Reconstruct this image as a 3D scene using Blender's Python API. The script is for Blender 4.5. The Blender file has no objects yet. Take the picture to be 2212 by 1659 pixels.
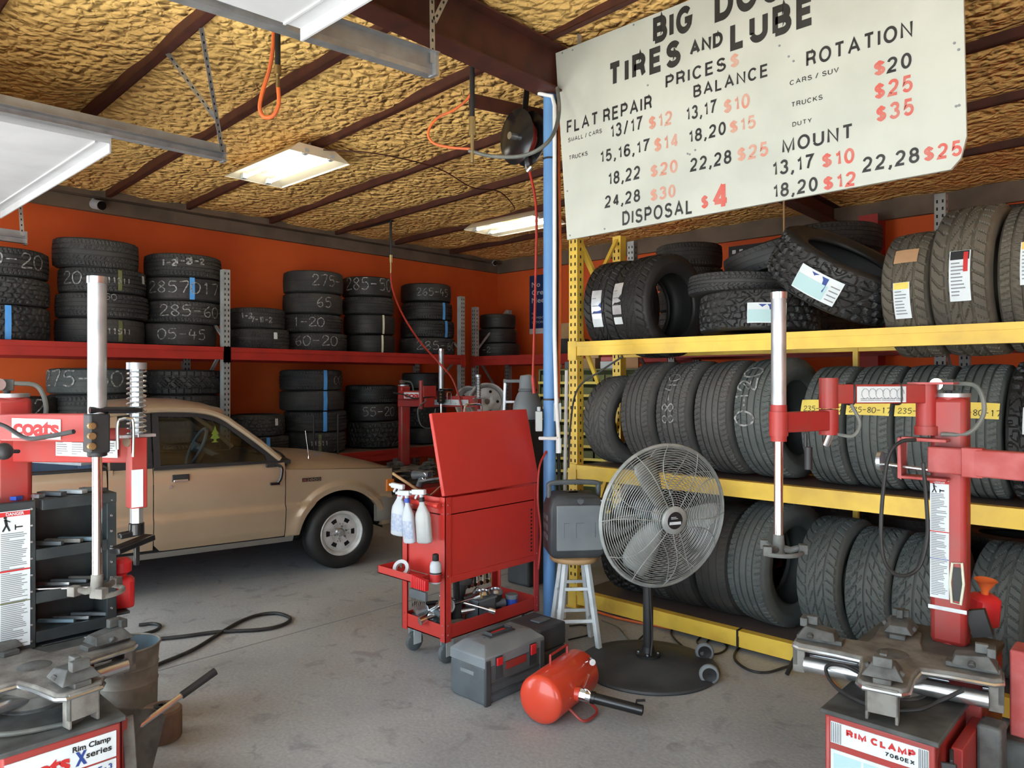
import bpy, bmesh, math, random
import numpy as np
from mathutils import Vector, Matrix

random.seed(7)
SC = bpy.context.scene
COL = SC.collection
# ------------------------------------------------------------------ camera, light, exposure
TH = math.radians(43.2); SN, CS = math.sin(TH), math.cos(TH)
FPX, CXP, HYP, CH = 1585.0, 1106.0, 822.0, 1.65
cd = bpy.data.cameras.new('camera'); cam = bpy.data.objects.new('camera', cd); COL.objects.link(cam)
cd.sensor_width = 36.0; cd.lens = 36.0 * FPX / 2212.0; cd.shift_y = -(829.5 - HYP) / 2212.0
cd.clip_start = 0.02
cam.location = (0, 0, CH); cam.rotation_euler = (math.pi / 2, 0, TH)
SC.camera = cam
W = bpy.data.worlds.new('sky'); SC.world = W; W.use_nodes = True
bg = W.node_tree.nodes['Background']; bg.inputs[0].default_value = (0.76, 0.89, 1.0, 1); bg.inputs[1].default_value = 1.25
sd = bpy.data.lights.new('sun', 'SUN'); sun = bpy.data.objects.new('sun', sd); COL.objects.link(sun)
sd.energy = 10.0; sd.angle = 0.01; sd.color = (1.0, 0.97, 0.92)
sun.rotation_euler = (math.radians(31), math.radians(-8), 0)   # high: it lights the apron and only the doorsill
SC.view_settings.view_transform = 'Standard'; SC.view_settings.look = 'None'
SC.view_settings.gamma = 1.0; SC.view_settings.use_curve_mapping = False
SC.view_settings.exposure = 2.43
SC.cycles.use_denoising = True
SC.cycles.max_bounces = 7; SC.cycles.diffuse_bounces = 5; SC.cycles.glossy_bounces = 3
SC.cycles.transmission_bounces = 4; SC.cycles.transparent_max_bounces = 8
SC.cycles.caustics_reflective = False; SC.cycles.caustics_refractive = False
SC.cycles.sample_clamp_indirect = 6.0

# ------------------------------------------------------------------ measuring helpers (a sight line meets a known plane)
def ray(px, py):
    r = (px - CXP) / FPX; u = (HYP - py) / FPX
    return Vector((CS * r - SN, SN * r + CS, u))
O0 = Vector((0, 0, CH))
def aD(px, py, d): return O0 + ray(px, py) * d
def aZ(px, py, z): v = ray(px, py); return O0 + v * ((z - CH) / v.z)
def aX(px, py, x): v = ray(px, py); return O0 + v * (x / v.x)
def aY(px, py, y): v = ray(px, py); return O0 + v * (y / v.y)

# ------------------------------------------------------------------ materials
MATS = {}
def pm(name, c1, c2=None, rough=0.6, metal=0.0, scale=6.0, bump=0.0, bscale=40.0, spec=0.4, detail=4.0, lo=0.4, hi=0.65, coat=0.0):
    """paint, metal, rubber...: base colour c1 with worn or dirty patches c2"""
    m = bpy.data.materials.new(name); m.use_nodes = True; MATS[name] = m
    nt = m.node_tree; N = nt.nodes; L = nt.links; b = N['Principled BSDF']
    b.inputs['Roughness'].default_value = rough; b.inputs['Metallic'].default_value = metal
    b.inputs['Specular IOR Level'].default_value = spec
    b.inputs['Coat Weight'].default_value = coat
    b.inputs['Base Color'].default_value = (*c1, 1)
    tc = N.new('ShaderNodeTexCoord')
    if c2:
        n = N.new('ShaderNodeTexNoise'); n.inputs['Scale'].default_value = scale; n.inputs['Detail'].default_value = detail
        L.new(tc.outputs['Object'], n.inputs['Vector'])
        r = N.new('ShaderNodeValToRGB'); r.color_ramp.elements[0].position = lo; r.color_ramp.elements[1].position = hi
        r.color_ramp.elements[0].color = (*c1, 1); r.color_ramp.elements[1].color = (*c2, 1)
        L.new(n.outputs['Fac'], r.inputs['Fac']); L.new(r.outputs['Color'], b.inputs['Base Color'])
    if bump:
        n2 = N.new('ShaderNodeTexNoise'); n2.inputs['Scale'].default_value = bscale; n2.inputs['Detail'].default_value = 3
        L.new(tc.outputs['Object'], n2.inputs['Vector'])
        bp = N.new('ShaderNodeBump'); bp.inputs['Strength'].default_value = bump; bp.inputs['Distance'].default_value = 0.02
        L.new(n2.outputs['Fac'], bp.inputs['Height']); L.new(bp.outputs['Normal'], b.inputs['Normal'])
    return m
def emit(name, col, s):
    m = bpy.data.materials.new(name); m.use_nodes = True; MATS[name] = m
    b = m.node_tree.nodes['Principled BSDF']; b.inputs['Base Color'].default_value = (*col, 1)
    b.inputs['Emission Color'].default_value = (*col, 1); b.inputs['Emission Strength'].default_value = s
    return m
def glass(name, tint, refl=0.10):
    m = bpy.data.materials.new(name); m.use_nodes = True; MATS[name] = m
    nt = m.node_tree; N = nt.nodes; L = nt.links
    t = N.new('ShaderNodeBsdfTransparent'); t.inputs[0].default_value = (*tint, 1)
    g = N.new('ShaderNodeBsdfGlossy'); g.inputs['Roughness'].default_value = 0.02
    x = N.new('ShaderNodeMixShader'); x.inputs[0].default_value = refl
    L.new(t.outputs[0], x.inputs[1]); L.new(g.outputs[0], x.inputs[2]); L.new(x.outputs[0], N['Material Output'].inputs[0])
    return m

# ------------------------------------------------------------------ mesh builder
def frame_from(p0, p1):
    z = (Vector(p1) - Vector(p0)).normalized()
    a = Vector((0, 0, 1)) if abs(z.z) < 0.95 else Vector((1, 0, 0))
    x = a.cross(z).normalized(); y = z.cross(x)
    return x, y, z
class MB:
    def __init__(s): s.v = []; s.f = []; s.mi = []; s.sm = []; s.M = Matrix.Identity(4); s.cur = 0
    def at(s, loc=(0, 0, 0), rz=0.0, rx=0.0, ry=0.0):
        s.M = Matrix.Translation(Vector(loc)) @ Matrix.Rotation(rz, 4, 'Z') @ Matrix.Rotation(ry, 4, 'Y') @ Matrix.Rotation(rx, 4, 'X'); return s
    def mat(s, i): s.cur = i; return s
    def add(s, vs, fs, smooth=False):
        o = len(s.v); s.v += [tuple(s.M @ Vector(p)) for p in vs]
        for f in fs: s.f.append([i + o for i in f]); s.mi.append(s.cur); s.sm.append(smooth)
        return s
    def box(s, x0, x1, y0, y1, z0, z1):
        vs = [(x, y, z) for z in (z0, z1) for y in (y0, y1) for x in (x0, x1)]
        return s.add(vs, [(0, 2, 3, 1), (4, 5, 7, 6), (0, 1, 5, 4), (2, 6, 7, 3), (0, 4, 6, 2), (1, 3, 7, 5)])
    def cbox(s, c, sz): return s.box(c[0] - sz[0] / 2, c[0] + sz[0] / 2, c[1] - sz[1] / 2, c[1] + sz[1] / 2, c[2] - sz[2] / 2, c[2] + sz[2] / 2)
    def bar(s, p0, p1, w, h=None, up=None):
        """rectangular bar from p0 to p1"""
        h = h or w; p0 = Vector(p0); p1 = Vector(p1); x, y, z = frame_from(p0, p1)
        if up is not None:
            x = Vector(up).cross(z).normalized(); y = z.cross(x)
        vs = [p + x * a * w / 2 + y * b * h / 2 for p in (p0, p1) for b in (-1, 1) for a in (-1, 1)]
        return s.add(vs, [(0, 2, 3, 1), (4, 5, 7, 6), (0, 1, 5, 4), (2, 6, 7, 3), (0, 4, 6, 2), (1, 3, 7, 5)])
    def cyl(s, p0, p1, r0, r1=None, n=18, caps=True):
        r1 = r0 if r1 is None else r1; p0 = Vector(p0); p1 = Vector(p1); x, y, z = frame_from(p0, p1)
        vs = []
        for p, r in ((p0, r0), (p1, r1)):
            vs += [p + (x * math.cos(2 * math.pi * i / n) + y * math.sin(2 * math.pi * i / n)) * r for i in range(n)]
        s.add(vs, [(i, (i + 1) % n, n + (i + 1) % n, n + i) for i in range(n)], True)
        if caps: s.add(vs, [tuple(range(n - 1, -1, -1)), tuple(range(n, 2 * n))])
        return s
    def tube(s, pts, r, n=8, closed=False, caps=True):
        pts = [Vector(p) for p in pts]; m = len(pts); vs = []; prev = None
        for i, p in enumerate(pts):
            a = pts[(i - 1) % m] if (closed or i) else p; b = pts[(i + 1) % m] if (closed or i < m - 1) else p
            z = (b - a).normalized()
            if prev is None:
                q = Vector((0, 0, 1)) if abs(z.z) < 0.9 else Vector((1, 0, 0)); x = q.cross(z).normalized()
            else:
                x = (prev - z * prev.dot(z)).normalized()
            prev = x; y = z.cross(x); rr = r[i] if isinstance(r, (list, tuple)) else r
            vs += [p + (x * math.cos(2 * math.pi * k / n) + y * math.sin(2 * math.pi * k / n)) * rr for k in range(n)]
        fs = [(i * n + k, i * n + (k + 1) % n, ((i + 1) % m) * n + (k + 1) % n, ((i + 1) % m) * n + k) for i in range(m if closed else m - 1) for k in range(n)]
        s.add(vs, fs, True)
        if caps and not closed: s.add(vs, [tuple(range(n - 1, -1, -1)), tuple(range((m - 1) * n, m * n))])
        return s
    def lathe(s, prof, n=32, a0=0.0, a1=2 * math.pi, closed=False):
        """prof: (r, z) pairs turned about local z"""
        full = abs(a1 - a0 - 2 * math.pi) < 1e-6; k = n if full else n + 1; m = len(prof)
        vs = [(r * math.cos(a0 + (a1 - a0) * i / n), r * math.sin(a0 + (a1 - a0) * i / n), z) for i in range(k) for r, z in prof]
        fs = []
        for i in range(n):
            j = (i + 1) % k
            for q in range(m if closed else m - 1):
                w = (q + 1) % m
                fs.append((i * m + q, j * m + q, j * m + w, i * m + w))
        return s.add(vs, fs, True)
    def prism(s, poly, z0, z1):
        n = len(poly); vs = [(x, y, z0) for x, y in poly] + [(x, y, z1) for x, y in poly]
        return s.add(vs, [tuple(range(n - 1, -1, -1)), tuple(range(n, 2 * n))] + [(i, (i + 1) % n, n + (i + 1) % n, n + i) for i in range(n)])
    def grid(s, rows, smooth=True):
        m = len(rows[0]); vs = [p for r in rows for p in r]
        return s.add(vs, [(i * m + j, i * m + j + 1, (i + 1) * m + j + 1, (i + 1) * m + j) for i in range(len(rows) - 1) for j in range(m - 1)], smooth)
    def sph(s, c, r, n=16, sz=(1, 1, 1)):
        rows = []
        for i in range(n // 2 + 1):
            t = math.pi * i / (n // 2)
            rows.append([(c[0] + sz[0] * r * math.sin(t) * math.cos(2 * math.pi * j / n), c[1] + sz[1] * r * math.sin(t) * math.sin(2 * math.pi * j / n), c[2] - sz[2] * r * math.cos(t)) for j in range(n + 1)])
        return s.grid([[rows[i][j] for i in range(len(rows))] for j in range(n + 1)])
    def build(s, name, mats, parent=None, world=False, bev=0.0, ang=40, label=None):
        v = s.v
        if parent is not None and world:
            inv = ROOTM[parent.name].inverted(); v = [tuple(inv @ Vector(p)) for p in v]
        me = bpy.data.meshes.new(name); me.from_pydata(v, [], s.f)
        for m in (mats if isinstance(mats, (list, tuple)) else [mats]): me.materials.append(MATS[m])
        me.polygons.foreach_set('material_index', s.mi); me.polygons.foreach_set('use_smooth', s.sm)
        bm = bmesh.new(); bm.from_mesh(me)
        bmesh.ops.remove_doubles(bm, verts=bm.verts, dist=1e-5)
        bmesh.ops.recalc_face_normals(bm, faces=bm.faces); bm.to_mesh(me); bm.free()
        me.set_sharp_from_angle(angle=math.radians(ang))
        o = bpy.data.objects.new(name, me); COL.objects.link(o)
        if parent is not None: o.parent = parent
        if bev:
            md = o.modifiers.new('edge', 'BEVEL'); md.width = bev; md.segments = 2; md.limit_method = 'ANGLE'; md.angle_limit = math.radians(45)
        if label: o['label'] = label
        return o
ROOTM = {}
def thing(name, label, cat, loc=(0, 0, 0), rz=0.0, group=None):
    o = bpy.data.objects.new(name, None); COL.objects.link(o); o.empty_display_size = 0.1
    o.location = loc; o.rotation_euler = (0, 0, rz); o['label'] = label; o['category'] = cat
    if group: o['group'] = group
    ROOTM[o.name] = Matrix.Translation(Vector(loc)) @ Matrix.Rotation(rz, 4, 'Z')
    return o
def tag(o, label, cat, group=None, kind=None):
    o['label'] = label; o['category'] = cat
    if group: o['group'] = group
    if kind: o['kind'] = kind
    ROOTM[o.name] = Matrix.Identity(4)
    return o
def struct(mb, name, mats, label=None, bev=0.0):
    o = mb.build(name, mats, bev=bev); o['kind'] = 'structure'
    o['label'] = label or name.replace('_', ' '); o['category'] = name.split('_')[0]
    return o
def smooth_path(pts, k=8):
    """Catmull-Rom through points"""
    P = [Vector(p) for p in pts]; P = [P[0] * 2 - P[1]] + P + [P[-1] * 2 - P[-2]]; out = []
    for i in range(1, len(P) - 2):
        a, b, c, d = P[i - 1:i + 3]
        for j in range(k):
            t = j / k
            out.append(0.5 * ((2 * b) + (c - a) * t + (2 * a - 5 * b + 4 * c - d) * t * t + (3 * b - a - 3 * c + d) * t ** 3))
    return out + [P[-2]]

# ------------------------------------------------------------------ lettering
TXT = {}
def text2d(s, bold=0.0, spacing=1.0):
    """flat outline of a line of text: verts (cap height = 1, starting x = 0), faces, width"""
    key = (s, bold, spacing)
    if key in TXT: return TXT[key]
    cu = bpy.data.curves.new('lettering', 'FONT'); cu.body = s; cu.size = 1.0; cu.offset = bold; cu.resolution_u = 3; cu.space_character = spacing
    ob = bpy.data.objects.new('lettering', cu); COL.objects.link(ob)
    dg = bpy.context.evaluated_depsgraph_get(); me = bpy.data.meshes.new_from_object(ob.evaluated_get(dg))
    vs = [(v.co.x, v.co.y) for v in me.vertices]; fs = [tuple(p.vertices) for p in me.polygons]
    bpy.data.objects.remove(ob); bpy.data.curves.remove(cu); bpy.data.meshes.remove(me)
    x0 = min(v[0] for v in vs); x1 = max(v[0] for v in vs); k = 1 / 0.69
    TXT[key] = ([((x - x0) * k, y * k) for x, y in vs], fs, (x1 - x0) * k)
    return TXT[key]
STROKE = {'0': [[(.5, 1), (.12, .8), (.05, .4), (.25, .03), (.6, .03), (.85, .35), (.85, .75), (.5, 1)]], '1': [[(.3, .8), (.5, 1), (.5, 0)]],
          '2': [[(.1, .75), (.3, 1), (.7, .95), (.75, .65), (.1, .05), (.95, .08)]], '3': [[(.1, .9), (.5, 1), (.8, .8), (.4, .55), (.85, .3), (.5, 0), (.1, .1)]],
          '4': [[(.3, 1), (.1, .45), (.85, .45)], [(.65, .8), (.6, 0)]], '5': [[(.85, 1), (.25, .97), (.2, .6), (.65, .62), (.85, .3), (.55, .02), (.1, .08)]],
          '6': [[(.7, 1), (.2, .6), (.15, .2), (.5, 0), (.8, .2), (.65, .48), (.2, .35)]], '7': [[(.1, .95), (.85, 1), (.4, 0)]],
          '8': [[(.5, .52), (.15, .75), (.5, 1), (.8, .78), (.5, .52), (.15, .25), (.5, 0), (.85, .22), (.5, .52)]], '9': [[(.8, .7), (.4, .55), (.2, .8), (.5, 1), (.8, .8), (.7, 0)]],
          '-': [[(.1, .5), (.8, .52)]], ' ': []}
def hand2d(s, w=0.06):
    """hand-written digits as flat strokes, height 1"""
    vs, fs, x = [], [], 0.0
    for ch in s:
        for st in STROKE.get(ch, []):
            P = [(p.x, p.y) for p in smooth_path([(a, b, 0) for a, b in st], 4)]
            base = len(vs)
            for i, p in enumerate(P):
                q0 = P[max(i - 1, 0)]; q1 = P[min(i + 1, len(P) - 1)]; dx, dy = q1[0] - q0[0], q1[1] - q0[1]; l = math.hypot(dx, dy) or 1
                nx, ny = -dy / l * w / 2, dx / l * w / 2
                vs += [(x + p[0] * .8 + nx, p[1] + ny), (x + p[0] * .8 - nx, p[1] - ny)]
            fs += [(base + 2 * i, base + 2 * i + 1, base + 2 * i + 3, base + 2 * i + 2) for i in range(len(P) - 1)]
        x += 0.85
    return vs, fs, x
# painted sign capitals: even strokes, like vinyl-cut letters
def _arc(cx, cy, rx, ry, a0, a1, n=9): return [(cx + rx * math.cos(math.radians(a0 + (a1 - a0) * i / n)), cy + ry * math.sin(math.radians(a0 + (a1 - a0) * i / n))) for i in range(n + 1)]
GL = {'A': (.72, [[(0, 0), (.36, 1), (.72, 0)], [(.13, .34), (.59, .34)]]), 'B': (.6, [[(0, 0), (0, 1), (.34, 1)] + _arc(.34, .76, .22, .24, 90, -90) + [(0, .52)], [(0, .52), (.36, .52)] + _arc(.36, .26, .25, .26, 90, -90) + [(0, 0)]]),
      'C': (.68, [_arc(.34, .5, .34, .5, 40, 320, 18)]), 'D': (.64, [[(0, 0), (0, 1), (.28, 1)] + _arc(.28, .5, .36, .5, 90, -90, 14) + [(0, 0)]]), 'E': (.52, [[(.52, 1), (0, 1), (0, 0), (.54, 0)], [(0, .52), (.48, .52)]]),
      'F': (.5, [[(.5, 1), (0, 1), (0, 0)], [(0, .5), (.44, .5)]]), 'G': (.7, [_arc(.35, .5, .35, .5, 42, 330, 18) + [(.68, .46), (.38, .46)]]), 'I': (0, [[(0, 0), (0, 1)]]), 'K': (.6, [[(0, 0), (0, 1)], [(.58, 1), (0, .38)], [(.2, .58), (.62, 0)]]),
      'L': (.48, [[(0, 1), (0, 0), (.5, 0)]]), 'M': (.76, [[(0, 0), (0, 1), (.38, 0), (.76, 1), (.76, 0)]]), 'N': (.62, [[(0, 0), (0, 1), (.62, 0), (.62, 1)]]), 'O': (.74, [_arc(.37, .5, .37, .5, 0, 360, 24)]),
      'P': (.56, [[(0, 0), (0, 1), (.32, 1)] + _arc(.32, .73, .25, .27, 90, -90) + [(0, .46)]]), 'R': (.6, [[(0, 0), (0, 1), (.33, 1)] + _arc(.33, .74, .24, .26, 90, -90) + [(0, .48)], [(.34, .48), (.50, .40), (.55, .15), (.6, 0)]]),
      'S': (.58, [_arc(.29, .755, .27, .245, 20, 270, 12) + _arc(.29, .25, .30, .26, 90, -165, 12)]), 'T': (.6, [[(0, 1), (.6, 1)], [(.3, 1), (.3, 0)]]), 'U': (.62, [[(0, 1), (0, .3)] + _arc(.31, .3, .31, .3, 180, 360, 12) + [(.62, 1)]]),
      'V': (.64, [[(0, 1), (.32, 0), (.64, 1)]]), 'X': (.6, [[(0, 0), (.6, 1)], [(0, 1), (.6, 0)]]), 'Y': (.64, [[(0, 1), (.32, .42), (.64, 1)], [(.32, .42), (.32, 0)]]), '/': (.4, [[(0, -.05), (.36, 1.05)]]), ',': (.05, [[(.05, .09), (.05, -.04)], [(.07, .0), (-.05, -.24)]]), '-': (.3, [[(0, .45), (.3, .45)]]),
      '0': (.5, [_arc(.25, .5, .25, .5, 0, 360, 22)]), '1': (.22, [[(0, .76), (.16, .82), (.22, 1), (.22, 0)]]), '2': (.5, [_arc(.25, .73, .24, .27, 170, -20, 10) + [(.38, .42), (.06, .14), (0, 0), (.5, 0)]]),
      '3': (.5, [_arc(.24, .76, .22, .24, 165, -90, 11), _arc(.24, .26, .26, .26, 90, -165, 12)]), '4': (.52, [[(.38, 0), (.38, 1)], [(.38, .98), (0, .26)], [(0, .26), (.54, .26)]]), '5': (.5, [[(.46, 1), (.09, 1), (.03, .5)] + _arc(.25, .31, .25, .31, 130, -155, 12)]),
      '6': (.5, [_arc(.27, .72, .24, .28, 30, 150, 7) + [(.01, .45)] + _arc(.26, .30, .25, .30, 175, 535, 18)]), '7': (.5, [[(0, 1), (.5, 1), (.28, .55), (.16, 0)]]), '8': (.5, [_arc(.25, .76, .21, .24, -90, 270, 16), _arc(.25, .27, .25, .27, 90, 450, 18)]), '$': (.5, [_arc(.25, .70, .24, .2, 15, 270, 10) + _arc(.25, .28, .25, .22, 90, -165, 11), [(.25, 1.06), (.25, -.08)]])}
def sign2d(s, w=.15, gap=.2):
    vs, fs, x, lay = [], [], w / 2, 0
    for ch in s:
        if ch == ' ': x += .36; continue
        gw, sts = GL[ch]
        for P in sts:
            lay = (lay + 1) % 4
            P = [(x + a, w / 2 + b * (1 - w)) for a, b in P]; n = len(P); closed = math.hypot(P[0][0] - P[-1][0], P[0][1] - P[-1][1]) < 1e-4; b0 = len(vs)
            for i in range(n):
                d0 = Vector((P[i][0] - P[i - 1][0], P[i][1] - P[i - 1][1])) if i else (Vector((P[0][0] - P[-2][0], P[0][1] - P[-2][1])) if closed else None)
                d1 = Vector((P[i + 1][0] - P[i][0], P[i + 1][1] - P[i][1])) if i < n - 1 else (Vector((P[1][0] - P[0][0], P[1][1] - P[0][1])) if closed else None)
                d0 = (d0 or d1).normalized(); d1 = (d1 or d0).normalized(); n0 = Vector((-d0.y, d0.x)); n1 = Vector((-d1.y, d1.x)); m = n0 + n1
                m = m / max(.45, m.dot(n0)) if m.length > .1 else n0
                vs += [(P[i][0] + m.x * w / 2, P[i][1] + m.y * w / 2, lay), (P[i][0] - m.x * w / 2, P[i][1] - m.y * w / 2, lay)]
            fs += [(b0 + 2 * i, b0 + 2 * i + 1, b0 + 2 * i + 3, b0 + 2 * i + 2) for i in range(n - 1)]
        x += gw + w + gap
    return vs, fs, x - gap - w / 2
def put2d(mb, t, o, u, v, h, width=None, align=0.0):
    """lay a flat text t on the plane o + x*u + y*v; h is the cap height, width stretches it"""
    vs, fs, w = t; sx = (width / w) if width else h; u = Vector(u); v = Vector(v); o = Vector(o) - u * (w * sx * align)
    n = u.cross(v).normalized() * .0003; mb.add([o + u * (p[0] * sx) + v * (p[1] * h) + n * (p[2] if len(p) > 2 else 0) for p in vs], fs); return mb
def bars(mb, o, u, v, w, h, rows, fill=0.7, seed=0):
    """lines of print too small to read"""
    rg = random.Random(seed); o = Vector(o); u = Vector(u); v = Vector(v); p = h / rows
    for i in range(rows):
        a = o + v * (h - (i + .8) * p); k = w * (rg.uniform(.75, 1) if rg.random() < .8 else rg.uniform(.3, .6))
        mb.add([a, a + u * k, a + u * k + v * p * fill * .6, a + v * p * fill * .6], [(0, 1, 2, 3)])
    return mb
def quad(mb, o, u, v): o = Vector(o); u = Vector(u); v = Vector(v); return mb.add([o, o + u, o + u + v, o + v], [(0, 1, 2, 3)])
# ------------------------------------------------------------------ the palette
pm('steel_galv', (.50, .52, .53), (.36, .38, .40), .42, .75, 9)
pm('steel_track', (.40, .43, .45), (.30, .31, .32), .45, .7, 5)
pm('white_door', (.52, .53, .55), (.47, .48, .50), .55, 0, 3)
pm('orange_wall', (.64, .105, .018), (.54, .078, .014), .75, 0, 1.2, bump=.05)
pm('trim_tan', (.17, .125, .09), (.11, .085, .065), .7, 0, 3)
pm('red_oxide', (.075, .022, .014), (.05, .016, .011), .6, 0, 8)
pm('post_blue', (.09, .22, .45), (.11, .25, .48), .45, .0, 5)
pm('pvc_white', (.72, .73, .72), (.6, .6, .58), .5, 0, 4)
pm('box_gray', (.45, .49, .49), (.36, .4, .4), .6, 0, 6)
pm('rack_red', (.36, .024, .017), (.28, .02, .014), .5, 0, 4)
pm('rack_gray', (.36, .38, .38), (.27, .28, .28), .5, .4, 7)
pm('rack_yellow', (.78, .53, .07), (.62, .40, .06), .45, 0, 5)
pm('hole_dark', (.01, .01, .01), None, .9)
pm('wire_deck', (.12, .09, .08), None, .6, .3)
pm('board_dark', (.10, .07, .05), (.06, .045, .03), .8, 0, 4)
pm('rubber_new', (.012, .012, .0125), (.022, .021, .02), .55, 0, 5, bump=.03, bscale=120)
pm('rubber', (.020, .020, .021), (.042, .040, .037), .72, 0, 4, bump=.04, bscale=120)
pm('rubber_gray', (.050, .050, .050), (.085, .083, .078), .8, 0, 4, bump=.04, bscale=120)
pm('rubber_green', (.052, .062, .060), (.09, .10, .095), .8, 0, 4, bump=.04, bscale=120)
pm('rubber_tan', (.055, .048, .038), (.10, .085, .062), .8, 0, 4, bump=.04, bscale=120)
pm('chalk', (.34, .34, .33), (.10, .10, .10), .9, 0, 45, lo=.42, hi=.58)
pm('tape_blue', (.06, .26, .62), (.09, .32, .68), .6, 0, 8)
pm('tape_yellow', (.74, .60, .12), (.66, .5, .1), .6, 0, 8)
pm('tape_cream', (.66, .66, .52), (.55, .55, .44), .7, 0, 8)
pm('paper', (.62, .66, .67), (.54, .59, .61), .6, 0, 10)
pm('paper_tan', (.42, .25, .13), (.36, .21, .11), .8, 0, 8)
pm('label_silver', (.42, .44, .46), (.62, .63, .64), .35, .4, 12)
pm('ink', (.012, .012, .013), None, .6)
pm('ink_gray', (.20, .21, .22), None, .7)
pm('ink_blue', (.02, .05, .22), None, .6)
pm('ink_red', (.45, .02, .02), None, .6)
pm('ink_teal', (.38, .55, .56), None, .6)
pm('sign_white', (.47, .49, .44), (.41, .43, .385), .45, 0, 2.5)
pm('sign_black', (.018, .018, .018), (.03, .03, .03), .5)
pm('sign_red', (.50, .095, .075), (.46, .16, .13), .6, 0, 14)
pm('sign_pale_red', (.50, .215, .155), (.48, .30, .235), .6, 0, 14)
pm('letter_yellow', (.85, .48, .12), (.78, .42, .1), .6, 0, 9)
pm('truck_gold', (.40, .30, .20), (.36, .265, .175), .30, .30, 2, coat=.4)
pm('truck_gray', (.22, .205, .18), None, .5)
pm('black_trim', (.012, .012, .013), (.02, .02, .02), .5)
pm('black_gloss', (.010, .010, .011), None, .2)
pm('seat_cloth', (.06, .06, .065), (.04, .04, .045), .9)
pm('bed_blue', (.06, .11, .19), (.10, .15, .22), .45, 0, 4)
pm('wheel_silver', (.62, .62, .60), (.42, .41, .39), .4, .25, 10)
pm('chrome', (.75, .76, .77), None, .16, 1.0)
pm('rod_steel', (.62, .64, .65), (.5, .52, .53), .25, .9, 14)
pm('cast_gray', (.13, .135, .13), (.07, .07, .066), .7, .3, 14, bump=.1, bscale=60)
pm('cast_dusty', (.21, .205, .185), (.11, .10, .09), .8, .15, 11, bump=.12, bscale=70)
pm('machine_red', (.33, .026, .022), (.27, .05, .042), .45, 0, 5)
pm('machine_red_dusty', (.42, .10, .095), (.32, .04, .035), .6, 0, 7)
pm('dirty_top', (.085, .09, .085), (.03, .03, .03), .75, 0, 9, lo=.35, hi=.7)
pm('cart_red', (.50, .034, .026), (.45, .038, .03), .34, 0, 2)
pm('cabinet_black', (.018, .024, .026), (.035, .042, .042), .5, 0, 8)
pm('brass', (.42, .33, .16), None, .35, .9)
pm('hose_orange', (.68, .14, .03), (.55, .12, .04), .5, 0, 10)
pm('hose_red', (.40, .03, .02), (.3, .03, .02), .5, 0, 10)
pm('hose_black', (.014, .014, .014), (.03, .03, .03), .55, 0, 10)
pm('hose_gray', (.10, .11, .10), (.16, .16, .14), .6, 0, 10)
pm('wood', (.42, .27, .13), (.33, .20, .09), .6, 0, 7)
pm('paint_white', (.66, .72, .74), (.52, .57, .58), .5, 0, 9)
pm('tank_red', (.62, .05, .02), (.56, .06, .03), .28, 0, 4, coat=.3)
pm('plastic_white', (.50, .54, .57), (.44, .48, .52), .4, 0, 5)
pm('bottle_milky', (.42, .43, .42), (.34, .35, .35), .35, 0, 9)
pm('bottle_label', (.30, .36, .50), (.46, .50, .56), .5, 0, 60)
pm('plastic_blue', (.03, .08, .42), None, .4)
pm('plastic_red', (.58, .015, .02), (.5, .03, .03), .4, 0, 4)
pm('plastic_dark', (.034, .039, .044), (.055, .06, .064), .55, 0, 6)
pm('plastic_gray', (.15, .17, .185), (.19, .21, .22), .55, 0, 5)
pm('plastic_slate', (.10, .115, .125), (.075, .085, .09), .6, 0, 7)
pm('fan_gray', (.36, .38, .37), (.26, .28, .27), .5, .3, 12)
pm('fan_blade', (.32, .34, .335), (.24, .26, .25), .55, .3, 5)
pm('bin_green', (.13, .14, .05), (.09, .10, .04), .7, 0, 9)
pm('cardboard', (.36, .23, .12), (.28, .18, .09), .85, 0, 6)
pm('poster_navy', (.012, .03, .10), None, .5)
pm('rust', (.20, .13, .085), (.12, .08, .06), .85, .2, 10)
pm('bucket_in', (.16, .24, .29), (.12, .17, .2), .5, .3, 6)
pm('bucket_out', (.30, .31, .28), (.18, .18, .16), .7, .3, 9)
pm('lime', (.65, .75, .10), None, .6)
pm('amber', (.6, .16, .02), None, .3)
emit('tube_glow', (1.0, .95, .84), 5.0)
emit('reflector_glow', (.34, .31, .23), 0.04)
pm('reflector', (.85, .82, .70), None, .35)
glass('truck_glass', (.52, .60, .60), .035)

# spray-foam insulation: lumpy yellow-ochre skin
m = pm('foam', (.90, .58, .19), (.74, .43, .14), .75, 0, .9, detail=3, lo=.35, hi=.75)
nt = m.node_tree; N = nt.nodes; L = nt.links; b = N['Principled BSDF']
tc = N.new('ShaderNodeTexCoord')
wob = N.new('ShaderNodeTexNoise'); wob.inputs['Scale'].default_value = 5; wob.inputs['Detail'].default_value = 2
mx = N.new('ShaderNodeMix'); mx.data_type = 'RGBA'; mx.blend_type = 'ADD'; mx.inputs[0].default_value = .12
L.new(tc.outputs['Object'], wob.inputs['Vector']); L.new(tc.outputs['Object'], mx.inputs[6]); L.new(wob.outputs['Color'], mx.inputs[7])
vo = N.new('ShaderNodeTexVoronoi'); vo.feature = 'SMOOTH_F1'; vo.inputs['Scale'].default_value = 15; vo.inputs['Smoothness'].default_value = .5
L.new(mx.outputs[2], vo.inputs['Vector'])
n3 = N.new('ShaderNodeTexNoise'); n3.inputs['Scale'].default_value = 17; n3.inputs['Detail'].default_value = 1.5; n3.inputs['Distortion'].default_value = .8
L.new(tc.outputs['Object'], n3.inputs['Vector'])
ad = N.new('ShaderNodeMath'); ad.operation = 'MULTIPLY_ADD'; ad.inputs[1].default_value = -1.0
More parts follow.
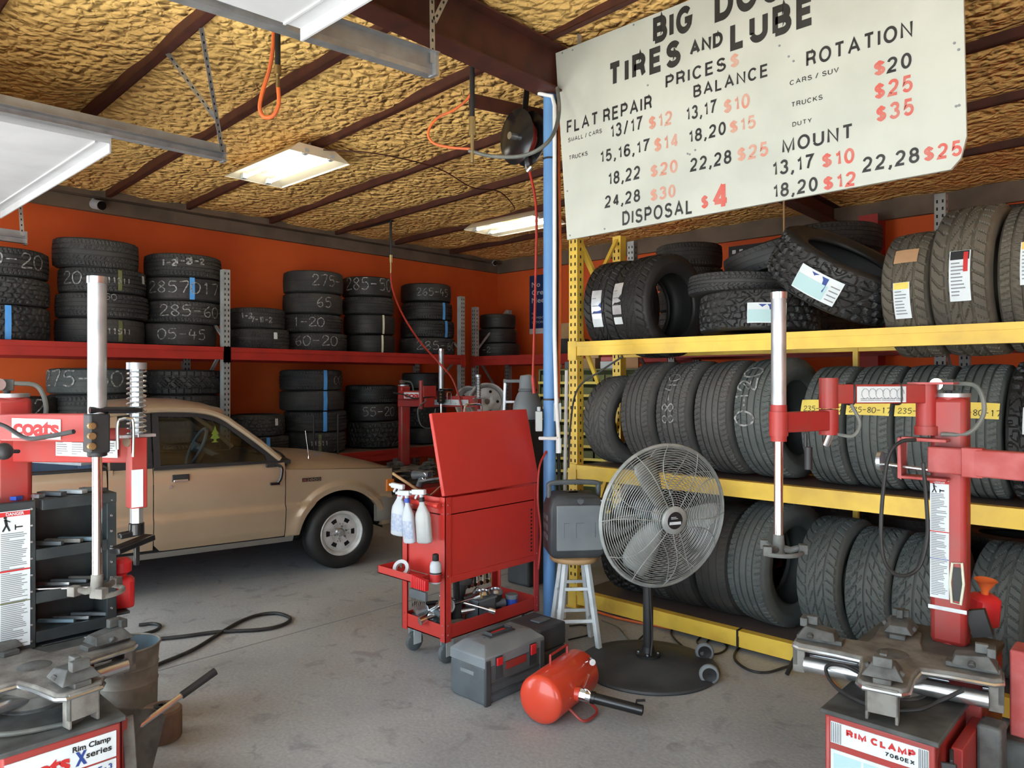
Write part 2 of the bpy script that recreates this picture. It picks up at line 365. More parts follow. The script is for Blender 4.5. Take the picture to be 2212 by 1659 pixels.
ad2 = N.new('ShaderNodeMath'); ad2.operation = 'MULTIPLY_ADD'; ad2.inputs[1].default_value = .8
L.new(n3.outputs['Fac'], ad2.inputs[0]); L.new(vo.outputs['Distance'], ad.inputs[0]); L.new(ad2.outputs[0], ad.inputs[2])
bp = N.new('ShaderNodeBump'); bp.inputs['Strength'].default_value = 1.0; bp.inputs['Distance'].default_value = .055
L.new(ad.outputs[0], bp.inputs['Height']); L.new(bp.outputs['Normal'], b.inputs['Normal'])

# shop floor: grey concrete with stains, fine grit and sawn joints
m = pm('concrete', (.235, .235, .225), None, .62, 0)
nt = m.node_tree; N = nt.nodes; L = nt.links; b = N['Principled BSDF']; tc = N.new('ShaderNodeTexCoord')
def nz(sc, det, dist=0.0):
    n = N.new('ShaderNodeTexNoise'); n.inputs['Scale'].default_value = sc; n.inputs['Detail'].default_value = det; n.inputs['Distortion'].default_value = dist
    L.new(tc.outputs['Object'], n.inputs['Vector']); return n.outputs['Fac']
def ramp(f, c0, c1, p0, p1):
    r = N.new('ShaderNodeValToRGB'); e = r.color_ramp.elements; e[0].position = p0; e[1].position = p1; e[0].color = (*c0, 1); e[1].color = (*c1, 1); L.new(f, r.inputs['Fac']); return r.outputs['Color']
def mixc(f, a, c, mode='MIX'):
    x = N.new('ShaderNodeMix'); x.data_type = 'RGBA'; x.blend_type = mode
    if isinstance(f, float): x.inputs[0].default_value = f
    else: L.new(f, x.inputs[0])
    L.new(a, x.inputs[6]); L.new(c, x.inputs[7]); return x.outputs[2]
base = ramp(nz(.9, 5, .6), (.275, .295, .305), (.385, .40, .40), .35, .68)
grit = ramp(nz(55, 3), (.86, .86, .86), (1.06, 1.06, 1.06), .35, .7)
spots = ramp(nz(7, 4, .8), (.72, .72, .73), (1, 1, 1), .30, .42)
tanp = ramp(nz(.55, 3, .3), (1, 1, 1), (1.05, .95, .84), .56, .74)
c = mixc(1.0, mixc(1.0, mixc(1.0, base, grit, 'MULTIPLY'), spots, 'MULTIPLY'), tanp, 'MULTIPLY')
L.new(c, b.inputs['Base Color'])
rr = N.new('ShaderNodeMapRange'); rr.inputs[3].default_value = .42; rr.inputs[4].default_value = .75; L.new(nz(3, 4), rr.inputs[0]); L.new(rr.outputs[0], b.inputs['Roughness'])
bp = N.new('ShaderNodeBump'); bp.inputs['Strength'].default_value = .12; bp.inputs['Distance'].default_value = .01; L.new(nz(60, 3), bp.inputs['Height']); L.new(bp.outputs['Normal'], b.inputs['Normal'])
pm('apron', (.50, .49, .46), (.36, .35, .33), .8, 0, 2)
# ------------------------------------------------------------------ the setting
XW, YW, YF, XR = -8.6, 8.8, -1.3, 7.0            # left wall, back wall, front wall (behind the camera), far side
def zc(x, y=0.0): return 3.62 + .041 * (x - XW) * min(1, (YW - y) / 5.1)          # the roof underside rises gently away from the left and back walls
struct(MB().box(XW - .2, XR + .2, YF - .1, YW + .2, -.15, 0), 'floor', 'concrete', 'grey stained concrete shop floor')
struct(MB().box(XW - 12, XR + 12, -26, YF - .1, -.2, -.012), 'ground', 'apron', 'sunlit concrete apron outside the doors')
struct(MB().box(XW - .2, XW, YF, YW, 0, 3.9), 'wall_left', 'orange_wall', 'orange-red painted wall behind the long red rack')
struct(MB().box(XW - .2, XR + .2, YW, YW + .2, 0, 4.4), 'wall_back', 'orange_wall', 'orange-red painted wall with poster and checkered sign')
struct(MB().box(XR, XR + .2, YF, YW, 0, 4.4), 'wall_right', 'orange_wall', 'orange-red side wall out of view')
mb = MB()                                          # front wall: three big door openings
for a, c in ((XW - .2, -7.75), (-4.75, -3.1), (.55, 2.2), (5.7, XR + .2)): mb.box(a, c, YF - .2, YF, 0, 3.05)
mb.box(XW - .2, XR + .2, YF - .2, YF, 3.05, 4.4)
struct(mb, 'wall_front', 'white_door', 'front wall with the open overhead doorways')
rows = []                                          # ceiling: foam sprayed between purlins, thinner along them
PUR = [-.75, .15, 1.02, 1.9, 2.74, 3.58, 4.6, 5.55, 6.55, 7.6]
nx, ny = 120, 220
rg = np.random.default_rng(3); ph = rg.uniform(0, 6.28, (8, 2))
for i in range(nx + 1):
    x = XW - .1 + (XR - XW + .2) * i / nx; row = []
    for j in range(ny + 1):
        y = YF - .2 + (YW - YF + .3) * j / ny
        d = min(abs(y - p) for p in PUR)
        sag = .035 * min(1, d / .3) ** .5 + .012 * math.sin(3.1 * x + ph[0, 0]) * math.sin(4.3 * y + ph[0, 1]) + .01 * math.sin(7.7 * x + 2 * y + ph[1, 0]) + .008 * math.sin(11 * y - 3 * x + ph[1, 1])
        row.append((x, y, zc(x, y) + .05 - sag))
    rows.append(row)
o = struct(MB().grid(rows), 'ceiling', 'foam', 'ochre spray-foam ceiling')
struct(MB().box(XW - .3, XR + .3, YF - .3, YW + .3, 4.42, 4.5), 'ceiling_deck', 'white_door', 'metal roof deck above the foam')
for k, y in enumerate(PUR):                        # purlins: dark red steel Z sections half buried in the foam
    mb = MB()
    x0, x1 = XW + .05, XR - .02
    hw, dp = (.027, .035) if k < 5 else (.02, .024)
    for (ya, yb, da, db) in ((y - hw, y + hw, -dp, .008 - dp), (y - hw, y - hw + .007, .005 - dp, .05), (y + hw - .007, y + hw, -dp, .02 - dp)):
        mb.add([(x0, ya, zc(x0, y) + da), (x1, ya, zc(x1, y) + da), (x1, yb, zc(x1, y) + da), (x0, yb, zc(x0, y) + da), (x0, ya, zc(x0, y) + db), (x1, ya, zc(x1, y) + db), (x1, yb, zc(x1, y) + db), (x0, yb, zc(x0, y) + db)],
               [(0, 1, 2, 3), (7, 6, 5, 4), (0, 4, 5, 1), (1, 5, 6, 2), (2, 6, 7, 3), (3, 7, 4, 0)])
    struct(mb, 'ceiling_purlin', 'red_oxide', 'dark red roof purlin across the foam ceiling')
def ibeam(mb, p0, p1, w, h, t=.012):
    p0 = Vector(p0); p1 = Vector(p1); up = Vector((0, 0, 1))
    mb.bar(p0 + up * (t / 2), p1 + up * (t / 2), w, t, up=up); mb.bar(p0 + up * (h - t / 2), p1 + up * (h - t / 2), w, t, up=up)
    mb.bar(p0 + up * h / 2, p1 + up * h / 2, t, h - 2 * t, up=up); return mb
RX = -3.1
struct(ibeam(ibeam(MB(), (RX, YF, 3.54), (RX, 5.6, 3.52), .16, .30), (RX, 5.6, 3.52), (RX, YW - .02, 3.46), .16, .19), 'ceiling_beam', 'red_oxide', 'dark red steel I-beam rafter running to the back wall')
mb = MB(); ibeam(mb, (-2.62, YW - .32, 0), (-2.62, YW - .32, 3.46), .2, .01)
mb = MB().box(-2.75, -2.55, YW - .30, YW - .285, 0, 3.46).box(-2.656, -2.644, YW - .285, YW - .05, 0, 3.46).box(-2.75, -2.55, YW - .05, YW - .035, 0, 3.46)
struct(mb, 'wall_column', 'rack_red', 'red steel column standing on the back wall')
struct(MB().box(XW, XW + .06, YF, YW, 3.44, 3.58), 'trim_1', 'trim_tan', 'brown steel girt along the top of the left wall')
struct(MB().box(XW, XW + .16, YF, YW, 3.585, 3.66), 'trim_2', 'trim_tan', 'dark eave strut above the left wall girt')
x0_, x1_ = XW + .06, XR
struct(MB().add([(x, y, z) for x in (x0_, x1_) for y in (YW - .06, YW) for z in (3.43, 3.66)], [(0, 1, 3, 2), (4, 6, 7, 5), (0, 4, 5, 1), (2, 3, 7, 6), (0, 2, 6, 4), (1, 5, 7, 3)]), 'trim_3', 'trim_tan', 'brown girt along the top of the back wall')
# sawn joint in the slab
struct(MB().box(-4.325, -4.315, -1.3, 8.6, -.02, .0015), 'floor_joint', 'ink_gray', 'sawn joint in the concrete floor')
# round blue post under the rafter
pz = 3.545
PX, PY = -3.125, 3.69
mb = MB().cyl((PX, PY, 0), (PX, PY, pz), .042, n=24).box(PX - .075, PX + .075, PY - .075, PY + .075, 0, .012).box(PX - .07, PX + .09, PY - .07, PY + .07, pz - .012, pz)
struct(mb, 'support_post', 'post_blue', 'round blue steel post under the dark red rafter')
# ------------------------------------------------------------------ pallet racks
def rack(name, label, loc, rz, ups, depth, height, levels, c_up, c_beam, beam_h=.13, pw=.075, decks=(), rows=2, rear=True, height_rear=None, c_deck='wire_deck', group=None):
    """local x along the beams, local y towards the back; each post, beam, brace and deck is a part"""
    r = thing(name, label, 'rack', loc, rz, group)
    for x in ups:
        for k, y in enumerate((0, depth)):
            h = height if k == 0 else (height_rear or height); mb = MB()
            d = .012; y0 = y - (0 if k == 0 else pw); y1 = y0 + pw                  # rolled C section with lips
            mb.box(x - pw / 2, x + pw / 2, y0, y0 + d, 0, h).box(x - pw / 2, x - pw / 2 + d, y0 + d, y1, 0, h).box(x + pw / 2 - d, x + pw / 2, y0 + d, y1, 0, h)
            mb.box(x - .06, x + .06, y0 - .02, y1 + .02, 0, .008)
            mb.mat(1); z = .12
            while z < h - .04:                                                # punched slots on the face and on the inner flank
                for j in range(rows):
                    xx = x + (j - (rows - 1) / 2) * pw * .5
                    mb.box(xx - .006, xx + .006, y0 - .001, y0 + .001, z, z + .024)
                if k == 0:
                    mb.box(x + pw / 2 - .001, x + pw / 2 + .001, y0 + pw * .45, y0 + pw * .62, z, z + .022)
                z += .055
            mb.build('upright', [c_up, 'hole_dark'], r)
        for a, b in (((0, .35), (1, 1.1)), ((1, 1.25), (0, 2.0)), ((0, 2.1), (1, min(height, 2.75)))):
            if b[1] <= height: MB().bar((x, pw + a[0] * (depth - 2 * pw), a[1]), (x, pw + b[0] * (depth - 2 * pw), b[1]), .03, .02).build('brace', c_up, r)
    for z in levels:
        for i in range(len(ups) - 1):
            for y in ((.0, depth - .045) if rear else (0,)):
                mb = MB().box(ups[i] + pw / 2, ups[i + 1] - pw / 2, y - .005, y + .045, z - beam_h, z)
                mb.box(ups[i] + pw / 2 - .004, ups[i + 1] - pw / 2 + .004, y - .012, y - .005, z - beam_h * .35, z)  # step of the beam
                for s, xx in ((1, ups[i] - pw / 2), (-1, ups[i + 1] - pw / 2)): mb.box(xx, xx + pw, y - .014, y - .002, z - beam_h - .03, z + .005)
                mb.build('beam', c_beam, r)
            if z in decks: MB().box(ups[i] + .05, ups[i + 1] - .05, .045, depth - .05, z - .03, z - .002).build('deck', c_deck, r)
    return r
wall_rack = rack('pallet_rack', 'long red-beamed pallet rack with shop lettering standing along the orange-red wall behind the truck', (-7.45, 0, 0), math.pi / 2, [.2, 3.563, 6.94], 1.05, 2.815, [2.0, .78], 'rack_gray', 'rack_red', decks=(2.0, .78), c_deck='board_dark')
# stencilled letters on the front beam
def beam_text(s, px0, px1, yt, yb, name='lettering'):
    a = aX(px0, yb, -7.458); b = aX(px1, yb, -7.458); h = .062
    mb = put2d(MB(), text2d(s, .012, 1.25), (-7.4645, a.y, 1.902), (0, 1, 0), (0, 0, 1), h, b.y - a.y)
    mb.build(name, 'letter_yellow', wall_rack, world=True, label='yellow stencilled letters reading ' + s)
for s, a, b in (('ERS', -4, 57), ('ALLOWED', 96, 245), ('IN', 280, 309), ('SHOP', 343, 414), ('AREA', 506, 571)): beam_text(s, a, b, 738, 768)
a = aX(435, 758, -7.458).y; b = aX(479, 758, -7.458).y
MB().add([(-7.4645, a, 1.92), (-7.4645, b - .09, 1.92), (-7.4645, b - .09, 1.898), (-7.4645, b, 1.934), (-7.4645, b - .09, 1.97), (-7.4645, b - .09, 1.948), (-7.4645, a, 1.948)], [tuple(range(7))]).build('arrow', 'letter_yellow', wall_rack, world=True, label='yellow painted arrow')
back_rack = rack('pallet_rack', 'short red-beamed pallet rack in the far corner below the navy poster', (-7.72, 7.4, 0), 0, [0, 3.2], .78, 2.72, [2.0, .9], 'rack_gray', 'rack_red', decks=(2.0, .9), c_deck='board_dark')
aisle_rack = rack('pallet_rack', 'tall grey-post pallet rack with red beams behind the yellow tire rack', (-4.186, 6.2, 0), 0, [0, 2.76, 5.3], .85, 3.05, [2.0, 1.05], 'rack_gray', 'rack_red', decks=(2.0, 1.05), c_deck='board_dark')
YR0 = -3.334
yellow_rack = rack('tire_rack', 'yellow pallet rack of standing tires behind the pedestal fan', (YR0, 4.2, 0), 0, [0, 3.9], .62, 2.78, [1.93, 1.04, .13], 'rack_yellow', 'rack_yellow', beam_h=.10, decks=(1.04, .13))
MB().box(1.76, 1.79, .56, .59, .13, 1.88).build('center_support', 'rack_yellow', yellow_rack)
MB().bar((.02, .05, 2.66), (.02, .58, 2.02), .04, .03).build('brace', 'rack_yellow', yellow_rack)
for x in (1.28, 1.83):
    MB().box(x - .006, x + .006, -.016, .05, .026, .134).build('tie_strap', 'black_trim', yellow_rack)

# ------------------------------------------------------------------ tires
UR, UW, URIM = .36, .25, .225                        # unit tire, scaled per copy
def tread_cols(pat):
    if pat in ('rib', 'worn', 'zig'):
        g = {'rib': (-.56, -.2, .2, .56), 'worn': (-.5, 0, .5), 'zig': (-.6, -.2, .2, .6)}[pat]; w = .05
        c = set()
        for x in g: c |= {x - w, x - w + .012, x + w - .012, x + w}
        c |= {-1, -.93, -.85, -.78, -.7, .7, .78, .85, .93, 1, -.4, -.3, 0.1, -.1, .3, .4}
        return sorted(c), g, w
    return list(np.linspace(-1, 1, 44)), (), 0
def tread_depth(pat, U, T, seed):
    """0 on the blocks, 1 at the bottom of a groove; U across the tread -1..1, T turns 0..1"""
    d = np.zeros_like(U); au = np.abs(U)
    def groove(f, w): return (np.abs((f % 1.0) - .5) > .5 - w / 2).astype(float)
    if pat in ('rib', 'worn', 'zig'):
        _, g, w = tread_cols(pat)
        for x in g: d = np.maximum(d, (np.abs(U - x) < w - .004).astype(float) * (.55 if pat == 'worn' else 1))
        n = {'rib': 64, 'worn': 52, 'zig': 70}[pat]
        d = np.maximum(d, groove(T * n + U * 1.2, .22) * (au > .64) * (.35 if pat == 'worn' else .75))
        if pat == 'zig': d = np.maximum(d, groove(T * n * 1 + np.sign(U) * U * 3, .2) * (au < .56) * (au > .26) * .7)
        if pat == 'rib': d = np.maximum(d, groove(T * n + .6 * U, .14) * (au < .5) * (au > .26) * .45)
    elif pat == 'vee':
        d = np.maximum(d, groove(T * 30 - au * 2.1, .26) * (au > .12)); d = np.maximum(d, ((au > .36) & (au < .44)).astype(float))
        d = np.maximum(d, (au < .05).astype(float)); d = np.maximum(d, groove(T * 60 - au * 1.2, .2) * (au > .7) * .6)
    elif pat == 'asym':
        for x in (-.45, .05, .5): d = np.maximum(d, (np.abs(U - x) < .055).astype(float))
        d = np.maximum(d, groove(T * 34 + .9 * np.sin(U * 3), .22) * (U < -.5)); d = np.maximum(d, groove(T * 44 - U * 1.4, .24) * (U > .55))
        d = np.maximum(d, groove(T * 26 + 3.2 * U, .13) * (au < .45) * .8)
    elif pat == 'lug':
        tri = np.abs(((T * 17) % 1) - .5) * 2
        d = np.maximum(d, groove(T * 34 + .35 * np.sign(U), .30) * (au > .42))
        d = np.maximum(d, (np.abs(U - .30 * (tri - .5) * 2) < .085).astype(float)); d = np.maximum(d, groove(T * 34 + U * 1.6, .22) * (au < .5))
        d = np.maximum(d, (np.abs(au - .52 - .08 * tri) < .05).astype(float))
    elif pat == 'at':
        rg = np.random.default_rng(seed); nt, nu = 34, 5
        pts = []
        for i in range(nt):
            for j in range(nu): pts.append((((i + .5 * (j % 2)) + rg.uniform(-.22, .22)) / nt, (j + .5 + rg.uniform(-.18, .18)) / nu * 2 - 1))
        P = np.array(pts); f1 = np.full(U.shape, 9.); f2 = np.full(U.shape, 9.)
        for t, u in P:
            dt = np.abs(T - t); dt = np.minimum(dt, 1 - dt) * 9.0; q = np.hypot(dt, U - u)
            f2 = np.where(q < f1, f1, np.minimum(f2, q)); f1 = np.minimum(f1, q)
        d = np.clip((.10 - (f2 - f1)) / .05, 0, 1)
        d = np.maximum(d, groove(T * 40, .3) * (au > .86))
    return d
TIRE_MESH = {}
def tire_mesh(pat, hi=False):
    key = (pat, hi)
    if key in TIRE_MESH: return TIRE_MESH[key]
    na = {'at': 300, 'lug': 272}.get(pat, 330 if hi else 260); R, h, rim = UR, UW / 2, URIM; dr = R - rim
    cols, _, _ = tread_cols(pat); cols = np.array(cols)
    T, U = np.meshgrid(np.arange(na) / na, cols, indexing='ij')
    dep = tread_depth(pat, U, T, 5) * {'worn': .006, 'lug': .014, 'at': .012}.get(pat, .009)
    tr = R - .007 * U ** 2 - dep
    L = [(-.70, rim), (-.80, rim - .004), (-.86, rim + .012), (-.96, rim + .25 * dr), (-1.0, rim + .45 * dr), (-1.01, rim + .5 * dr), (-.99, rim + .56 * dr), (-.97, rim + .78 * dr), (-.93, R - .026), (-.88, R - .013)]
    I = [(.62, rim + .006), (.82, rim + .02), (.90, rim + .35 * dr), (.90, rim + .6 * dr), (.70, R - .028), (.3, R - .02), (-.3, R - .02), (-.70, R - .028), (-.90, rim + .6 * dr), (-.90, rim + .35 * dr), (-.82, rim + .02), (-.62, rim + .006)]
    Rr = [(-a, r) for a, r in reversed(L)]
    prof_a = np.array([a * h for a, r in L] + list(cols * .86 * h) + [a * h for a, r in Rr] + [a * h for a, r in I])
    nl, nc = len(L), len(cols); m = len(prof_a)
    rad = np.tile(np.array([r for a, r in L] + [R] * nc + [r for a, r in Rr] + [r for a, r in I]), (na, 1))
    rad[:, nl:nl + nc] = tr
    ang = np.arange(na) / na * 2 * math.pi
    x = rad * np.cos(ang)[:, None]; y = rad * np.sin(ang)[:, None]; z = np.tile(prof_a, (na, 1))
    V = np.stack([x, y, z], -1).reshape(-1, 3)
    i = np.arange(na)[:, None]; j = np.arange(m)[None, :]; i2 = (i + 1) % na; j2 = (j + 1) % m
    Fq = np.stack([i * m + j, i2 * m + j, i2 * m + j2, i * m + j2], -1).reshape(-1, 4)
    me = bpy.data.meshes.new('tire_' + pat)
    me.vertices.add(len(V)); me.vertices.foreach_set('co', V.ravel()); me.loops.add(Fq.size); me.loops.foreach_set('vertex_index', Fq.ravel())
    me.polygons.add(len(Fq)); me.polygons.foreach_set('loop_start', np.arange(0, Fq.size, 4)); me.polygons.foreach_set('loop_total', np.full(len(Fq), 4))
    sm = np.ones((na, m), bool); sm[:, nl - 1:nl + nc] = False
    me.polygons.foreach_set('use_smooth', sm.ravel()); me.update(calc_edges=True); me.validate()
    me.materials.append(MATS['rubber']); TIRE_MESH[key] = me
    return me
def tire(label, pat, rub, loc, R, Wd, M3, group, hi=False):
    o = bpy.data.objects.new('tire', tire_mesh(pat, hi)); COL.objects.link(o)
    o.material_slots[0].link = 'OBJECT'; o.material_slots[0].material = MATS[rub]
    M = Matrix.Translation(Vector(loc)) @ M3.to_4x4() @ Matrix.Diagonal((R / UR, R / UR, Wd / UW, 1)); o.matrix_world = M
    tag(o, label, 'tire', group); ROOTM[o.name] = M
    return o
def wrap(tr, vs, fs, a0, z0, name, mat, mode, label=None, off=.004):
    """lay flat verts (x, y in metres of the unit tire) on the tread. 'round': x runs with the turn, y along the axle. 'across': x along the axle, y against the turn. 'up': x against the turn, y against the axle"""
    r = UR + off; out = []
    for x, y in vs:
        if mode == 'round': a, z = a0 + x / r, z0 + y
        elif mode == 'across': a, z = a0 - y / r, z0 + x
        else: a, z = a0 - x / r, z0 - y
        rr = r - .007 * (z / (.86 * UW / 2)) ** 2; out.append((rr * math.cos(a), rr * math.sin(a), z))
    mb = MB(); mb.add(out, fs); return mb.build(name, mat, tr, label=label)
def patch(tr, a0, z0, w, h, mat, name='sticker', mode='round', label=None, off=.004):
    n = 8; q = 5; vs = [(w * i / n, h * j / q) for i in range(n + 1) for j in range(q + 1)]
    fs = [(i * (q + 1) + j, (i + 1) * (q + 1) + j, (i + 1) * (q + 1) + j + 1, i * (q + 1) + j + 1) for i in range(n) for j in range(q)]
    return wrap(tr, vs, fs, a0, z0, name, mat, mode, label, off)
def chalk(tr, s, a0, z0, h, mode='round', mat='chalk', name='chalk_mark', w=.09, off=.005):
    vs, fs, wd = hand2d(s, w); return wrap(tr, [(x * h, y * h) for x, y in vs], fs, a0 - (wd * h / 2 / UR if mode == 'round' else 0), z0, name, mat, mode, 'hand-written chalk size' if mat == 'chalk' else 'hand-written size', off)
ORD = ['top', 'second down', 'third down', 'fourth down', 'fifth down']
LOOK = {'rib': 'ribbed', 'worn': 'worn smooth', 'zig': 'fine-siped', 'vee': 'arrow-tread', 'asym': 'sport-tread', 'lug': 'chunky mud-terrain', 'at': 'knobbly all-terrain'}
def stack(where, plane, zb, rowsd, ybot, group, below=0):
    """rowsd from the top: (px left, px right, px top, tread, rubber, extras)"""
    pats = []; z = zb; n = len(rowsd)
    ys = [r[2] for r in rowsd] + [ybot]
    for k in range(n - 1, -1, -1):
        xl, xr, yt, pat, rub, ex = rowsd[k]
        c = aX((xl + xr) / 2, 700, plane[1]) if plane[0] == 'X' else aY((xl + xr) / 2, 700, plane[1])
        dist = -SN * c.x + CS * c.y; R = (xr - xl) * dist / FPX / 2; wd = max(.15, (ys[k + 1] - yt) * (dist - .75 * R) / FPX)
        rz = random.uniform(0, 6.28); tilt = ex.get('tilt', 0)
        M3 = Matrix.Rotation(tilt, 3, 'Y') @ Matrix.Rotation(rz, 3, 'Z')
        marks = [m for m in ('blue tape' if 'blue' in ex else '', 'cream tape' if 'cream' in ex else '', 'chalk size' if 'chalk' in ex else '', 'white tag' if 'tag' in ex else '') if m]
        lab = f"{LOOK[pat]} tire" + (' with ' + ' and '.join(marks) if marks else '') + (f", {ORD[k]} in {where}" if n > 1 else f" on {where}")
        if len(lab.split()) > 15 and marks: lab = f"{LOOK[pat]} tire with {marks[0]}, {ORD[k]} in {where}"
        if len(lab.split()) > 15: lab = f"{LOOK[pat]} tire, {ORD[k]} in {where}"
        t = tire(lab, pat, rub, (c.x, c.y, z + wd / 2 + .001), R, wd, M3, group)
        z += wd + .002
        phi = math.atan2(-c.y, -c.x) - rz
        f = lambda px: phi + math.asin(max(-.95, min(.95, (px - (xl + xr) / 2) / ((xr - xl) / 2))))
        if 'blue' in ex: patch(t, f(ex['blue']) - .06, -.118, .045, .236, 'tape_blue', 'tape_strip', label='blue tape strip')
        if 'cream' in ex: patch(t, f(ex['cream']) - .04, -.118, .032, .236, 'tape_cream', 'tape_strip', label='cream tape strip with writing')
        if 'tag' in ex: patch(t, f(ex['tag']) - .06, .0, .05, .08, 'paper', 'tag', label='torn white paper tag')
        if 'brown' in ex: patch(t, f(ex['brown']) - .04, -.1, .035, .2, 'bin_green', 'tape_strip', label='faded olive tape strip'), chalk(t, '11511', f(ex['brown']) + .0, -.03, .05, w=.2, off=.006)
        if 'chalk' in ex: s, px, h = ex['chalk']; chalk(t, s, f(px), ex.get('cz', -.05), h)
        if 'smear' in ex:
            for q in range(3): chalk(t, random.choice(['1-2', '7-1', '-1-']), f((xl + xr) / 2) + (q - 1) * .35, random.uniform(-.06, .02), .06, w=.25)
G1, G2, G3 = 'used tires stacked on the upper wall shelf', 'used tires stacked on the lower wall shelf', 'tires stacked on the racks by the back wall'
P = ('X', -7.95)
stack('upper-shelf stack over the letters ERS', P, 2.0, [(-92, 90, 535, 'rib', 'rubber', {'chalk': ('0-20', 35, .13)}), (-92, 92, 598, 'at', 'rubber', {}), (-90, 93, 660, 'at', 'rubber', {'blue': 14})], 738, G1)
stack('upper-shelf stack over ALLOWED', P, 2.0, [(126, 290, 513, 'zig', 'rubber', {'tilt': .05}), (138, 306, 577, 'rib', 'rubber', {'chalk': ('20', 168, .12), 'brown': 253, 'tag': 298}), (133, 311, 632, 'rib', 'rubber', {'chalk': ('2-50', 225, .06), 'cz': .05}), (131, 303, 686, 'worn', 'rubber', {'brown': 253})], 742, G1)
stack('upper-shelf stack over SHOP', P, 2.0, [(319, 473, 545, 'rib', 'rubber', {'smear': 1}), (317, 477, 596, 'worn', 'rubber', {'chalk': ('2857017', 400, .12), 'blue': 413}), (317, 473, 646, 'rib', 'rubber', {'chalk': ('285-60-', 425, .12)}), (307, 462, 695, 'worn', 'rubber', {'chalk': ('05-45', 395, .11)})], 745, G1)
stack('two-high upper-shelf stack over AREA', P, 2.0, [(497, 613, 662, 'rib', 'rubber', {'smear': 1}), (497, 622, 707, 'zig', 'rubber', {'tag': 592})], 752, G1)
stack('upper-shelf stack third from the corner post', P, 2.0, [(614, 740, 584, 'worn', 'rubber', {'chalk': ('275-', 708, .12)}), (613, 738, 632, 'worn', 'rubber', {'chalk': ('65', 700, .12)}), (615, 738, 677, 'rib', 'rubber', {'chalk': ('1-20', 668, .12)}), (622, 748, 717, 'rib', 'rubber', {'chalk': ('60-20', 685, .13)})], 757, G1)
stack('upper-shelf stack second from the corner post', P, 2.0, [(740, 848, 597, 'worn', 'rubber_new', {'chalk': ('285-50', 800, .15)}), (741, 850, 640, 'rib', 'rubber', {}), (743, 852, 678, 'worn', 'rubber_new', {'cream': 827}), (748, 852, 721, 'worn', 'rubber_new', {'cream': 825})], 761, G1)
stack('upper-shelf stack beside the corner post', P, 2.0, [(866, 974, 612, 'worn', 'rubber_new', {'chalk': ('265-45', 938, .1)}), (868, 977, 652, 'rib', 'rubber_new', {'blue': 958}), (866, 981, 691, 'rib', 'rubber_new', {'blue': 963}), (863, 983, 729, 'rib', 'rubber', {'chalk': ('285-60', 950, .12)})], 766, G1)
stack('three-high corner stack beside the navy poster', ('Y', 8.0), 2.0, [(1036, 1114, 678, 'worn', 'rubber_new', {}), (1034, 1116, 709, 'worn', 'rubber_new', {}), (1030, 1124, 741, 'worn', 'rubber_new', {'chalk': ('-2', 1052, .1)})], 771, G3)
stack('corner rack shelf behind the blue post', ('Y', 8.0), 2.0, [(1195, 1275, 733, 'rib', 'rubber', {})], 768, G3)
stack('lower-shelf stack behind the silver tube', P, .78, [(115, 290, 822, 'worn', 'rubber_green', {'chalk': ('275-50-2', 205, .15)}), (115, 300, 878, 'rib', 'rubber', {}), (117, 300, 935, 'rib', 'rubber', {}), (117, 300, 990, 'worn', 'rubber', {})], 1046, G2)
stack('lower-shelf stack beside the red column cap', P, .78, [(-40, 115, 872, 'worn', 'rubber_new', {'chalk': ('2', 78, .15)}), (-40, 115, 930, 'rib', 'rubber', {}), (-40, 115, 988, 'rib', 'rubber', {})], 1046, G2)
stack('lower-shelf stack above the truck roof', P, .78, [(315, 475, 808, 'lug', 'rubber', {}), (313, 470, 862, 'lug', 'rubber', {}), (316, 474, 916, 'worn', 'rubber_gray', {}), (316, 474, 966, 'rib', 'rubber', {})], 1012, G2)
stack('lower-shelf stack behind the truck windshield', P, .78, [(498, 613, 890, 'at', 'rubber', {'tag': 594}), (500, 622, 937, 'rib', 'rubber', {'blue': 578})], 982, G2)
stack('tall lower-shelf stack behind the truck hood', P, .78, [(606, 738, 798, 'rib', 'rubber', {'blue': 701, 'chalk': ('00', 728, .1)}), (606, 742, 843, 'worn', 'rubber', {'blue': 701}), (615, 748, 887, 'rib', 'rubber', {'blue': 701}), (615, 745, 932, 'zig', 'rubber', {'brown': 690})], 978, G2)
stack('lower-shelf stack behind the truck nose', P, .78, [(747, 858, 840, 'rib', 'rubber_new', {}), (748, 858, 879, 'worn', 'rubber_new', {'chalk': ('55-20', 822, .12)}), (750, 871, 918, 'at', 'rubber_new', {})], 976, G2)
stack('lower-shelf stack behind the small tire changer', P, .78, [(868, 960, 833, 'worn', 'rubber_new', {}), (860, 962, 868, 'worn', 'rubber_new', {}), (862, 965, 906, 'at', 'rubber_new', {}), (866, 966, 950, 'worn', 'rubber_new', {})], 986, G2)
Q = ('Y', 6.65)
stack('aisle-rack stack under the word DISPOSAL', Q, 2.0, [(1418, 1558, 532, 'rib', 'rubber', {}), (1420, 1560, 584, 'zig', 'rubber', {}), (1422, 1556, 630, 'worn', 'rubber_new', {}), (1422, 1556, 678, 'zig', 'rubber_new', {})], 752, G3)
stack('aisle-rack stack beside the red column', Q, 2.0, [(1698, 1896, 487, 'rib', 'rubber', {}), (1702, 1894, 543, 'worn', 'rubber_new', {}), (1702, 1896, 598, 'zig', 'rubber_new', {}), (1700, 1896, 662, 'zig', 'rubber_new', {})], 738, G3)
stack('aisle-rack stack near the sports-tread tires', Q, 2.0, [(2090, 2290, 455, 'zig', 'rubber_new', {}), (2090, 2290, 515, 'worn', 'rubber_new', {}), (2092, 2292, 580, 'rib', 'rubber_new', {}), (2092, 2292, 650, 'rib', 'rubber_new', {})], 730, G3)
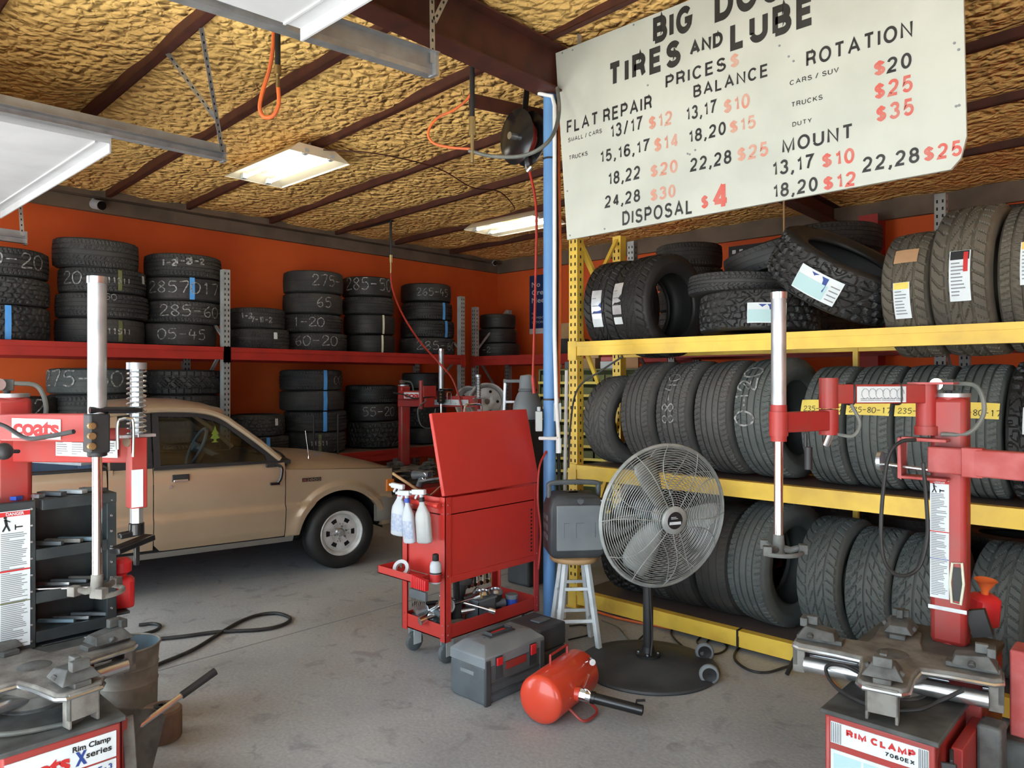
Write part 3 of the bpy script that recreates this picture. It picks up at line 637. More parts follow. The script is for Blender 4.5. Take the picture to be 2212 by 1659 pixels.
stack('dark middle shelf behind the yellow rack', Q, 1.05, [(1862, 2010, 752, 'rib', 'rubber_new', {}), (1850, 2030, 800, 'rib', 'rubber_new', {}), (1850, 2030, 850, 'worn', 'rubber_new', {})], 900, G3)
for k, (xl, w_, zt_, lk) in enumerate([(1320, 190, 1060, 'the fan'), (1500, 190, 1065, 'the fan rim'), (1690, 195, 1070, 'the thin rod'), (1885, 200, 1075, 'the hose loop'), (2085, 210, 1080, 'the red column')]):
    stack('floor pile in the dark behind ' + lk, ('Y', 5.55), 0, [(xl + 3 * j % 7, xl + w_ - (2 * j) % 5, zt_ + 62 * j, ['rib', 'worn', 'zig', 'worn'][(j + k) % 4], 'rubber_new', {}) for j in range(4)], zt_ + 248, 'dark tires piled behind the yellow rack')
# ---- tires standing on edge in the yellow rack
def stand(label, pat, rub, x, y, zbot, R, Wd, yaw=0.0, lean=0.0, group='tires standing in the yellow rack', hi=True, roll=0.0):
    a = Vector((math.cos(yaw) * math.cos(lean), math.sin(yaw) * math.cos(lean), math.sin(lean)))     # axle, towards +X
    f = Vector((math.sin(yaw), -math.cos(yaw), 0)); f = (f - a * f.dot(a)).normalized(); d = a.cross(f)
    M3 = Matrix((f, d, a)).transposed() @ Matrix.Rotation(roll, 3, 'Z')
    drop = R * math.cos(lean) + Wd / 2 * abs(math.sin(lean))
    t = tire(label, pat, rub, (x, y, zbot + drop * .985), R, Wd, M3, group, hi); return t
YT = 4.52
B = []
for k, (x, R, wd, pat, rub, yaw, lean, lab) in enumerate([
    (-3.10, .325, .245, 'asym', 'rubber_gray', -.16, .0, 'sport-tread tire with its open side showing, by the yellow end post'),
    (-2.765, .37, .25, 'rib', 'rubber_gray', -.05, .04, 'smooth grey ribbed tire second from the yellow end post, middle shelf'),
    (-2.485, .37, .25, 'zig', 'rubber_gray', -.05, .05, 'siped grey tire with tall looping chalk figures above the fan'),
    (-2.205, .37, .25, 'rib', 'rubber_gray', -.05, .05, 'grey ribbed tire between the two chalk-marked tires, middle shelf'),
    (-1.915, .375, .265, 'rib', 'rubber_green', -.10, .05, 'grey-green tire with chalk digits behind the thin changer rod'),
    (-1.545, .35, .235, 'rib', 'rubber_green', -.04, .0, 'yellow-taped tire beside the thin yellow center support'),
    (-1.30, .35, .235, 'rib', 'rubber_green', -.03, .0, 'yellow-taped tire marked 235-80-17 under the middle of the red arm'),
    (-1.055, .35, .235, 'rib', 'rubber_green', -.03, .0, 'yellow-taped tire marked 235-80-17 beside the red changer column'),
    (-.81, .35, .235, 'rib', 'rubber_green', -.03, .0, 'yellow-taped tire half hidden by the red changer column'),
    (-.55, .36, .26, 'at', 'rubber_new', -.03, .0, 'all-terrain tire with blue and silver stickers on the middle shelf')]):
    B.append(stand(lab, pat, rub, x, YT, 1.042, R, wd, yaw, lean))
chalk(B[2], '88-40', .12, .03, .085, 'up'); chalk(B[4], '0-20', .1, .02, .12, 'up'); chalk(B[4], '12', -.3, -.02, .08, 'up')
for k in (5, 6, 7, 8):
    patch(B[k], -.22, -.118, .236, .085, 'tape_yellow', 'tape_strip', 'across', 'wide yellow tape with a hand-written size', off=.006)
    chalk(B[k], '235-80-17', -.26, -.10, .030, 'across', 'ink', 'writing', w=.12, off=.008)
for a0, z0, c in ((-.30, -.05, 'paper'), (-.30, .005, 'label_silver')): patch(B[9], a0 + .3, z0, .045, .13, c, 'sticker', 'across', off=.006)
for a0, z0, c in ((.42, -.06, 'ink_blue'), (.42, -.02, 'paper')): patch(B[9], a0 + .5, z0, .04, .2, c, 'sticker', 'across', off=.006)
for x, R, wd, pat, rub, yaw, lean, lab in [
    (-2.98, .33, .24, 'at', 'rubber_new', .0, .0, 'dark tire behind the white stool legs, bottom shelf'),
    (-2.72, .33, .24, 'rib', 'rubber', .0, .0, 'dark tire behind the fan cage, bottom shelf'),
    (-2.50, .345, .23, 'worn', 'rubber', .03, .03, 'smooth dark tire behind the fan pole, bottom shelf'),
    (-2.225, .35, .24, 'worn', 'rubber', -.03, .03, 'worn tire beside the fan cage with a shiny scuff, bottom shelf'),
    (-1.93, .385, .265, 'rib', 'rubber_green', -.18, .0, 'large ribbed tire with its open side showing below the rod head'),
    (-1.55, .355, .245, 'asym', 'rubber_green', -.10, .03, 'sport-tread tire above the changer turntable, bottom shelf'),
    (-1.30, .34, .235, 'vee', 'rubber_green', -.08, .03, 'arrow-tread tire inside the hanging hose loop, bottom shelf'),
    (-1.06, .34, .235, 'vee', 'rubber_green', -.08, .0, 'arrow-tread tire against the red column, bottom shelf'),
    (-.70, .345, .24, 'asym', 'rubber_green', -.10, .0, 'sport-tread tire behind the red funnel can, bottom shelf'),
    (-.42, .345, .24, 'rib', 'rubber', -.05, .0, 'dark tire at the far end beside the funnel can, bottom shelf')]:
    stand(lab, pat, rub, x, YT, .132, R, wd, yaw, lean)
# top level: tires hang between the front and the rear beam
TZ = 1.815
A1 = stand('dark tire with two silver labels against the yellow end post, top level', 'asym', 'rubber_new', -3.12, YT, TZ + .03, .345, .27, .05)
A2 = stand('shiny dark tire with its open side towards the shop, top level', 'asym', 'rubber_new', -2.80, YT, TZ, .365, .30, -.12)
A5 = stand('brown-dusted tire with a yellow-topped label and cardboard, top level', 'asym', 'rubber_tan', -1.115, YT, TZ - .035, .345, .235, -.06, .02)
A6 = stand('brown-dusted sport-tread tire with a tall white label, top level', 'asym', 'rubber_tan', -.845, YT, TZ - .03, .395, .27, -.08)
A7 = stand('brown-dusted tire with an orange-topped label at the edge of the frame', 'zig', 'rubber_tan', -.565, YT, TZ - .02, .375, .27, -.06)
def sticker(t, a_top, z0, w, h, head=None, rows=9, mat='paper', seed=1, dark=None):
    """paper label on the tread: w along the axle, h along the turn, hung from angle a_top"""
    patch(t, a_top + h / UR, z0, w, h, mat, 'label', 'across', off=.006)
    if head: patch(t, a_top + .2 * h / UR, z0 + .004, w - .008, .18 * h, head, 'label_heading', 'across', off=.0075)
    rg = random.Random(seed)
    for i in range(rows):
        y = h * (.72 - .68 * i / rows); k = rg.uniform(.45, .95) * (w - .016)
        patch(t, a_top + (h - y) / UR, z0 + .008, k, .006, 'ink_gray', 'print_line', 'across', off=.0078)
    if dark: 
        vs = [(0, h * .28), (w, h * .28), (w, h * .62)]; wrap(t, [(x, y) for x, y in vs], [(0, 1, 2)], a_top + h / UR, z0, 'label_wedge', dark, 'across', off=.0078)
sticker(A1, -.30, -.04, .075, .24, rows=3, mat='label_silver', dark='ink_blue'); sticker(A2, -.42, -.105, .07, .22, rows=3, mat='label_silver', dark='ink'); 
patch(A1, .46, -.04, .075, .06, 'paper', 'label', 'across', off=.007); patch(A2, .38, -.10, .065, .05, 'paper', 'label', 'across', off=.007)
sticker(A5, -.12, -.045, .085, .20, 'tape_yellow', 8); patch(A5, -.42, -.05, .12, .09, 'paper_tan', 'cardboard_flap', 'across', off=.008)
sticker(A6, -.30, -.03, .085, .23, 'ink', 10); patch(A6, -.02, .028, .018, .09, 'ink_red', 'label_stripe', 'across', off=.008)
sticker(A7, -.38, -.03, .10, .20, 'letter_yellow', 8)
# ---- the heap in the middle of the top level: lying, tilted and leaning
HG = 'new tires heaped on the top level of the yellow rack'
def lay(label, pat, rub, c, R, wd, nrm, spin=0.0):
    n = Vector(nrm).normalized(); f = Vector((.4, -1, 0)); f = (f - n * f.dot(n)).normalized(); d = n.cross(f)
    return tire(label, pat, rub, c, R, wd, Matrix((f, d, n)).transposed() @ Matrix.Rotation(spin, 3, 'Z'), HG, True)
H1 = lay('all-terrain tire lying flat with a wide blue-cornered label', 'at', 'rubber_new', (-2.06, 4.50, 2.065), .37, .25, (.0, .05, 1))
H2 = lay('siped tire lying flat on the labelled all-terrain tire', 'zig', 'rubber', (-2.20, 4.58, 2.262), .36, .13, (.04, .03, 1))
H3 = lay('smooth dark tire tilted on top of the flat heap', 'worn', 'rubber_new', (-2.09, 4.86, 2.475), .355, .18, (-.22, -.12, 1))
H4 = lay('big all-terrain tire leaning off the heap with a large tilted label', 'at', 'rubber_new', (-1.545, 4.45, 2.275), .40, .27, (.545, -.17, .80))
sticker_w = .24
def wide_label(t, a0, z0, w, h):
    patch(t, a0, z0, w, h, 'paper', 'label', 'round', off=.006); patch(t, a0 + .008, z0 + .006, w * .72, h * .6, 'ink_teal', 'label_picture', 'round', off=.0075)
    wrap(t, [(w * .28, h * .92), (w * .68, h * .92), (w * .68, h * .35)], [(0, 1, 2)], a0, z0, 'label_wedge', 'ink_blue', 'round', off=.0085)
    for i in range(4): patch(t, a0 + (w * .76) / UR, z0 + h * (.15 + .18 * i), w * .2, .006, 'ink_gray', 'print_line', 'round', off=.0075)
fa = lambda o: math.atan2((o.matrix_world.inverted() @ Vector((0, 0, 1.65))).y, (o.matrix_world.inverted() @ Vector((0, 0, 1.65))).x)
wide_label(H1, fa(H1) - .18, -.09, .22, .12); wide_label(H4, fa(H4) - .50, -.075, .23, .13)
# ------------------------------------------------------------------ pickup truck: local x forward, y from its near side (0) to the far side (WT), z up
TRZ = math.atan2(.981, .193); WT = 1.55
truck = thing('pickup_truck', 'tan two-door pickup truck parked along the red tire rack', 'truck', (-5.48, 3.65, 0), TRZ)
def interp(x, P):
    if x <= P[0][0]: return P[0][1]
    for (a, b), (c, d) in zip(P, P[1:]):
        if x <= c: return b + (d - b) * (x - a) / (c - a)
    return P[-1][1]
YS = [(.28, .09), (.33, .05), (.40, .025), (.50, .008), (.572, 0), (.588, .0), (.612, .024), (.72, .014), (.86, .014), (.93, .022), (.99, .05)]
def yside(z): return interp(z, YS)
XF, XB, RA = .02, -2.53, .382                         # wheel centres, arch radius
def arch(x, z0):
    for c in (XF, XB):
        if abs(x - c) < RA: return max(z0, .31 + math.sqrt(RA * RA - (x - c) ** 2))
    return z0
def flare(x, z):
    d = min(math.hypot(x - c, z - .31) for c in (XF, XB))
    return -.022 * max(0, min(1, (RA + .085 - d) / .04)) if z > .34 else 0
def side(name, x0, x1, z0, ztop, mat='truck_gold', parent=truck, far=False, nz=30, closed=True):
    xs = {x0, x1} | {x0 + (x1 - x0) * i / 24 for i in range(25)}
    for c in (XF, XB): xs |= {c + RA * math.cos(t * math.pi / 28) for t in range(29) if x0 < c + RA * math.cos(t * math.pi / 28) < x1}
    xs = sorted(xs); rows = []; s = lambda y: WT - y if far else y
    zlev = [.588, .60, .612]
    for x in xs:
        a = arch(x, z0 if not callable(z0) else z0(x)); b = ztop(x) if callable(ztop) else ztop
        zz = [a + (b - a) * (k / nz) ** 1.25 for k in range(nz + 1)]
        row = [(x, s(yside(z) + flare(x, z)), z) for z in zz]
        if closed: row = [(x, s(yside(zz[0]) + flare(x, zz[0]) + .05), zz[0])] + row + [(x, s(yside(b) + .05), b - .002)]
        rows.append(row)
    return MB().grid(rows).build(name, mat, parent, ang=50)
for far in (False, True):
    side('fender', -.478, .50, .335, lambda x: interp(x, [(-.48, .903), (.51, .846)]), far=far)
    side('bed_side', -3.36, -1.80, .36, lambda x: .985, far=far)
    side('cab_side', -1.79, -1.492, .36, lambda x: .985, far=far)
    side('sill', -1.79, -.40, .285, lambda x: .335, 'truck_gray', far=far, nz=4)
def zdoor(x): return .345 + (max(0, (-1.43 - x)) / .055) ** 2 * .05
door = side('door', -1.486, -.484, zdoor, lambda x: interp(x, [(-1.49, .985), (-.48, .962)]))
side('door', -1.486, -.484, zdoor, lambda x: interp(x, [(-1.49, .985), (-.48, .962)]), far=True)
def q(x, y, z): return (x, y, z)
mb = MB().box(-1.36, -1.235, .004, .02, .872, .925); mb.build('door_handle', 'black_trim', door, bev=.006)
MB().box(-1.35, -1.245, -.004, .012, .868, .887).build('handle_lip', 'chrome', door, bev=.004)
MB().cyl((-1.37, .02, .835), (-1.37, -.002, .835), .012).build('lock', 'chrome', door)
MB().tube(smooth_path([(-.575, -.01, .955), (-.53, -.035, .93), (-.535, -.04, .85), (-.56, -.03, .80)]), .012).cbox((-.585, -.03, .80), (.075, .03, .02)).build('mirror_arm', 'black_gloss', door)
MB().cbox((-.60, .0, .95), (.10, .03, .03)).build('mirror_base', 'black_trim', door, bev=.008)
MB().box(-1.486, -.52, .018, .03, .966, .982).build('belt_molding', 'black_trim', door)
# door window: black frame, glass
def yg(z): return .045 + (z - .98) * .24
OUT = [(-1.482, .975), (-1.478, 1.405), (-1.12, 1.392), (-1.0, 1.365), (-.90, 1.312), (-.56, 1.03), (-.545, .965)]
INN = [(-1.435, 1.0), (-1.437, 1.372), (-1.15, 1.358), (-1.03, 1.325), (-.93, 1.27), (-.64, 1.03), (-.63, .985)]
def ring(mb, A, Bp, y0, y1):
    n = len(A); vs = []
    for P_, dy in ((A, y0), (Bp, y0), (Bp, y1), (A, y1)): vs += [(x, yg(z) + dy, z) for x, z in P_]
    fs = []
    for k in range(4):
        for i in range(n): j = (i + 1) % n; fs.append((k * n + i, k * n + j, ((k + 1) % 4) * n + j, ((k + 1) % 4) * n + i))
    return mb.add(vs, fs)
ring(MB(), OUT, INN, -.012, .03).build('window_frame', 'black_trim', door)
MB().add([(x, yg(z) + .01, z) for x, z in INN], [tuple(range(len(INN)))]).build('window_glass', 'truck_glass', door)
vs = [(x, WT - yg(z) - .01, z) for x, z in INN]
mb = MB(); n = len(OUT); vs = [(x, WT - yg(z), z) for x, z in OUT] + [(x, WT - yg(z), z) for x, z in INN]
mb.add(vs, [(i, (i + 1) % n, n + (i + 1) % n, n + i) for i in range(n)]).build('window_frame', 'black_trim', truck)
# quarter panel with louvres behind the door
for far in (False, True):
    s = (lambda y: WT - y) if far else (lambda y: y)
    mb = MB().add([(-1.775, s(yg(.98)), .98), (-1.49, s(yg(.98)), .98), (-1.49, s(yg(1.41)), 1.41), (-1.70, s(yg(1.41)), 1.41), (-1.775, s(yg(1.36)), 1.36)], [(0, 1, 2, 3, 4)])
    for k in range(6): z = 1.01 + .022 * k; mb.bar((-1.62, s(yg(z) - .004), z), (-1.50, s(yg(z) - .004), z), .006, .01)
    mb.build('quarter_panel', 'black_trim', truck)
# roof, pillars, hood
def zroof(x): return interp(x, [(-1.78, 1.395), (-1.70, 1.422), (-1.45, 1.438), (-1.2, 1.43), (-1.05, 1.395), (-.97, 1.355)])
rows = []
for i in range(17):
    x = -1.78 + .83 * i / 16; r = []
    for j in range(21):
        t = j / 20; e = 1 - abs(2 * t - 1) ** 3.2
        r.append((x + (.07 * (1 - (2 * t - 1) ** 2) if i > 12 else 0) * (i - 12) / 4, .105 + t * (WT - .21), zroof(x) + .065 * e - (.025 if j in (0, 20) else 0)))
    rows.append(r)
MB().grid(rows).build('roof', 'truck_gold', truck, ang=60)
for s in (lambda y: y, lambda y: WT - y):
    MB().tube([(x, s(y), z) for x, y, z in smooth_path([(-1.78, .115, 1.40), (-1.45, .115, 1.425), (-1.15, .125, 1.412), (-.98, .12, 1.365), (-.85, .10, 1.275), (-.66, .065, 1.12), (-.52, .04, .99)])], .024).build('pillar', 'truck_gold', truck)
    MB().bar((-1.76, s(.09), .98), (-1.745, s(.15), 1.41), .06, .05).build('pillar', 'truck_gold', truck)
rows = []
for i in range(17):
    x = -.49 + 1.04 * i / 16; ze = interp(x, [(-.49, .905), (.51, .85), (.55, .80)]); zm = interp(x, [(-.49, 1.035), (0, .985), (.3, .925), (.5, .868), (.55, .815)])
    rows.append([(x, .024 + (WT - .048) * j / 24, ze + (zm - ze) * (1 - abs(2 * j / 24 - 1) ** 2.6)) for j in range(25)])
hood = MB().grid(rows).build('hood', 'truck_gold', truck, ang=60)
MB().cyl((-.215, .2, .965), (-.215, .2, .985), .012).cyl((-.215, .2, .985), (-.245, .2, 1.21), .004, .003).build('antenna', 'chrome', truck)
MB().add([(-.50, .08, .985), (-.43, WT / 2, 1.02), (-.50, WT - .08, .985), (-.96, WT - .16, 1.375), (-.90, WT / 2, 1.41), (-.96, .16, 1.375)], [(0, 1, 4, 5), (1, 2, 3, 4)]).build('windshield', 'truck_glass', truck)
MB().bar((-.47, .04, .965), (-.41, WT / 2, 1.0), .08, .03).bar((-.41, WT / 2, 1.0), (-.47, WT - .04, .965), .08, .03).tube(smooth_path([(-.46, .1, 1.0), (-.5, .12, 1.04), (-.53, .35, 1.07), (-.5, .7, 1.06)]), .008).build('cowl_and_wipers', 'black_trim', truck)
MB().box(.48, .545, .03, WT - .03, .60, .80).build('grille', 'black_trim', truck, bev=.01)
for y in (.05, WT - .35): MB().box(.53, .555, y, y + .3, .63, .77).build('headlight', 'chrome', truck, bev=.01)
MB().box(.44, .515, -.004, .03, .64, .75).build('marker_lamp', 'amber', truck, bev=.006)
mb = MB(); pts = [(.34, -.005), (.40, -.012), (.50, .0), (.62, .10), (.66, .4), (.66, WT - .4), (.62, WT - .10), (.50, WT), (.40, WT + .012), (.34, WT + .005)]
rows = [[(x - d * (1 if abs(y - WT / 2) < .7 else 0), y + d * (1 if y < .2 else -1 if y > WT - .2 else 0), z) for d, z in ((.02, .38), (0, .41), (0, .585), (.02, .60), (.06, .60), (.06, .38))] for x, y in pts]
MB().grid([r + [r[0]] for r in rows], False).build('front_bumper', 'truck_gray', truck)
# badge on the fender
mb = put2d(MB(), text2d('B2000', .03, 1.1), (-.335, .008, .792), (1, 0, 0), (0, 0, 1), .022, .155); mb.build('badge_letters', 'chrome', truck, label='B2000 model badge letters')
MB().box(-.34, -.175, .009, .016, .788, .820).build('badge', 'black_trim', truck)
# underside, inner wheel houses, floor pan
MB().box(-3.3, -.42, .18, WT - .18, .27, .40).box(-.42, .42, .36, WT - .36, .25, .5).box(.40, .46, .1, WT - .1, .33, .8).box(-1.78, -.5, .07, WT - .07, .33, .42).build('chassis', 'hole_dark', truck)
for c in (XF, XB):
    for y0, y1 in ((.06, .36), (WT - .36, WT - .06)):
        rows = [[(c + (RA + .015) * math.cos(t * math.pi / 16), y, .31 + (RA + .015) * math.sin(t * math.pi / 16)) for y in (y0 - .02, y1)] for t in range(17)]
        MB().grid(rows).build('wheel_house', 'black_trim', truck)
def wheel(x, y, sgn):
    """sgn -1: outer face towards y-"""
    w = MB().at((x, y, .31), rx=math.pi / 2 * (1 if sgn < 0 else -1))
    w.lathe([(.185, -.085), (.20, -.10), (.26, -.108), (.292, -.088), (.309, -.07), (.313, -.03), (.309, -.03), (.309, -.02), (.313, -.02), (.313, .02), (.309, .02), (.309, .03), (.313, .03), (.309, .07), (.292, .088), (.26, .106), (.205, .10), (.188, .088), (.185, .07)], 56)
    o = w.build('wheel', 'rubber_new', truck, label='black road tire of the truck')
    r = MB().at((x, y, .31), rx=math.pi / 2 * (1 if sgn < 0 else -1))
    r.lathe([(.19, .088), (.196, .095), (.188, .098), (.172, .086), (.168, .06), (.160, .05), (.155, .052)], 48)
    for k in range(6):                                                  # dish with six windows
        a0 = k * math.pi / 3; g = .2
        P_ = [(.07, .052), (.095, .06), (.132, .058), (.157, .052)]
        r.lathe(P_, 6, a0 + g, a0 + math.pi / 3 - g)
        r.lathe([(.132, .058), (.157, .052)], 4, a0 - g, a0 + g); r.lathe([(.07, .052), (.098, .06)], 4, a0 - g, a0 + g)
    r.lathe([(.0, .040), (.07, .052)], 32); r.build('rim', 'wheel_silver', o)
    h = MB().at((x, y, .31), rx=math.pi / 2 * (1 if sgn < 0 else -1)).lathe([(0, .095), (.022, .095), (.028, .085), (.030, .05), (.045, .045)], 24)
    for k in range(6): a = k * math.pi / 3 + .3; h.cyl((.054 * math.cos(a), .054 * math.sin(a), .045), (.054 * math.cos(a), .054 * math.sin(a), .068), .009, n=6)
    h.build('hub_and_lug_nuts', 'rod_steel', o)
    d = MB().at((x, y, .31), rx=math.pi / 2 * (1 if sgn < 0 else -1)).cyl((0, 0, .0), (0, 0, .035), .165); d.build('brake_drum', 'hole_dark', o)
for x in (XF, XB): wheel(x, .115, -1); wheel(x, WT - .115, 1)
# cab interior
MB().box(-1.75, -1.14, .12, WT - .12, .42, .68).build('seat', 'seat_cloth', truck, bev=.04)
MB().add([(-1.62, y, z) if z > 0 else (-1.48, y, .66) for y in (.12, WT - .12) for z in (0, 1)], []).at()
mb = MB(); mb.add([(-1.74, .12, .66), (-1.52, .12, .66), (-1.62, .12, 1.1), (-1.74, .12, 1.1), (-1.74, WT - .12, .66), (-1.52, WT - .12, .66), (-1.62, WT - .12, 1.1), (-1.74, WT - .12, 1.1)], [(0, 1, 2, 3), (7, 6, 5, 4), (1, 5, 6, 2), (3, 2, 6, 7), (0, 3, 7, 4)])
mb.build('seat_back', 'seat_cloth', truck, bev=.03)
mb = MB(); P_ = [(-.46, .55), (-.82, .60), (-.84, .86), (-.78, .955), (-.46, .97)]
mb.add([(x, y, z) for y in (.08, WT - .08) for x, z in P_], [(0, 1, 2, 3, 4), (9, 8, 7, 6, 5)] + [(i, (i + 1) % 5, 5 + (i + 1) % 5, 5 + i) for i in range(5)])
mb.build('dashboard', 'black_trim', truck, bev=.02)
sw = MB().at((-.93, 1.17, 1.03), ry=math.radians(-65))
sw.tube([(.185 * math.cos(t * math.pi / 16), .185 * math.sin(t * math.pi / 16), 0) for t in range(32)], .016, closed=True)
sw.cyl((0, 0, -.02), (0, 0, .03), .045); sw.bar((0, -.18, 0), (0, .18, 0), .03, .014).cyl((0, 0, -.22), (0, 0, 0), .025)
sw.build('steering_wheel', 'plastic_gray', truck)
MB().cbox((-.95, WT / 2, 1.37), (.02, .2, .05)).build('rear_view_mirror', 'black_gloss', truck, bev=.008)
MB().add([(-1.77, .12, .985), (-1.77, WT - .12, .985), (-1.735, WT - .19, 1.37), (-1.735, .19, 1.37)], [(0, 1, 2, 3)]).build('rear_window', 'truck_glass', truck)
MB().box(-1.79, -1.76, .03, WT - .03, .40, .985).build('cab_back', 'truck_gold', truck)
# bed
mb = MB()
for y0, y1 in ((.05, .12), (WT - .12, WT - .05)): mb.box(-3.36, -1.80, y0, y1, .60, .992)
mb.box(-3.36, -1.80, .1, WT - .1, .52, .60).box(-1.86, -1.80, .06, WT - .06, .6, .985)
for c in (XB,):
    for y0, y1 in ((.11, .32), (WT - .32, WT - .11)): mb.box(c - .38, c + .38, y0, y1, .6, .76)
mb.build('bed_liner', 'bed_blue', truck, bev=.012)
for s in (lambda y: y, lambda y: WT - y): MB().bar((-3.36, s(.085), .996), (-1.80, s(.085), .996), .09, .014, up=(0, 0, 1)).build('bed_rail', 'black_trim', truck, bev=.004)
MB().box(-3.40, -3.36, .05, WT - .05, .5, .98).build('tailgate', 'truck_gold', truck, bev=.01)
# spanner boards lying in the bed
def tw(x, y, z): c, s = math.cos(TRZ), math.sin(TRZ); return Vector((-5.48 + c * x - s * y, 3.65 + s * x + c * y, z))
tag(MB().bar(tw(-1.90, .30, 1.02), tw(-2.5, 1.40, 1.01), .09, .02, up=(0, 0, 1)).build('plank', 'box_gray'), 'pale grey plank lying across the blue truck bed', 'plank')
fr = thing('air_freshener', 'yellow tree-shaped air freshener hanging in the truck cab', 'air freshener', tw(-.86, WT / 2, 1.10), TRZ)
mb = MB(); prof = [(-.035, 0), (-.012, .012), (-.012, .03), (-.045, .035), (-.02, .07), (-.035, .075), (-.012, .11), (0, .15), (.012, .11), (.035, .075), (.02, .07), (.045, .035), (.012, .03), (.012, .012), (.035, 0)]
vs = [(x * .9, d, z) for d in (-.003, .003) for x, z in prof]; n = len(prof)
mb.add(vs, [tuple(range(n)), tuple(range(2 * n - 1, n - 1, -1))] + [(i, (i + 1) % n, n + (i + 1) % n, n + i) for i in range(n)]).build('scented_card', 'lime', fr)
MB().cyl((0, 0, .15), (-.06, 0, .25), .0015, n=5).build('string', 'chalk', fr)
# ------------------------------------------------------------------ tire changers: local x along the front, y to the back, front face at y = 0
CHANGER = {}
def changer(label, loc, rz, colx=.07, tx=0.0):
    r = thing('tire_changer', label, 'tire changer', loc, rz, None)
    dusty = 'machine_red_dusty'
    # cabinet: narrow front box with a lid that overhangs, wider rear body
    body = MB().box(-.172, .172, 0, .60, .05, .488).box(-.20, .22, .42, .80, .04, .60).build('cabinet', 'machine_red', r, bev=.008)
    MB().box(-.185, .185, -.012, .62, .488, .505).build('top_plate', 'dirty_top', r, bev=.004)
    MB().box(-.205, .225, .41, .81, .60, .625).build('rear_deck', 'dirty_top', r, bev=.004)
    MB().box(-.19, .19, -.01, .82, .0, .05).build('base_skid', 'cast_gray', r)
    # pedestal and hub under the table
    MB().at((tx, .345, -.05)).lathe([(.15, .505), (.15, .52), (.105, .53), (.098, .60), (.12, .63), (.12, .655)], 28).build('pedestal', 'cast_dusty', r)
    MB().at((tx, .345, -.05)).lathe([(.10, .505), (.112, .51), (.112, .56), (.10, .565)], 24).build('hub_cylinder', 'cast_gray', r)
    # four-armed turntable
    P_ = []; 
    for k in range(4):
        a = k * math.pi / 2 + math.pi / 4 * 0 + .18
        for da, rr in ((-.78, .135), (-.42, .20), (-.24, .325), (-.17, .345), (.17, .345), (.24, .325), (.42, .20)): P_.append((rr * math.cos(a + da), rr * math.sin(a + da)))
    tt = MB().at((tx, .345, -.05)).prism(P_, .658, .682).build('turntable', 'cast_dusty', r, bev=.006)
    ed = MB().at((tx, .345, -.05)); m_ = len(P_)
    ed.tube([(x, y, .662) for x, y in P_], .008, n=6, closed=True).build('table_edge', 'rod_steel', tt)
    cyls = MB().at((tx, .345, -.05))
    for k in range(4):
        a = k * math.pi / 2 + .18; c, s = math.cos(a), math.sin(a)
        j = MB().at((tx, .345, -.05), rz=a)                                   # jaw: slide block, toothed clamp, end bracket
        j.box(.17, .335, -.028, .028, .682, .70).add([(.19, -.05, .70), (.33, -.065, .70), (.33, .065, .70), (.19, .05, .70), (.20, -.03, .728), (.30, -.035, .742), (.30, .035, .742), (.20, .03, .728)], [(0, 1, 5, 4), (1, 2, 6, 5), (2, 3, 7, 6), (3, 0, 4, 7), (4, 5, 6, 7), (3, 2, 1, 0)])
        j.box(.295, .322, -.03, .03, .735, .768).box(.26, .30, -.012, .012, .742, .775)
        j.cyl((.25, -.045, .715), (.25, -.058, .705), .012, n=10).cyl((.28, .045, .715), (.28, .06, .705), .012, n=10)
        j.build('jaw', 'cast_gray', r, bev=.003)
        b = MB().at((tx, .345, -.05), rz=a).box(.325, .345, -.05, .05, .585, .675).box(.30, .345, -.05, -.04, .56, .66).box(.30, .345, .04, .05, .56, .66)
        b.build('jaw_bracket', 'cast_dusty', r, bev=.003)
    for sgn in (-1, 1):
        MB().at((tx, .345, -.05), rz=.18).cyl((-.30, .055 * sgn, .60), (.30, .055 * sgn, .60), .028 if sgn < 0 else .012).build('clamp_cylinder', 'rod_steel', r)
    MB().at((tx, .345, -.05)).lathe([(0, .685), (.05, .685), (.055, .682)], 20).build('table_boss', 'cast_gray', tt)
    # column
    cx, cy = colx, .68
    col = MB().cyl((cx, cy, .60), (cx, cy, 1.585), .062, n=28).build('column', 'machine_red', r)
    MB().box(cx - .063, cx + .063, cy - .066, cy + .03, .62, 1.585).build('column_face', 'machine_red', col, bev=.02)
    MB().cyl((cx, cy, 1.585), (cx, cy, 1.60), .066, n=28).build('column_cap', 'steel_galv', r)
    g = MB().cyl((cx - .01, cy, 1.60), (cx - .01, cy, 1.64), .012).box(cx - .028, cx + .01, cy - .02, cy + .02, 1.61, 1.655)
    g.build('valve_block', 'cast_gray', r, bev=.003)
    MB().cyl((cx - .045, cy - .012, 1.635), (cx - .045, cy - .04, 1.635), .024, n=20).build('pressure_gauge', 'rod_steel', r)
    MB().tube(smooth_path([(cx + .01, cy - .01, 1.64), (cx + .09, cy - .02, 1.625), (cx + .115, cy - .03, 1.53), (cx + .07, cy - .05, 1.45), (cx - .02, cy - .075, 1.44)]), .009).build('air_hose', 'hose_gray', r)
    return r
RC = changer('red tire changer lettered RIM CLAMP in front of the yellow rack', (-.788, 2.62, 0), 0, .07, -.05)
LC = changer('red tire changer with tall silver tube beside the tan truck', (-2.69, .742, 0), math.pi / 2, 0.0)
def L2W(r, x, y, z): return ROOTM[r.name] @ Vector((x, y, z))
def W2L(r, p): return ROOTM[r.name].inverted() @ p
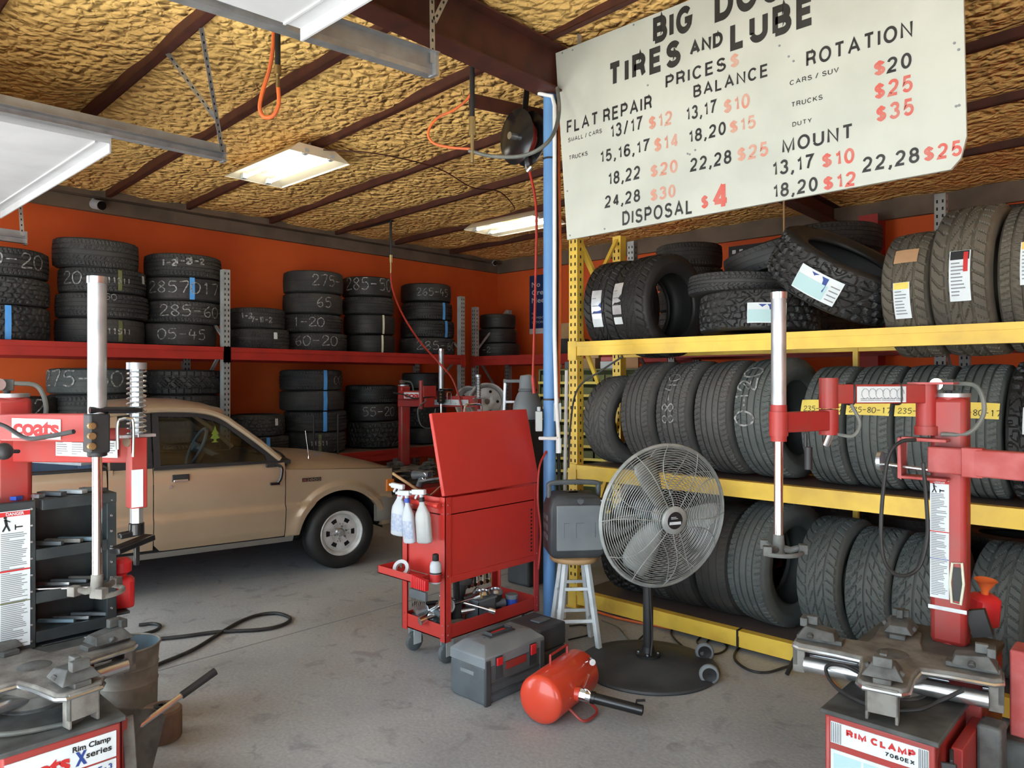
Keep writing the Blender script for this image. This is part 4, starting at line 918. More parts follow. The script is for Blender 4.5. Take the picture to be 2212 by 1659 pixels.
# ---------------- right machine: jointed link arm, rod, decals
r = RC; cx, cy = .07, .68
def rod_head(p, r, top, zt, zb, tube_r=.030, rod_r=.0165, z_arm=1.44, dark='cast_gray'):
    MB().cyl((p.x, p.y, z_arm + .05), (p.x, p.y, top), tube_r, n=20).build('tube_cover', 'steel_galv', r)
    MB().cyl((p.x, p.y, top - .012), (p.x, p.y, top + .012), tube_r + .003, n=20).build('tube_cap', 'rod_steel', r)
    MB().cyl((p.x, p.y, zb + .03), (p.x, p.y, z_arm), rod_r, n=18).build('tool_rod', 'chrome', r)
    h = MB().at((p.x, p.y, zb), rz=.5)                                   # mount-demount head: hub, curved beak, lobes
    h.cyl((0, 0, -.03), (0, 0, .05), .024, .019).add([], [])
    for a, l in ((0, .085), (2.3, .07), (-2.2, .075)):
        c, s = math.cos(a), math.sin(a); h.tube([(0, 0, 0), (c * l * .5, s * l * .5, -.006), (c * l, s * l, .008)], [.016, .012, .011]); h.cbox((c * l, s * l, .0), (.03, .03, .034))
    h.tube([(.08 * math.cos(t), .08 * math.sin(t), -.012) for t in np.linspace(-2.2, 0, 9)], .009)
    h.build('mount_head', dark, r, bev=.002)
pr = W2L(r, aD(1682, 900, 2.72)); pe = W2L(r, aD(1790, 880, 2.85)); pk = Vector((cx - .075, cy - .055, 0)) # rod, elbow, knuckle beside the column
rod_head(pr, r, 1.965, 0, 1.03, .027, .0165, 1.44)
MB().cyl((pr.x, pr.y, 1.445), (pr.x, pr.y, 1.535), .034).cyl((pr.x, pr.y, 1.535), (pr.x, pr.y, 1.56), .029).cyl((pr.x, pr.y, 1.425), (pr.x, pr.y, 1.445), .029).build('rod_clamp', 'machine_red', r)
MB().bar((pr.x, pr.y, 1.495), (pe.x, pe.y, 1.495), .05, .075, up=(0, 0, 1)).build('lower_link', 'machine_red', r, bev=.004)
MB().cyl((pe.x, pe.y, 1.44), (pe.x, pe.y, 1.538), .036).cyl((pe.x, pe.y, 1.542), (pe.x, pe.y, 1.66), .036).build('elbow_joint', 'machine_red', r)
MB().bar((pe.x, pe.y, 1.598), (pk.x, pk.y, 1.598), .055, .075, up=(0, 0, 1)).build('upper_link', 'machine_red', r, bev=.004)
d = Vector((pk.x - pe.x, pk.y - pe.y, 0)); ll = d.length; d.normalize(); nrm = Vector((d.y, -d.x, 0))
o_ = Vector((pe.x, pe.y, 1.565)) + d * .10 + nrm * .029; lab = MB(); quad(lab, o_, d * (ll - .21), (0, 0, .062)); 
dec = lab.build('instruction_decal', 'paper', r, label='white strip of small pictograms')
mb = MB()
for k in range(6):
    c0 = o_ + nrm * .0008 + d * (.015 + (ll - .24) * k / 6); mb.tube([c0 + d * (.02 + .016 * math.cos(t)) + Vector((0, 0, .034 + .02 * math.sin(t))) for t in np.linspace(0, 5.5, 9)], .0012, n=4)
    bars(mb, c0 + Vector((0, 0, .006)), d, (0, 0, 1), .035, .012, 2, seed=k)
mb.build('pictograms', 'ink_gray', dec)
for t in (.09, ll - .13):
    c0 = Vector((pe.x, pe.y, 1.598)) + d * t; MB().tube([c0 + nrm * .03 * math.copysign(abs(math.cos(a)) ** .5, math.cos(a)) + Vector((0, 0, .042 * math.copysign(abs(math.sin(a)) ** .5, math.sin(a)))) for a in np.linspace(0, 6.28, 21)[:-1]], .004, n=6, closed=True).build('cable_tie', 'hose_black', r)
MB().cyl((pk.x, pk.y, 1.47), (pk.x, pk.y, 1.635), .038).cyl((pk.x, pk.y, 1.435), (pk.x, pk.y, 1.47), .044).build('knuckle', 'machine_red', r)
MB().box(pk.x - .055, cx + .03, cy - .11, cy, 1.635, 1.643).build('knuckle_strap', 'machine_red_dusty', r)
MB().tube(smooth_path([(pe.x + .02, pe.y, 1.445), (pe.x + .09, pe.y, 1.44), (pe.x + .115, pe.y, 1.49), (pe.x + .09, pe.y - .02, 1.56)]), .007).build('link_hose', 'hose_gray', r)
MB().cyl((pe.x - .01, pe.y, 1.40), (pe.x + .01, pe.y - .01, 1.445), .014).build('link_fitting', 'chrome', r)
MB().cyl((pr.x + .11, pr.y, 1.33), (pr.x + .11, pr.y, 1.41), .014).cyl((pr.x + .10, pr.y, 1.41), (pr.x + .10, pr.y, 1.46), .006).build('trigger_valve', 'black_trim', r)
# helper arm to the far side (dusty pink beam), its bracket and roller
MB().bar((cx - .05, cy - .10, 1.345), (cx + .75, cy - .25, 1.345), .06, .10, up=(0, 0, 1)).build('helper_arm', 'machine_red_dusty', r, bev=.006)
MB().bar((cx + .10, cy - .135, 1.29), (cx + .10, cy - .135, 1.40), .05, .07).build('arm_collar', 'machine_red_dusty', r, bev=.004)
mb = MB()
mb.box(cx - .15, cx + .01, cy - .13, cy - .045, 1.412, 1.424).box(cx - .15, cx + .01, cy - .13, cy - .045, 1.262, 1.274).box(cx - .162, cx - .15, cy - .13, cy - .045, 1.262, 1.424)
mb.build('arm_bracket', 'machine_red_dusty', r, bev=.004)
MB().cyl((cx - .06, cy - .09, 1.30), (cx - .22, cy - .09, 1.31), .008).cyl((cx - .22, cy - .115, 1.325), (cx - .235, cy - .115, 1.325), .04, n=20).build('adjuster_knob', 'rod_steel', r)
# hanging supply hose loop
c0 = lambda px, py: W2L(r, aD(px, py, 2.80))
MB().tube(smooth_path([c0(1978, 950), c0(1945, 955), c0(1920, 985), c0(1908, 1060), c0(1903, 1150), c0(1912, 1215), c0(1945, 1244), c0(1985, 1225), c0(2003, 1160), c0(2001, 1080), c0(1994, 1000)]), .0075).build('supply_hose', 'hose_black', r)
# decal strip on the column with the danger heading
x0 = cx - .068; fx = W2L(r, aD(2013, 1100, 2.83)).x
def danger(parent, r, o, u, w, h, seed, light=None):
    """white warning decal: red heading DANGER, a walking-figure pictogram, blocks of print"""
    o = Vector(o); u = Vector(u).normalized(); v = Vector((0, 0, 1)); n = u.cross(v) * .0008
    p = MB(); quad(p, o, u * w, v * h); dec = p.build('danger_decal', 'paper', r, label='white DANGER decal with print')
    m1 = MB(); quad(m1, o + v * (h - .20 * w) + n, u * w, v * .17 * w); m1.build('heading_band', 'ink_red', dec)
    put2d(MB(), text2d('DANGER', .02), o + u * (.22 * w) + v * (h - .165 * w) + n * 2, u, v, .11 * w, .58 * w).build('heading', 'paper', dec, label='DANGER')
    f = MB(); zz = h - .62 * w                                      # figure
    for (a, b), (c, d_), t in (((.2, .33), (.24, .12), .09), ((.24, .12), (.12, -.12), .06), ((.24, .12), (.34, -.12), .06), ((.2, .30), (.36, .22), .04)):
        f.bar(o + u * (a * w) + v * (zz + b * w) + n, o + u * (c * w) + v * (zz + d_ * w) + n, t * w, .0008, up=n)
    f.cyl(o + u * (.2 * w) + v * (zz + .39 * w) + n * .5, o + u * (.2 * w) + v * (zz + .39 * w) + n * 1.5, .055 * w, n=12)
    quad(f, o + u * (.5 * w) + v * (zz - .02 * w) + n, u * (.26 * w), v * (.005)); quad(f, o + u * (.5 * w) + v * (zz - .1 * w) + n, u * .004, v * (.2 * w))
    f.build('figure', 'ink', dec)
    t = MB(); bars(t, o + u * (.06 * w) + v * .01 + n, u, v, .86 * w, h - .9 * w, 60, .8, seed=seed); t.build('print', 'ink_gray', dec)
    b2 = MB(); quad(b2, o + v * (h * .56) + n * 1.3, u * w, v * (.06 * w)); b2.build('red_band', 'ink_red', dec)
    b3 = MB(); quad(b3, o + v * (h * .33) + n * 1.3, u * w, v * (.04 * w)); b3.build('green_band', light or 'ink_blue', dec)
    return dec
danger(None, r, (cx - .060, cy - .0675, .80), (1, 0, 0), .066, .46, 4)
MB().box(cx + .018, cx + .052, cy - .0685, cy - .064, .80, .93).build('hook_plate', 'black_trim', r)
P_ = [(.016, .792), (.010, .87), (.018, .945), (.05, .95), (.056, .87), (.046, .79)]
MB().tube([(cx + x, cy - .071, z) for x, z in P_], .005, closed=True).build('hook_loop', 'tape_cream', r)
MB().box(cx - .066, cx + .066, cy - .069, cy - .066, .755, .77).build('band_clamp', 'steel_galv', r)
# front panel lettering
n = Vector((0, -1, 0))
pl = MB(); pl.box(-.150, .155, -.0035, 0, .395, .468); pl = pl.build('name_plate', 'paper', r, label='pale plate lettered RIM CLAMP 7060EX')
put2d(MB(), sign2d('RIM CLAMP', .27, .16), (-.098, -.005, .431), (1, 0, 0), (0, 0, 1), .024, .215).build('lettering', 'ink_red', pl, label='RIM CLAMP')
put2d(MB(), sign2d('7060EX', .22, .16), (.025, -.005, .408), (1, 0, 0), (0, 0, 1), .014, .09).build('lettering', 'ink', pl, label='7060EX')
mb = MB()
for k in range(6):
    for x in (-.147 + .006 * k, .126 + .005 * k): quad(mb, (x, -.0042, .397), (.002, 0, 0), (0, 0, .069))
mb.build('stripes', 'ink', pl)
pl = MB().box(-.150, .155, -.003, 0, .20, .372).build('instruction_panel', 'paper', r)
mb = MB()
for k in range(3): quad(mb, (-.14 + .098 * k, -.0038, .215), (.09, 0, 0), (0, 0, .145))
mb.build('panel_picture', 'ink_teal', pl)
MB().box(-.165, -.155, -.002, 0, .06, .48).build('edge_strip', 'machine_red_dusty', r)
# near flank: bead breaker arm, rubber pads, lever and chart box
MB().add([(.19, .10, .10), (.19, .50, .10), (.19, .50, .45), (.19, .12, .45), (.225, .10, .10), (.225, .50, .10), (.225, .50, .45), (.225, .12, .45)], [(0, 1, 2, 3), (7, 6, 5, 4), (0, 4, 5, 1), (1, 5, 6, 2), (2, 6, 7, 3), (3, 7, 4, 0)]).build('side_plate', 'machine_red', r, bev=.004)
MB().box(.226, .30, .30, .40, .28, .475).box(.235, .315, .28, .38, .06, .285).build('rubber_pad', 'cast_gray', r, bev=.012)
MB().bar((.205, .02, .44), (.255, -.01, .10), .012, .045).bar((.215, .015, .44), (.205, .06, .46), .012, .03).build('breaker_lever', 'black_trim', r, bev=.004)
MB().box(.30, .62, .44, .56, .41, .71).build('chart_box', 'machine_red_dusty', r, bev=.006)
p = MB(); quad(p, (.36, .438, .51), (.22, 0, 0), (0, 0, .16)); p = p.build('chart', 'paper', r)
mb = MB(); 
for k in range(4): bars(mb, (.37 + .05 * k, .437, .52), (1, 0, 0), (0, 0, 1), .04, .14, 7, seed=k)
mb.build('chart_print', 'ink_gray', p)
MB().box(.24, .70, .34, .80, .20, .30).box(.28, .66, .40, .76, .30, .41).build('breaker_body', 'dirty_top', r, bev=.01)
MB().cyl((.32, .20, .34), (.62, .24, .31), .012).build('breaker_rod', 'chrome', r)
MB().box(.24, .70, .34, .80, 0, .20).build('breaker_foot', 'cast_gray', r)
MB().tube(smooth_path([(-.06, .2, .56), (-.16, .16, .61), (-.24, .20, .57), (-.18, .14, .53), (-.04, .10, .516), (.08, .14, .53), (.14, .2, .56), (.20, .24, .60)]), .007).build('jaw_hose', 'hose_black', r)
# ---------------- swing arm with rod, press arm with spring
def press_arms(r, pr, ps):
    cx = 0.0
    rod_head(pr, r, 2.0, 0, .925, .030, .0165, 1.44, 'cast_dusty')
    MB().box(pr.x - .035, pr.x + .03, pr.y - .04, pr.y + .04, 1.40, 1.535).cyl((pr.x, pr.y, 1.385), (pr.x, pr.y, 1.41), .032).build('slide_block', 'black_trim', r, bev=.006)
    mb = MB()
    for k in range(3): mb.cyl((pr.x - .03, pr.y - .05, 1.425 + .035 * k), (pr.x - .03, pr.y - .03, 1.425 + .035 * k), .012, n=10)
    for k in range(2): mb.cyl((pr.x - .03, pr.y - .055, 1.425 + .07 * k), (pr.x - .03, pr.y - .04, 1.425 + .07 * k), .008, n=6)
    mb.build('valve_ports', 'brass', r)
    MB().cyl((pr.x - .03, pr.y - .02, 1.548), (pr.x + .085, pr.y - .02, 1.545), .012).cyl((pr.x + .085, pr.y - .02, 1.545), (pr.x + .14, pr.y - .02, 1.543), .013, .010).build('lock_handle', 'black_gloss', r)
    MB().tube(smooth_path([(pr.x + .05, pr.y - .05, 1.41), (pr.x + .05, pr.y - .05, 1.50), (pr.x + .065, pr.y - .05, 1.515), (pr.x + .085, pr.y - .05, 1.515), (pr.x + .10, pr.y - .05, 1.50), (pr.x + .10, pr.y - .05, 1.38)], 5), .006).build('grab_rail', 'chrome', r)
    # swing arm with maker's plate, reading reversed from this side
    pc = Vector((cx, cy - .09, 0))
    MB().bar((cx - .03, cy - .10, 1.475), (pr.x, pr.y + .02, 1.485), .06, .10, up=(0, 0, 1)).build('swing_arm', 'machine_red', r, bev=.006)
    a = Vector((cx - .03, cy - .10, 1.475)); b = Vector((pr.x, pr.y + .02, 1.485)); d = (b - a); d.z = 0; ll = d.length; d.normalize(); nrm = Vector((d.y, -d.x, 0))
    if nrm.y > 0: nrm = -nrm
    t0, t1 = max(.06, ll * .16), ll * .72
    o_ = a + d * t0 + nrm * .0325 + Vector((0, 0, -.035)); p = MB(); quad(p, o_, d * (t1 - t0), (0, 0, .072)); p = p.build('maker_plate', 'paper', r, label='white plate with red block lettering')
    put2d(MB(), text2d('coats', .035, .95), o_ + d * .008 + nrm * .001 + Vector((0, 0, .012)), d, (0, 0, 1), .058, t1 - t0 - .016).build('lettering', 'ink_red', p, label='coats')
    MB().tube(smooth_path([a + d * (ll * t) + nrm * .07 + Vector((0, 0, z)) for t, z in ((-.05, .03), (.2, .01), (.45, -.03), (.7, -.02), (.97, .0))]), .008).build('arm_hose', 'hose_black', r)
    # press arm with spring, hex shaft and pressing shoe
    a2 = Vector((cx + .0, cy - .02, 1.40))
    MB().bar(a2, (ps.x + .01, ps.y, 1.415), .05, .125, up=(0, 0, 1)).build('press_arm', 'machine_red', r, bev=.006)
    d2 = Vector((ps.x - a2.x, ps.y - a2.y, 0)); l2 = d2.length; d2.normalize(); n2 = Vector((d2.y, -d2.x, 0)); n2 = n2 if n2.y < 0 else -n2
    o2 = a2 + n2 * .0262 + Vector((0, 0, -.03)); s0, s1 = l2 * .42, l2 * .90
    p = MB(); quad(p, o2 + d2 * s0, d2 * (s1 - s0), (0, 0, .062)); p = p.build('instruction_decal', 'paper', r)
    mb = MB()
    for k in range(4): bars(mb, o2 + n2 * .0008 + d2 * (s0 + .004 + (s1 - s0) * k / 4) + Vector((0, 0, .006)), d2, (0, 0, 1), (s1 - s0) / 4 - .012, .05, 6, seed=k)
    mb.build('print', 'ink_gray', p)
    MB().cyl(o2 + d2 * (l2 - .012) + Vector((0, 0, .06)), o2 + d2 * (l2 - .012) + Vector((0, 0, .06)) + n2 * .008, .018, n=16).build('pivot_pin', 'rust', r)
    MB().box(ps.x - .028, ps.x + .028, ps.y - .028, ps.y + .028, 1.19, 1.445).build('press_guide', 'machine_red', r, bev=.004)
    MB().box(ps.x - .027, ps.x + .012, ps.y - .0295, ps.y - .0275, 1.195, 1.33).build('worn_face', 'paper', r)
    MB().cyl((ps.x, ps.y, 1.10), (ps.x, ps.y, 1.70), .022, n=6).build('hex_shaft', 'steel_galv', r)
    MB().tube([(ps.x + .031 * math.cos(t), ps.y + .031 * math.sin(t), 1.45 + .235 * t / (2 * math.pi * 13)) for t in np.linspace(0, 2 * math.pi * 13, 13 * 14)], .0035, n=5).build('return_spring', 'rod_steel', r)
    MB().cyl((ps.x, ps.y, 1.69), (ps.x, ps.y, 1.715), .034, n=20).box(ps.x - .06, ps.x + .06, ps.y - .02, ps.y + .02, 1.445, 1.455).build('spring_cap', 'steel_galv', r)
    mb = MB().cyl((ps.x, ps.y, 1.09), (ps.x, ps.y, 1.135), .026).bar((ps.x - .085, ps.y - .03, 1.05), (ps.x + .06, ps.y + .03, 1.07), .05, .022, up=(0, 0, 1)).bar((ps.x - .06, ps.y, 1.095), (ps.x + .02, ps.y, 1.10), .035, .02, up=(0, 0, 1)).box(ps.x - .009, ps.x + .009, ps.y - .009, ps.y + .009, .98, 1.07)
    mb.build('pressing_shoe', 'black_gloss', r, bev=.004)

r = LC
pr = W2L(r, aD(210, 900, 2.56)); pr = Vector((pr.x, pr.y, 0)); ps = W2L(r, aD(295, 980, 2.66)); ps = Vector((ps.x, ps.y, 0))
press_arms(r, pr, ps)
# knob on the column
MB().cyl(W2L(r, aD(40, 975, 2.62)), W2L(r, aD(22, 975, 2.58)), .007).sph(W2L(r, aD(8, 975, 2.55)), .03, 14).build('adjuster_knob', 'black_trim', r)
# front plate lettering
pl = MB().box(-.165, .155, -.0035, 0, .375, .462).build('name_plate', 'paper', r, label='white plate lettered coats Rim Clamp X series')
put2d(MB(), text2d('coats', .04, .95), (-.150, -.005, .386), (1, 0, 0), (0, 0, 1), .05, .165).build('lettering', 'ink_red', pl, label='coats')
put2d(MB(), text2d('Rim Clamp', .03), (.022, -.005, .434), (1, 0, 0), (0, 0, 1), .017, .115).build('lettering', 'ink', pl, label='Rim Clamp')
put2d(MB(), text2d('X', .06), (.03, -.005, .388), (1, 0, 0), (0, 0, 1), .04, .035).build('lettering', 'ink_blue', pl, label='X')
put2d(MB(), text2d('series', .02), (.062, -.0055, .402), (1, 0, 0), (0, 0, 1), .020, .078).build('lettering', 'ink', pl, label='series')
pl = MB().box(.0, .155, -.003, 0, .33, .368).build('model_plate', 'paper', r); put2d(MB(), sign2d('70X-AF-3', .22, .16), (.012, -.0042, .338), (1, 0, 0), (0, 0, 1), .020, .13).build('lettering', 'ink_blue', pl, label='70X-AF-3')
# bead breaker blade on the flank with its black-gripped handle
mb = MB(); P_ = [(.20, .20, .46), (.235, .22, .30), (.25, .20, .06), (.36, .26, .10), (.44, .30, .32), (.40, .30, .36)]
bl = [Vector(p) for p in P_]; off = Vector((0, .014, 0))
mb.add([tuple(p) for p in bl] + [tuple(p + off) for p in bl], [(0, 1, 2, 3, 4, 5), (11, 10, 9, 8, 7, 6)] + [(i, (i + 1) % 6, 6 + (i + 1) % 6, 6 + i) for i in range(6)])
mb.build('breaker_blade', 'cast_gray', r, bev=.004)
h0 = Vector((.26, .27, .30)); h1 = W2L(r, aD(465, 1450, 3.05)); hm = h0.lerp(h1, .62)
MB().tube([h0, h0.lerp(h1, .3), hm], .011).build('breaker_handle', 'rod_steel', r); MB().cyl(hm, h1, .015, .016).build('handle_grip', 'black_trim', r)
MB().box(.19, .21, .05, .52, .08, .47).build('side_plate', 'machine_red', r, bev=.004); MB().bar((.212, .06, .47), (.225, .02, .06), .012, .04).build('breaker_lever', 'cast_dusty', r, bev=.004)
MB().tube(smooth_path([(-.20, .12, .53), (-.12, .08, .52), (-.02, .06, .513), (.06, .05, .515), (.11, .10, .55), (.17, .17, .59)]), .008).build('jaw_hose', 'hose_gray', r)
# ------------------------------------------------------------------ rolling tool cart (world-aligned), open lid, trays
CX0, CX1, CY0, CY1 = -3.56, -3.165, 2.81, 3.63
cart = thing('tool_cart', 'red rolling tool cart with a raised lid standing before the blue post', 'tool cart', ((CX0 + CX1) / 2, (CY0 + CY1) / 2, 0))
def cp(mb, name, m, bev=0.0, parent=cart, label=None):
    o = mb.build(name, m, cart, world=True, bev=bev, label=label)
    if parent is not cart: o.parent = parent
    return o
for x, sx in ((CX0, 1), (CX1, -1)):
    for y, sy in ((CY0, 1), (CY1, -1)):                                   # corner posts of angle steel, with rivets
        mb = MB().box(min(x, x + sx * .045), max(x, x + sx * .045), min(y, y + sy * .004), max(y, y + sy * .004), .14, .975).box(min(x, x + sx * .004), max(x, x + sx * .004), min(y, y + sy * .045), max(y, y + sy * .045), .14, .975)
        cp(mb, 'corner_post', 'cart_red')
        mb = MB()
        for z in (.18, .235, .52, .88, .93): mb.cyl((x + sx * .022, y - sy * .001, z), (x + sx * .022, y - sy * .005, z), .007, .004, 8).cyl((x - sx * .001, y + sy * .022, z), (x - sx * .005, y + sy * .022, z), .007, .004, 8)
        cp(mb, 'rivets', 'machine_red_dusty')
a = .006
for nm, z0, z1, in (('bottom_tray', .15, .235), ('top_tray', .87, .97)):
    mb = MB().box(CX0 + a, CX1 - a, CY0 + a, CY1 - a, z0, z0 + .006)
    for b in ((CX0 + a, CX0 + a + .004, CY0 + a, CY1 - a), (CX1 - a - .004, CX1 - a, CY0 + a, CY1 - a), (CX0 + a, CX1 - a, CY0 + a, CY0 + a + .004), (CX0 + a, CX1 - a, CY1 - a - .004, CY1 - a)): mb.box(b[0], b[1], b[2], b[3], z0, z1)
    cp(mb, nm, 'cart_red')
mb = MB().box(CX0 + .01, CX1 - .012, CY0 + .012, CY1 - .01, .505, .512)
for b in ((CX1 - .016, CX1 - .008, CY0 + .04, CY1 - .04, .512, .87), (CX0 + .008, CX0 + .014, CY0 + .04, CY1 - .04, .512, .87), (CX0 + .04, CX1 - .04, CY0 + .012, CY0 + .018, .512, .87), (CX0 + .04, CX1 - .04, CY1 - .018, CY1 - .012, .512, .87)): mb.box(*b)
cp(mb, 'cabinet_box', 'cart_red')
cp(MB().box(CX1 - .012, CX1 + .001, CY0 + .035, CY1 - .035, .475, .515), 'side_rail', 'cart_red', .003)
mb = MB()
for k in range(12): mb.box(CX1 - .0085, CX1 - .007, CY1 - .075, CY1 - .06, .54 + k * .024, .552 + k * .024)
cp(mb, 'key_slots', 'hole_dark')
# lid hinged on the long side, leaning in over the box
L0, L1 = Vector((CX1, CY0 - .005, .985)), Vector((CX1 - .115, CY0 - .005, 1.46)); t = Vector((.026, 0, .006)); dy = Vector((0, CY1 - CY0 + .01, 0))
mb = MB(); v0 = [L0, L1, L1 - t, L0 - t]; mb.add(v0 + [p + dy for p in v0], [(0, 1, 2, 3), (7, 6, 5, 4)] + [(i, (i + 1) % 4, 4 + (i + 1) % 4, 4 + i) for i in range(4)])
lid = cp(mb, 'lid', 'cart_red', .004)
hm = L1 - t * .5 + dy * .42
MB().tube([hm + Vector(p) for p in ((0, -.075, 0), (0, -.07, .035), (0, -.055, .045), (0, .055, .045), (0, .07, .035), (0, .075, 0))], .007).build('lid_handle', 'chrome', lid, world=False).matrix_basis = ROOTM[cart.name].inverted()
cp(MB().tube([(CX0 + .03, CY0 - .03, .93), (CX1 - .03, CY0 - .03, .93)], .014).cyl((CX1 - .05, CY0 - .03, .93), (CX1 - .02, CY0 - .03, .93), .017), 'push_handle', 'cart_red')
for s in (CX0 + .05, CX1 - .045): cp(MB().box(s - .006, s + .006, CY0 - .035, CY0, .918, .942), 'handle_bracket', 'cart_red')
mb = MB().box(CX0 - .03, CX1 - .04, CY0 - .16, CY0, .50, .505)
for b in ((CX0 - .03, CX1 - .04, CY0 - .16, CY0 - .156), (CX0 - .03, CX0 - .026, CY0 - .16, CY0), (CX1 - .044, CX1 - .04, CY0 - .16, CY0)): mb.box(b[0], b[1], b[2], b[3], .50, .545)
cp(mb, 'side_tray', 'cart_red')
for x in (CX0 + .05, CX1 - .05):
    for y in (CY0 + .06, CY1 - .06):
        c = cp(MB().box(x - .03, x + .03, y - .035, y + .035, .142, .15).box(x - .026, x - .022, y - .03, y + .03, .045, .145).box(x + .022, x + .026, y - .03, y + .03, .045, .145).bar((x, y - .05, .09), (x, y - .005, .12), .03, .006), 'caster', 'box_gray', .002)
        w = MB().at((x, y - .005, .06), ry=math.pi / 2).lathe([(.0, .018), (.05, .018), (.058, .012), (.06, 0), (.058, -.012), (.05, -.018), (0, -.018)], 24)
        w.build('caster_wheel', 'plastic_slate', c).matrix_basis = ROOTM[cart.name].inverted()
# --- things on and in the cart
def bottle(name, label, loc, rz, h, w, d, body, cap, lab=None, tilt=0.0, group=None, trig=True):
    t = thing(name, label, 'bottle', loc, rz, group); t.rotation_euler = (0, tilt, rz); ROOTM[t.name] = Matrix.Translation(Vector(loc)) @ Matrix.Rotation(rz, 4, 'Z') @ Matrix.Rotation(tilt, 4, 'Y')
    rows = []
    for z, k in ((0, .80), (.01, .97), (.03, 1), (.52, 1), (.62, .90), (.72, .62), (.80, .36), (.88, .30)):
        rows.append([(w / 2 * k * math.copysign(abs(math.cos(a_)) ** .7, math.cos(a_)), max(d, .03) / 2 * (k if k > .5 else max(k, .38)) * math.copysign(abs(math.sin(a_)) ** .7, math.sin(a_)), z * h if z != .01 else .006) for a_ in np.linspace(0, 2 * math.pi, 25)])
    rows.insert(0, [(0, 0, 0)] * 25)
    MB().grid(rows).build('body', body, t)
    MB().cyl((0, 0, .86 * h), (0, 0, .95 * h), .017, n=16).build('collar', cap, t)
    if trig:
        MB().add([], []).cyl((0, 0, .95 * h), (0, 0, 1.03 * h), .012).bar((-.065, 0, 1.07 * h), (.03, 0, 1.06 * h), .026, .03, up=(0, 0, 1)).bar((-.03, 0, 1.03 * h), (-.05, 0, .92 * h), .012, .014).bar((-.085, 0, 1.07 * h), (-.065, 0, 1.07 * h), .016, .016).build('trigger_head', 'plastic_white', t, bev=.004)
    if lab:
        A_ = np.linspace(math.radians(-155), math.radians(-25), 13)
        MB().grid([[(w / 2 * 1.012 * math.copysign(abs(math.cos(a_)) ** .7, math.cos(a_)), max(d, .03) / 2 * 1.02 * math.copysign(abs(math.sin(a_)) ** .7, math.sin(a_)), z * h) for a_ in A_] for z in (.10, .48)]).build('label', lab, t)
    return t
SB = 'spray bottles hooked on the cart handle'
yb = CY0 - .075
for px, zt, l, w, cap, lab, tl in ((861, 1.03, 'white spray bottle with a red collar, outermost on the cart handle', .11, 'plastic_red', 'bottle_label', .04), (886, 1.0, 'slim spray bottle with a blue collar between its two neighbours', .085, 'plastic_blue', 'bottle_label', -.10), (918, 1.02, 'cloudy spray bottle with a black collar nearest the raised lid', .105, 'black_trim', None, -.10)):
    p = aY(px, 1100, yb); bottle('spray_bottle', l, (p.x, yb, zt - .305), .15, .275, w, .05, 'plastic_white' if lab else 'bottle_milky', cap, lab, tl, SB)
p = aY(941, 1250, CY0 - .08)
bt = thing('lubricant_bottle', 'white bottle with a red label and black cap on the cart side tray', 'bottle', (p.x, CY0 - .08, .506))
MB().lathe([(0, 0), (.030, 0), (.033, .005), (.033, .095), (.028, .115), (.016, .125), (.016, .13)], 28).build('body', 'plastic_white', bt)
MB().lathe([(.0335, .008), (.0337, .01), (.0337, .05), (.0335, .052)], 28).build('label', 'ink_red', bt)
MB().lathe([(.0336, .053), (.0336, .062)], 28).build('label_band', 'ink', bt)
MB().lathe([(.017, .125), (.019, .128), (.018, .16), (.012, .164), (0, .164)], 24).build('cap', 'black_trim', bt)
hx = thing('hex_key_set', 'grey hex key holder with red grips hung on the side tray', 'hex keys', (aY(905, 1300, CY0 - .17).x, CY0 - .17, .47))
MB().box(-.07, .07, -.012, .006, -.045, .005).build('holder', 'plastic_slate', hx, bev=.003)
for k in range(8): x = -.058 + .0165 * k; MB().box(x - .006, x + .006, -.01, .02, .01, .085 - .002 * k).build('grip', 'plastic_red', hx, bev=.003); MB().cyl((x, -.003, -.10 + .004 * k), (x, -.003, .01), .0028, n=6).build('key', 'chrome', hx)
rg_ = random.Random(5)
tape = tag(MB().at((CX0 + .10, CY0 - .085, .535), rx=1.1, rz=.5).lathe([(.03, -.012), (.05, -.012), (.05, .012), (.03, .012)], 28, closed=True).build('tape_roll', 'paper'), 'roll of white tape leaning in the cart side tray', 'tape roll')
def shank(name, label, p0, p1, r, m, head=None, grip=None, cat='tool'):
    o = Vector(p0); t = thing(name, label, cat, o); p1 = Vector(p1) - o
    MB().cyl((0, 0, 0), p1, r, n=10).build('shank', m, t)
    d = p1.normalized()
    if head: MB().cyl(p1 - d * .02, p1 + d * .022, r * 2.1, n=12).build('head', head, t)
    if grip: MB().cyl(-d * .005, p1 * .42, r * 1.7, n=12).build('grip', grip, t)
    return t
zb = .163
# lower tray clutter seen through the open sides
shank('lug_wrench', 'long chrome wrench bar sticking out over the red lower tray', (CX1 - .23, CY0 + .16, .335), (CX1 + .02, CY0 + .36, .25), .009, 'chrome', 'chrome')
shank('lug_wrench', 'second chrome wrench bar crossing the lower tray', (CX1 - .30, CY0 + .12, .22), (CX1 - .02, CY0 + .28, .345), .009, 'chrome', 'chrome')
shank('breaker_bar', 'dark steel bar slanting across the lower tray front', (CX0 + .06, CY0 + .10, .20), (CX1 - .1, CY0 + .05, .33), .011, 'rod_steel', 'chrome')
shank('impact_socket', 'black impact socket extension at the tray corner', (CX0 + .03, CY0 + .08, .27), (CX0 + .13, CY0 + .04, .27), .02, 'black_trim', 'rod_steel')
shank('socket_extension', 'short bright socket end poking over the front lip of the lower tray', (CX0 + .24, CY0 + .10, .26), (CX0 + .21, CY0 - .01, .235), .012, 'rod_steel', 'chrome')
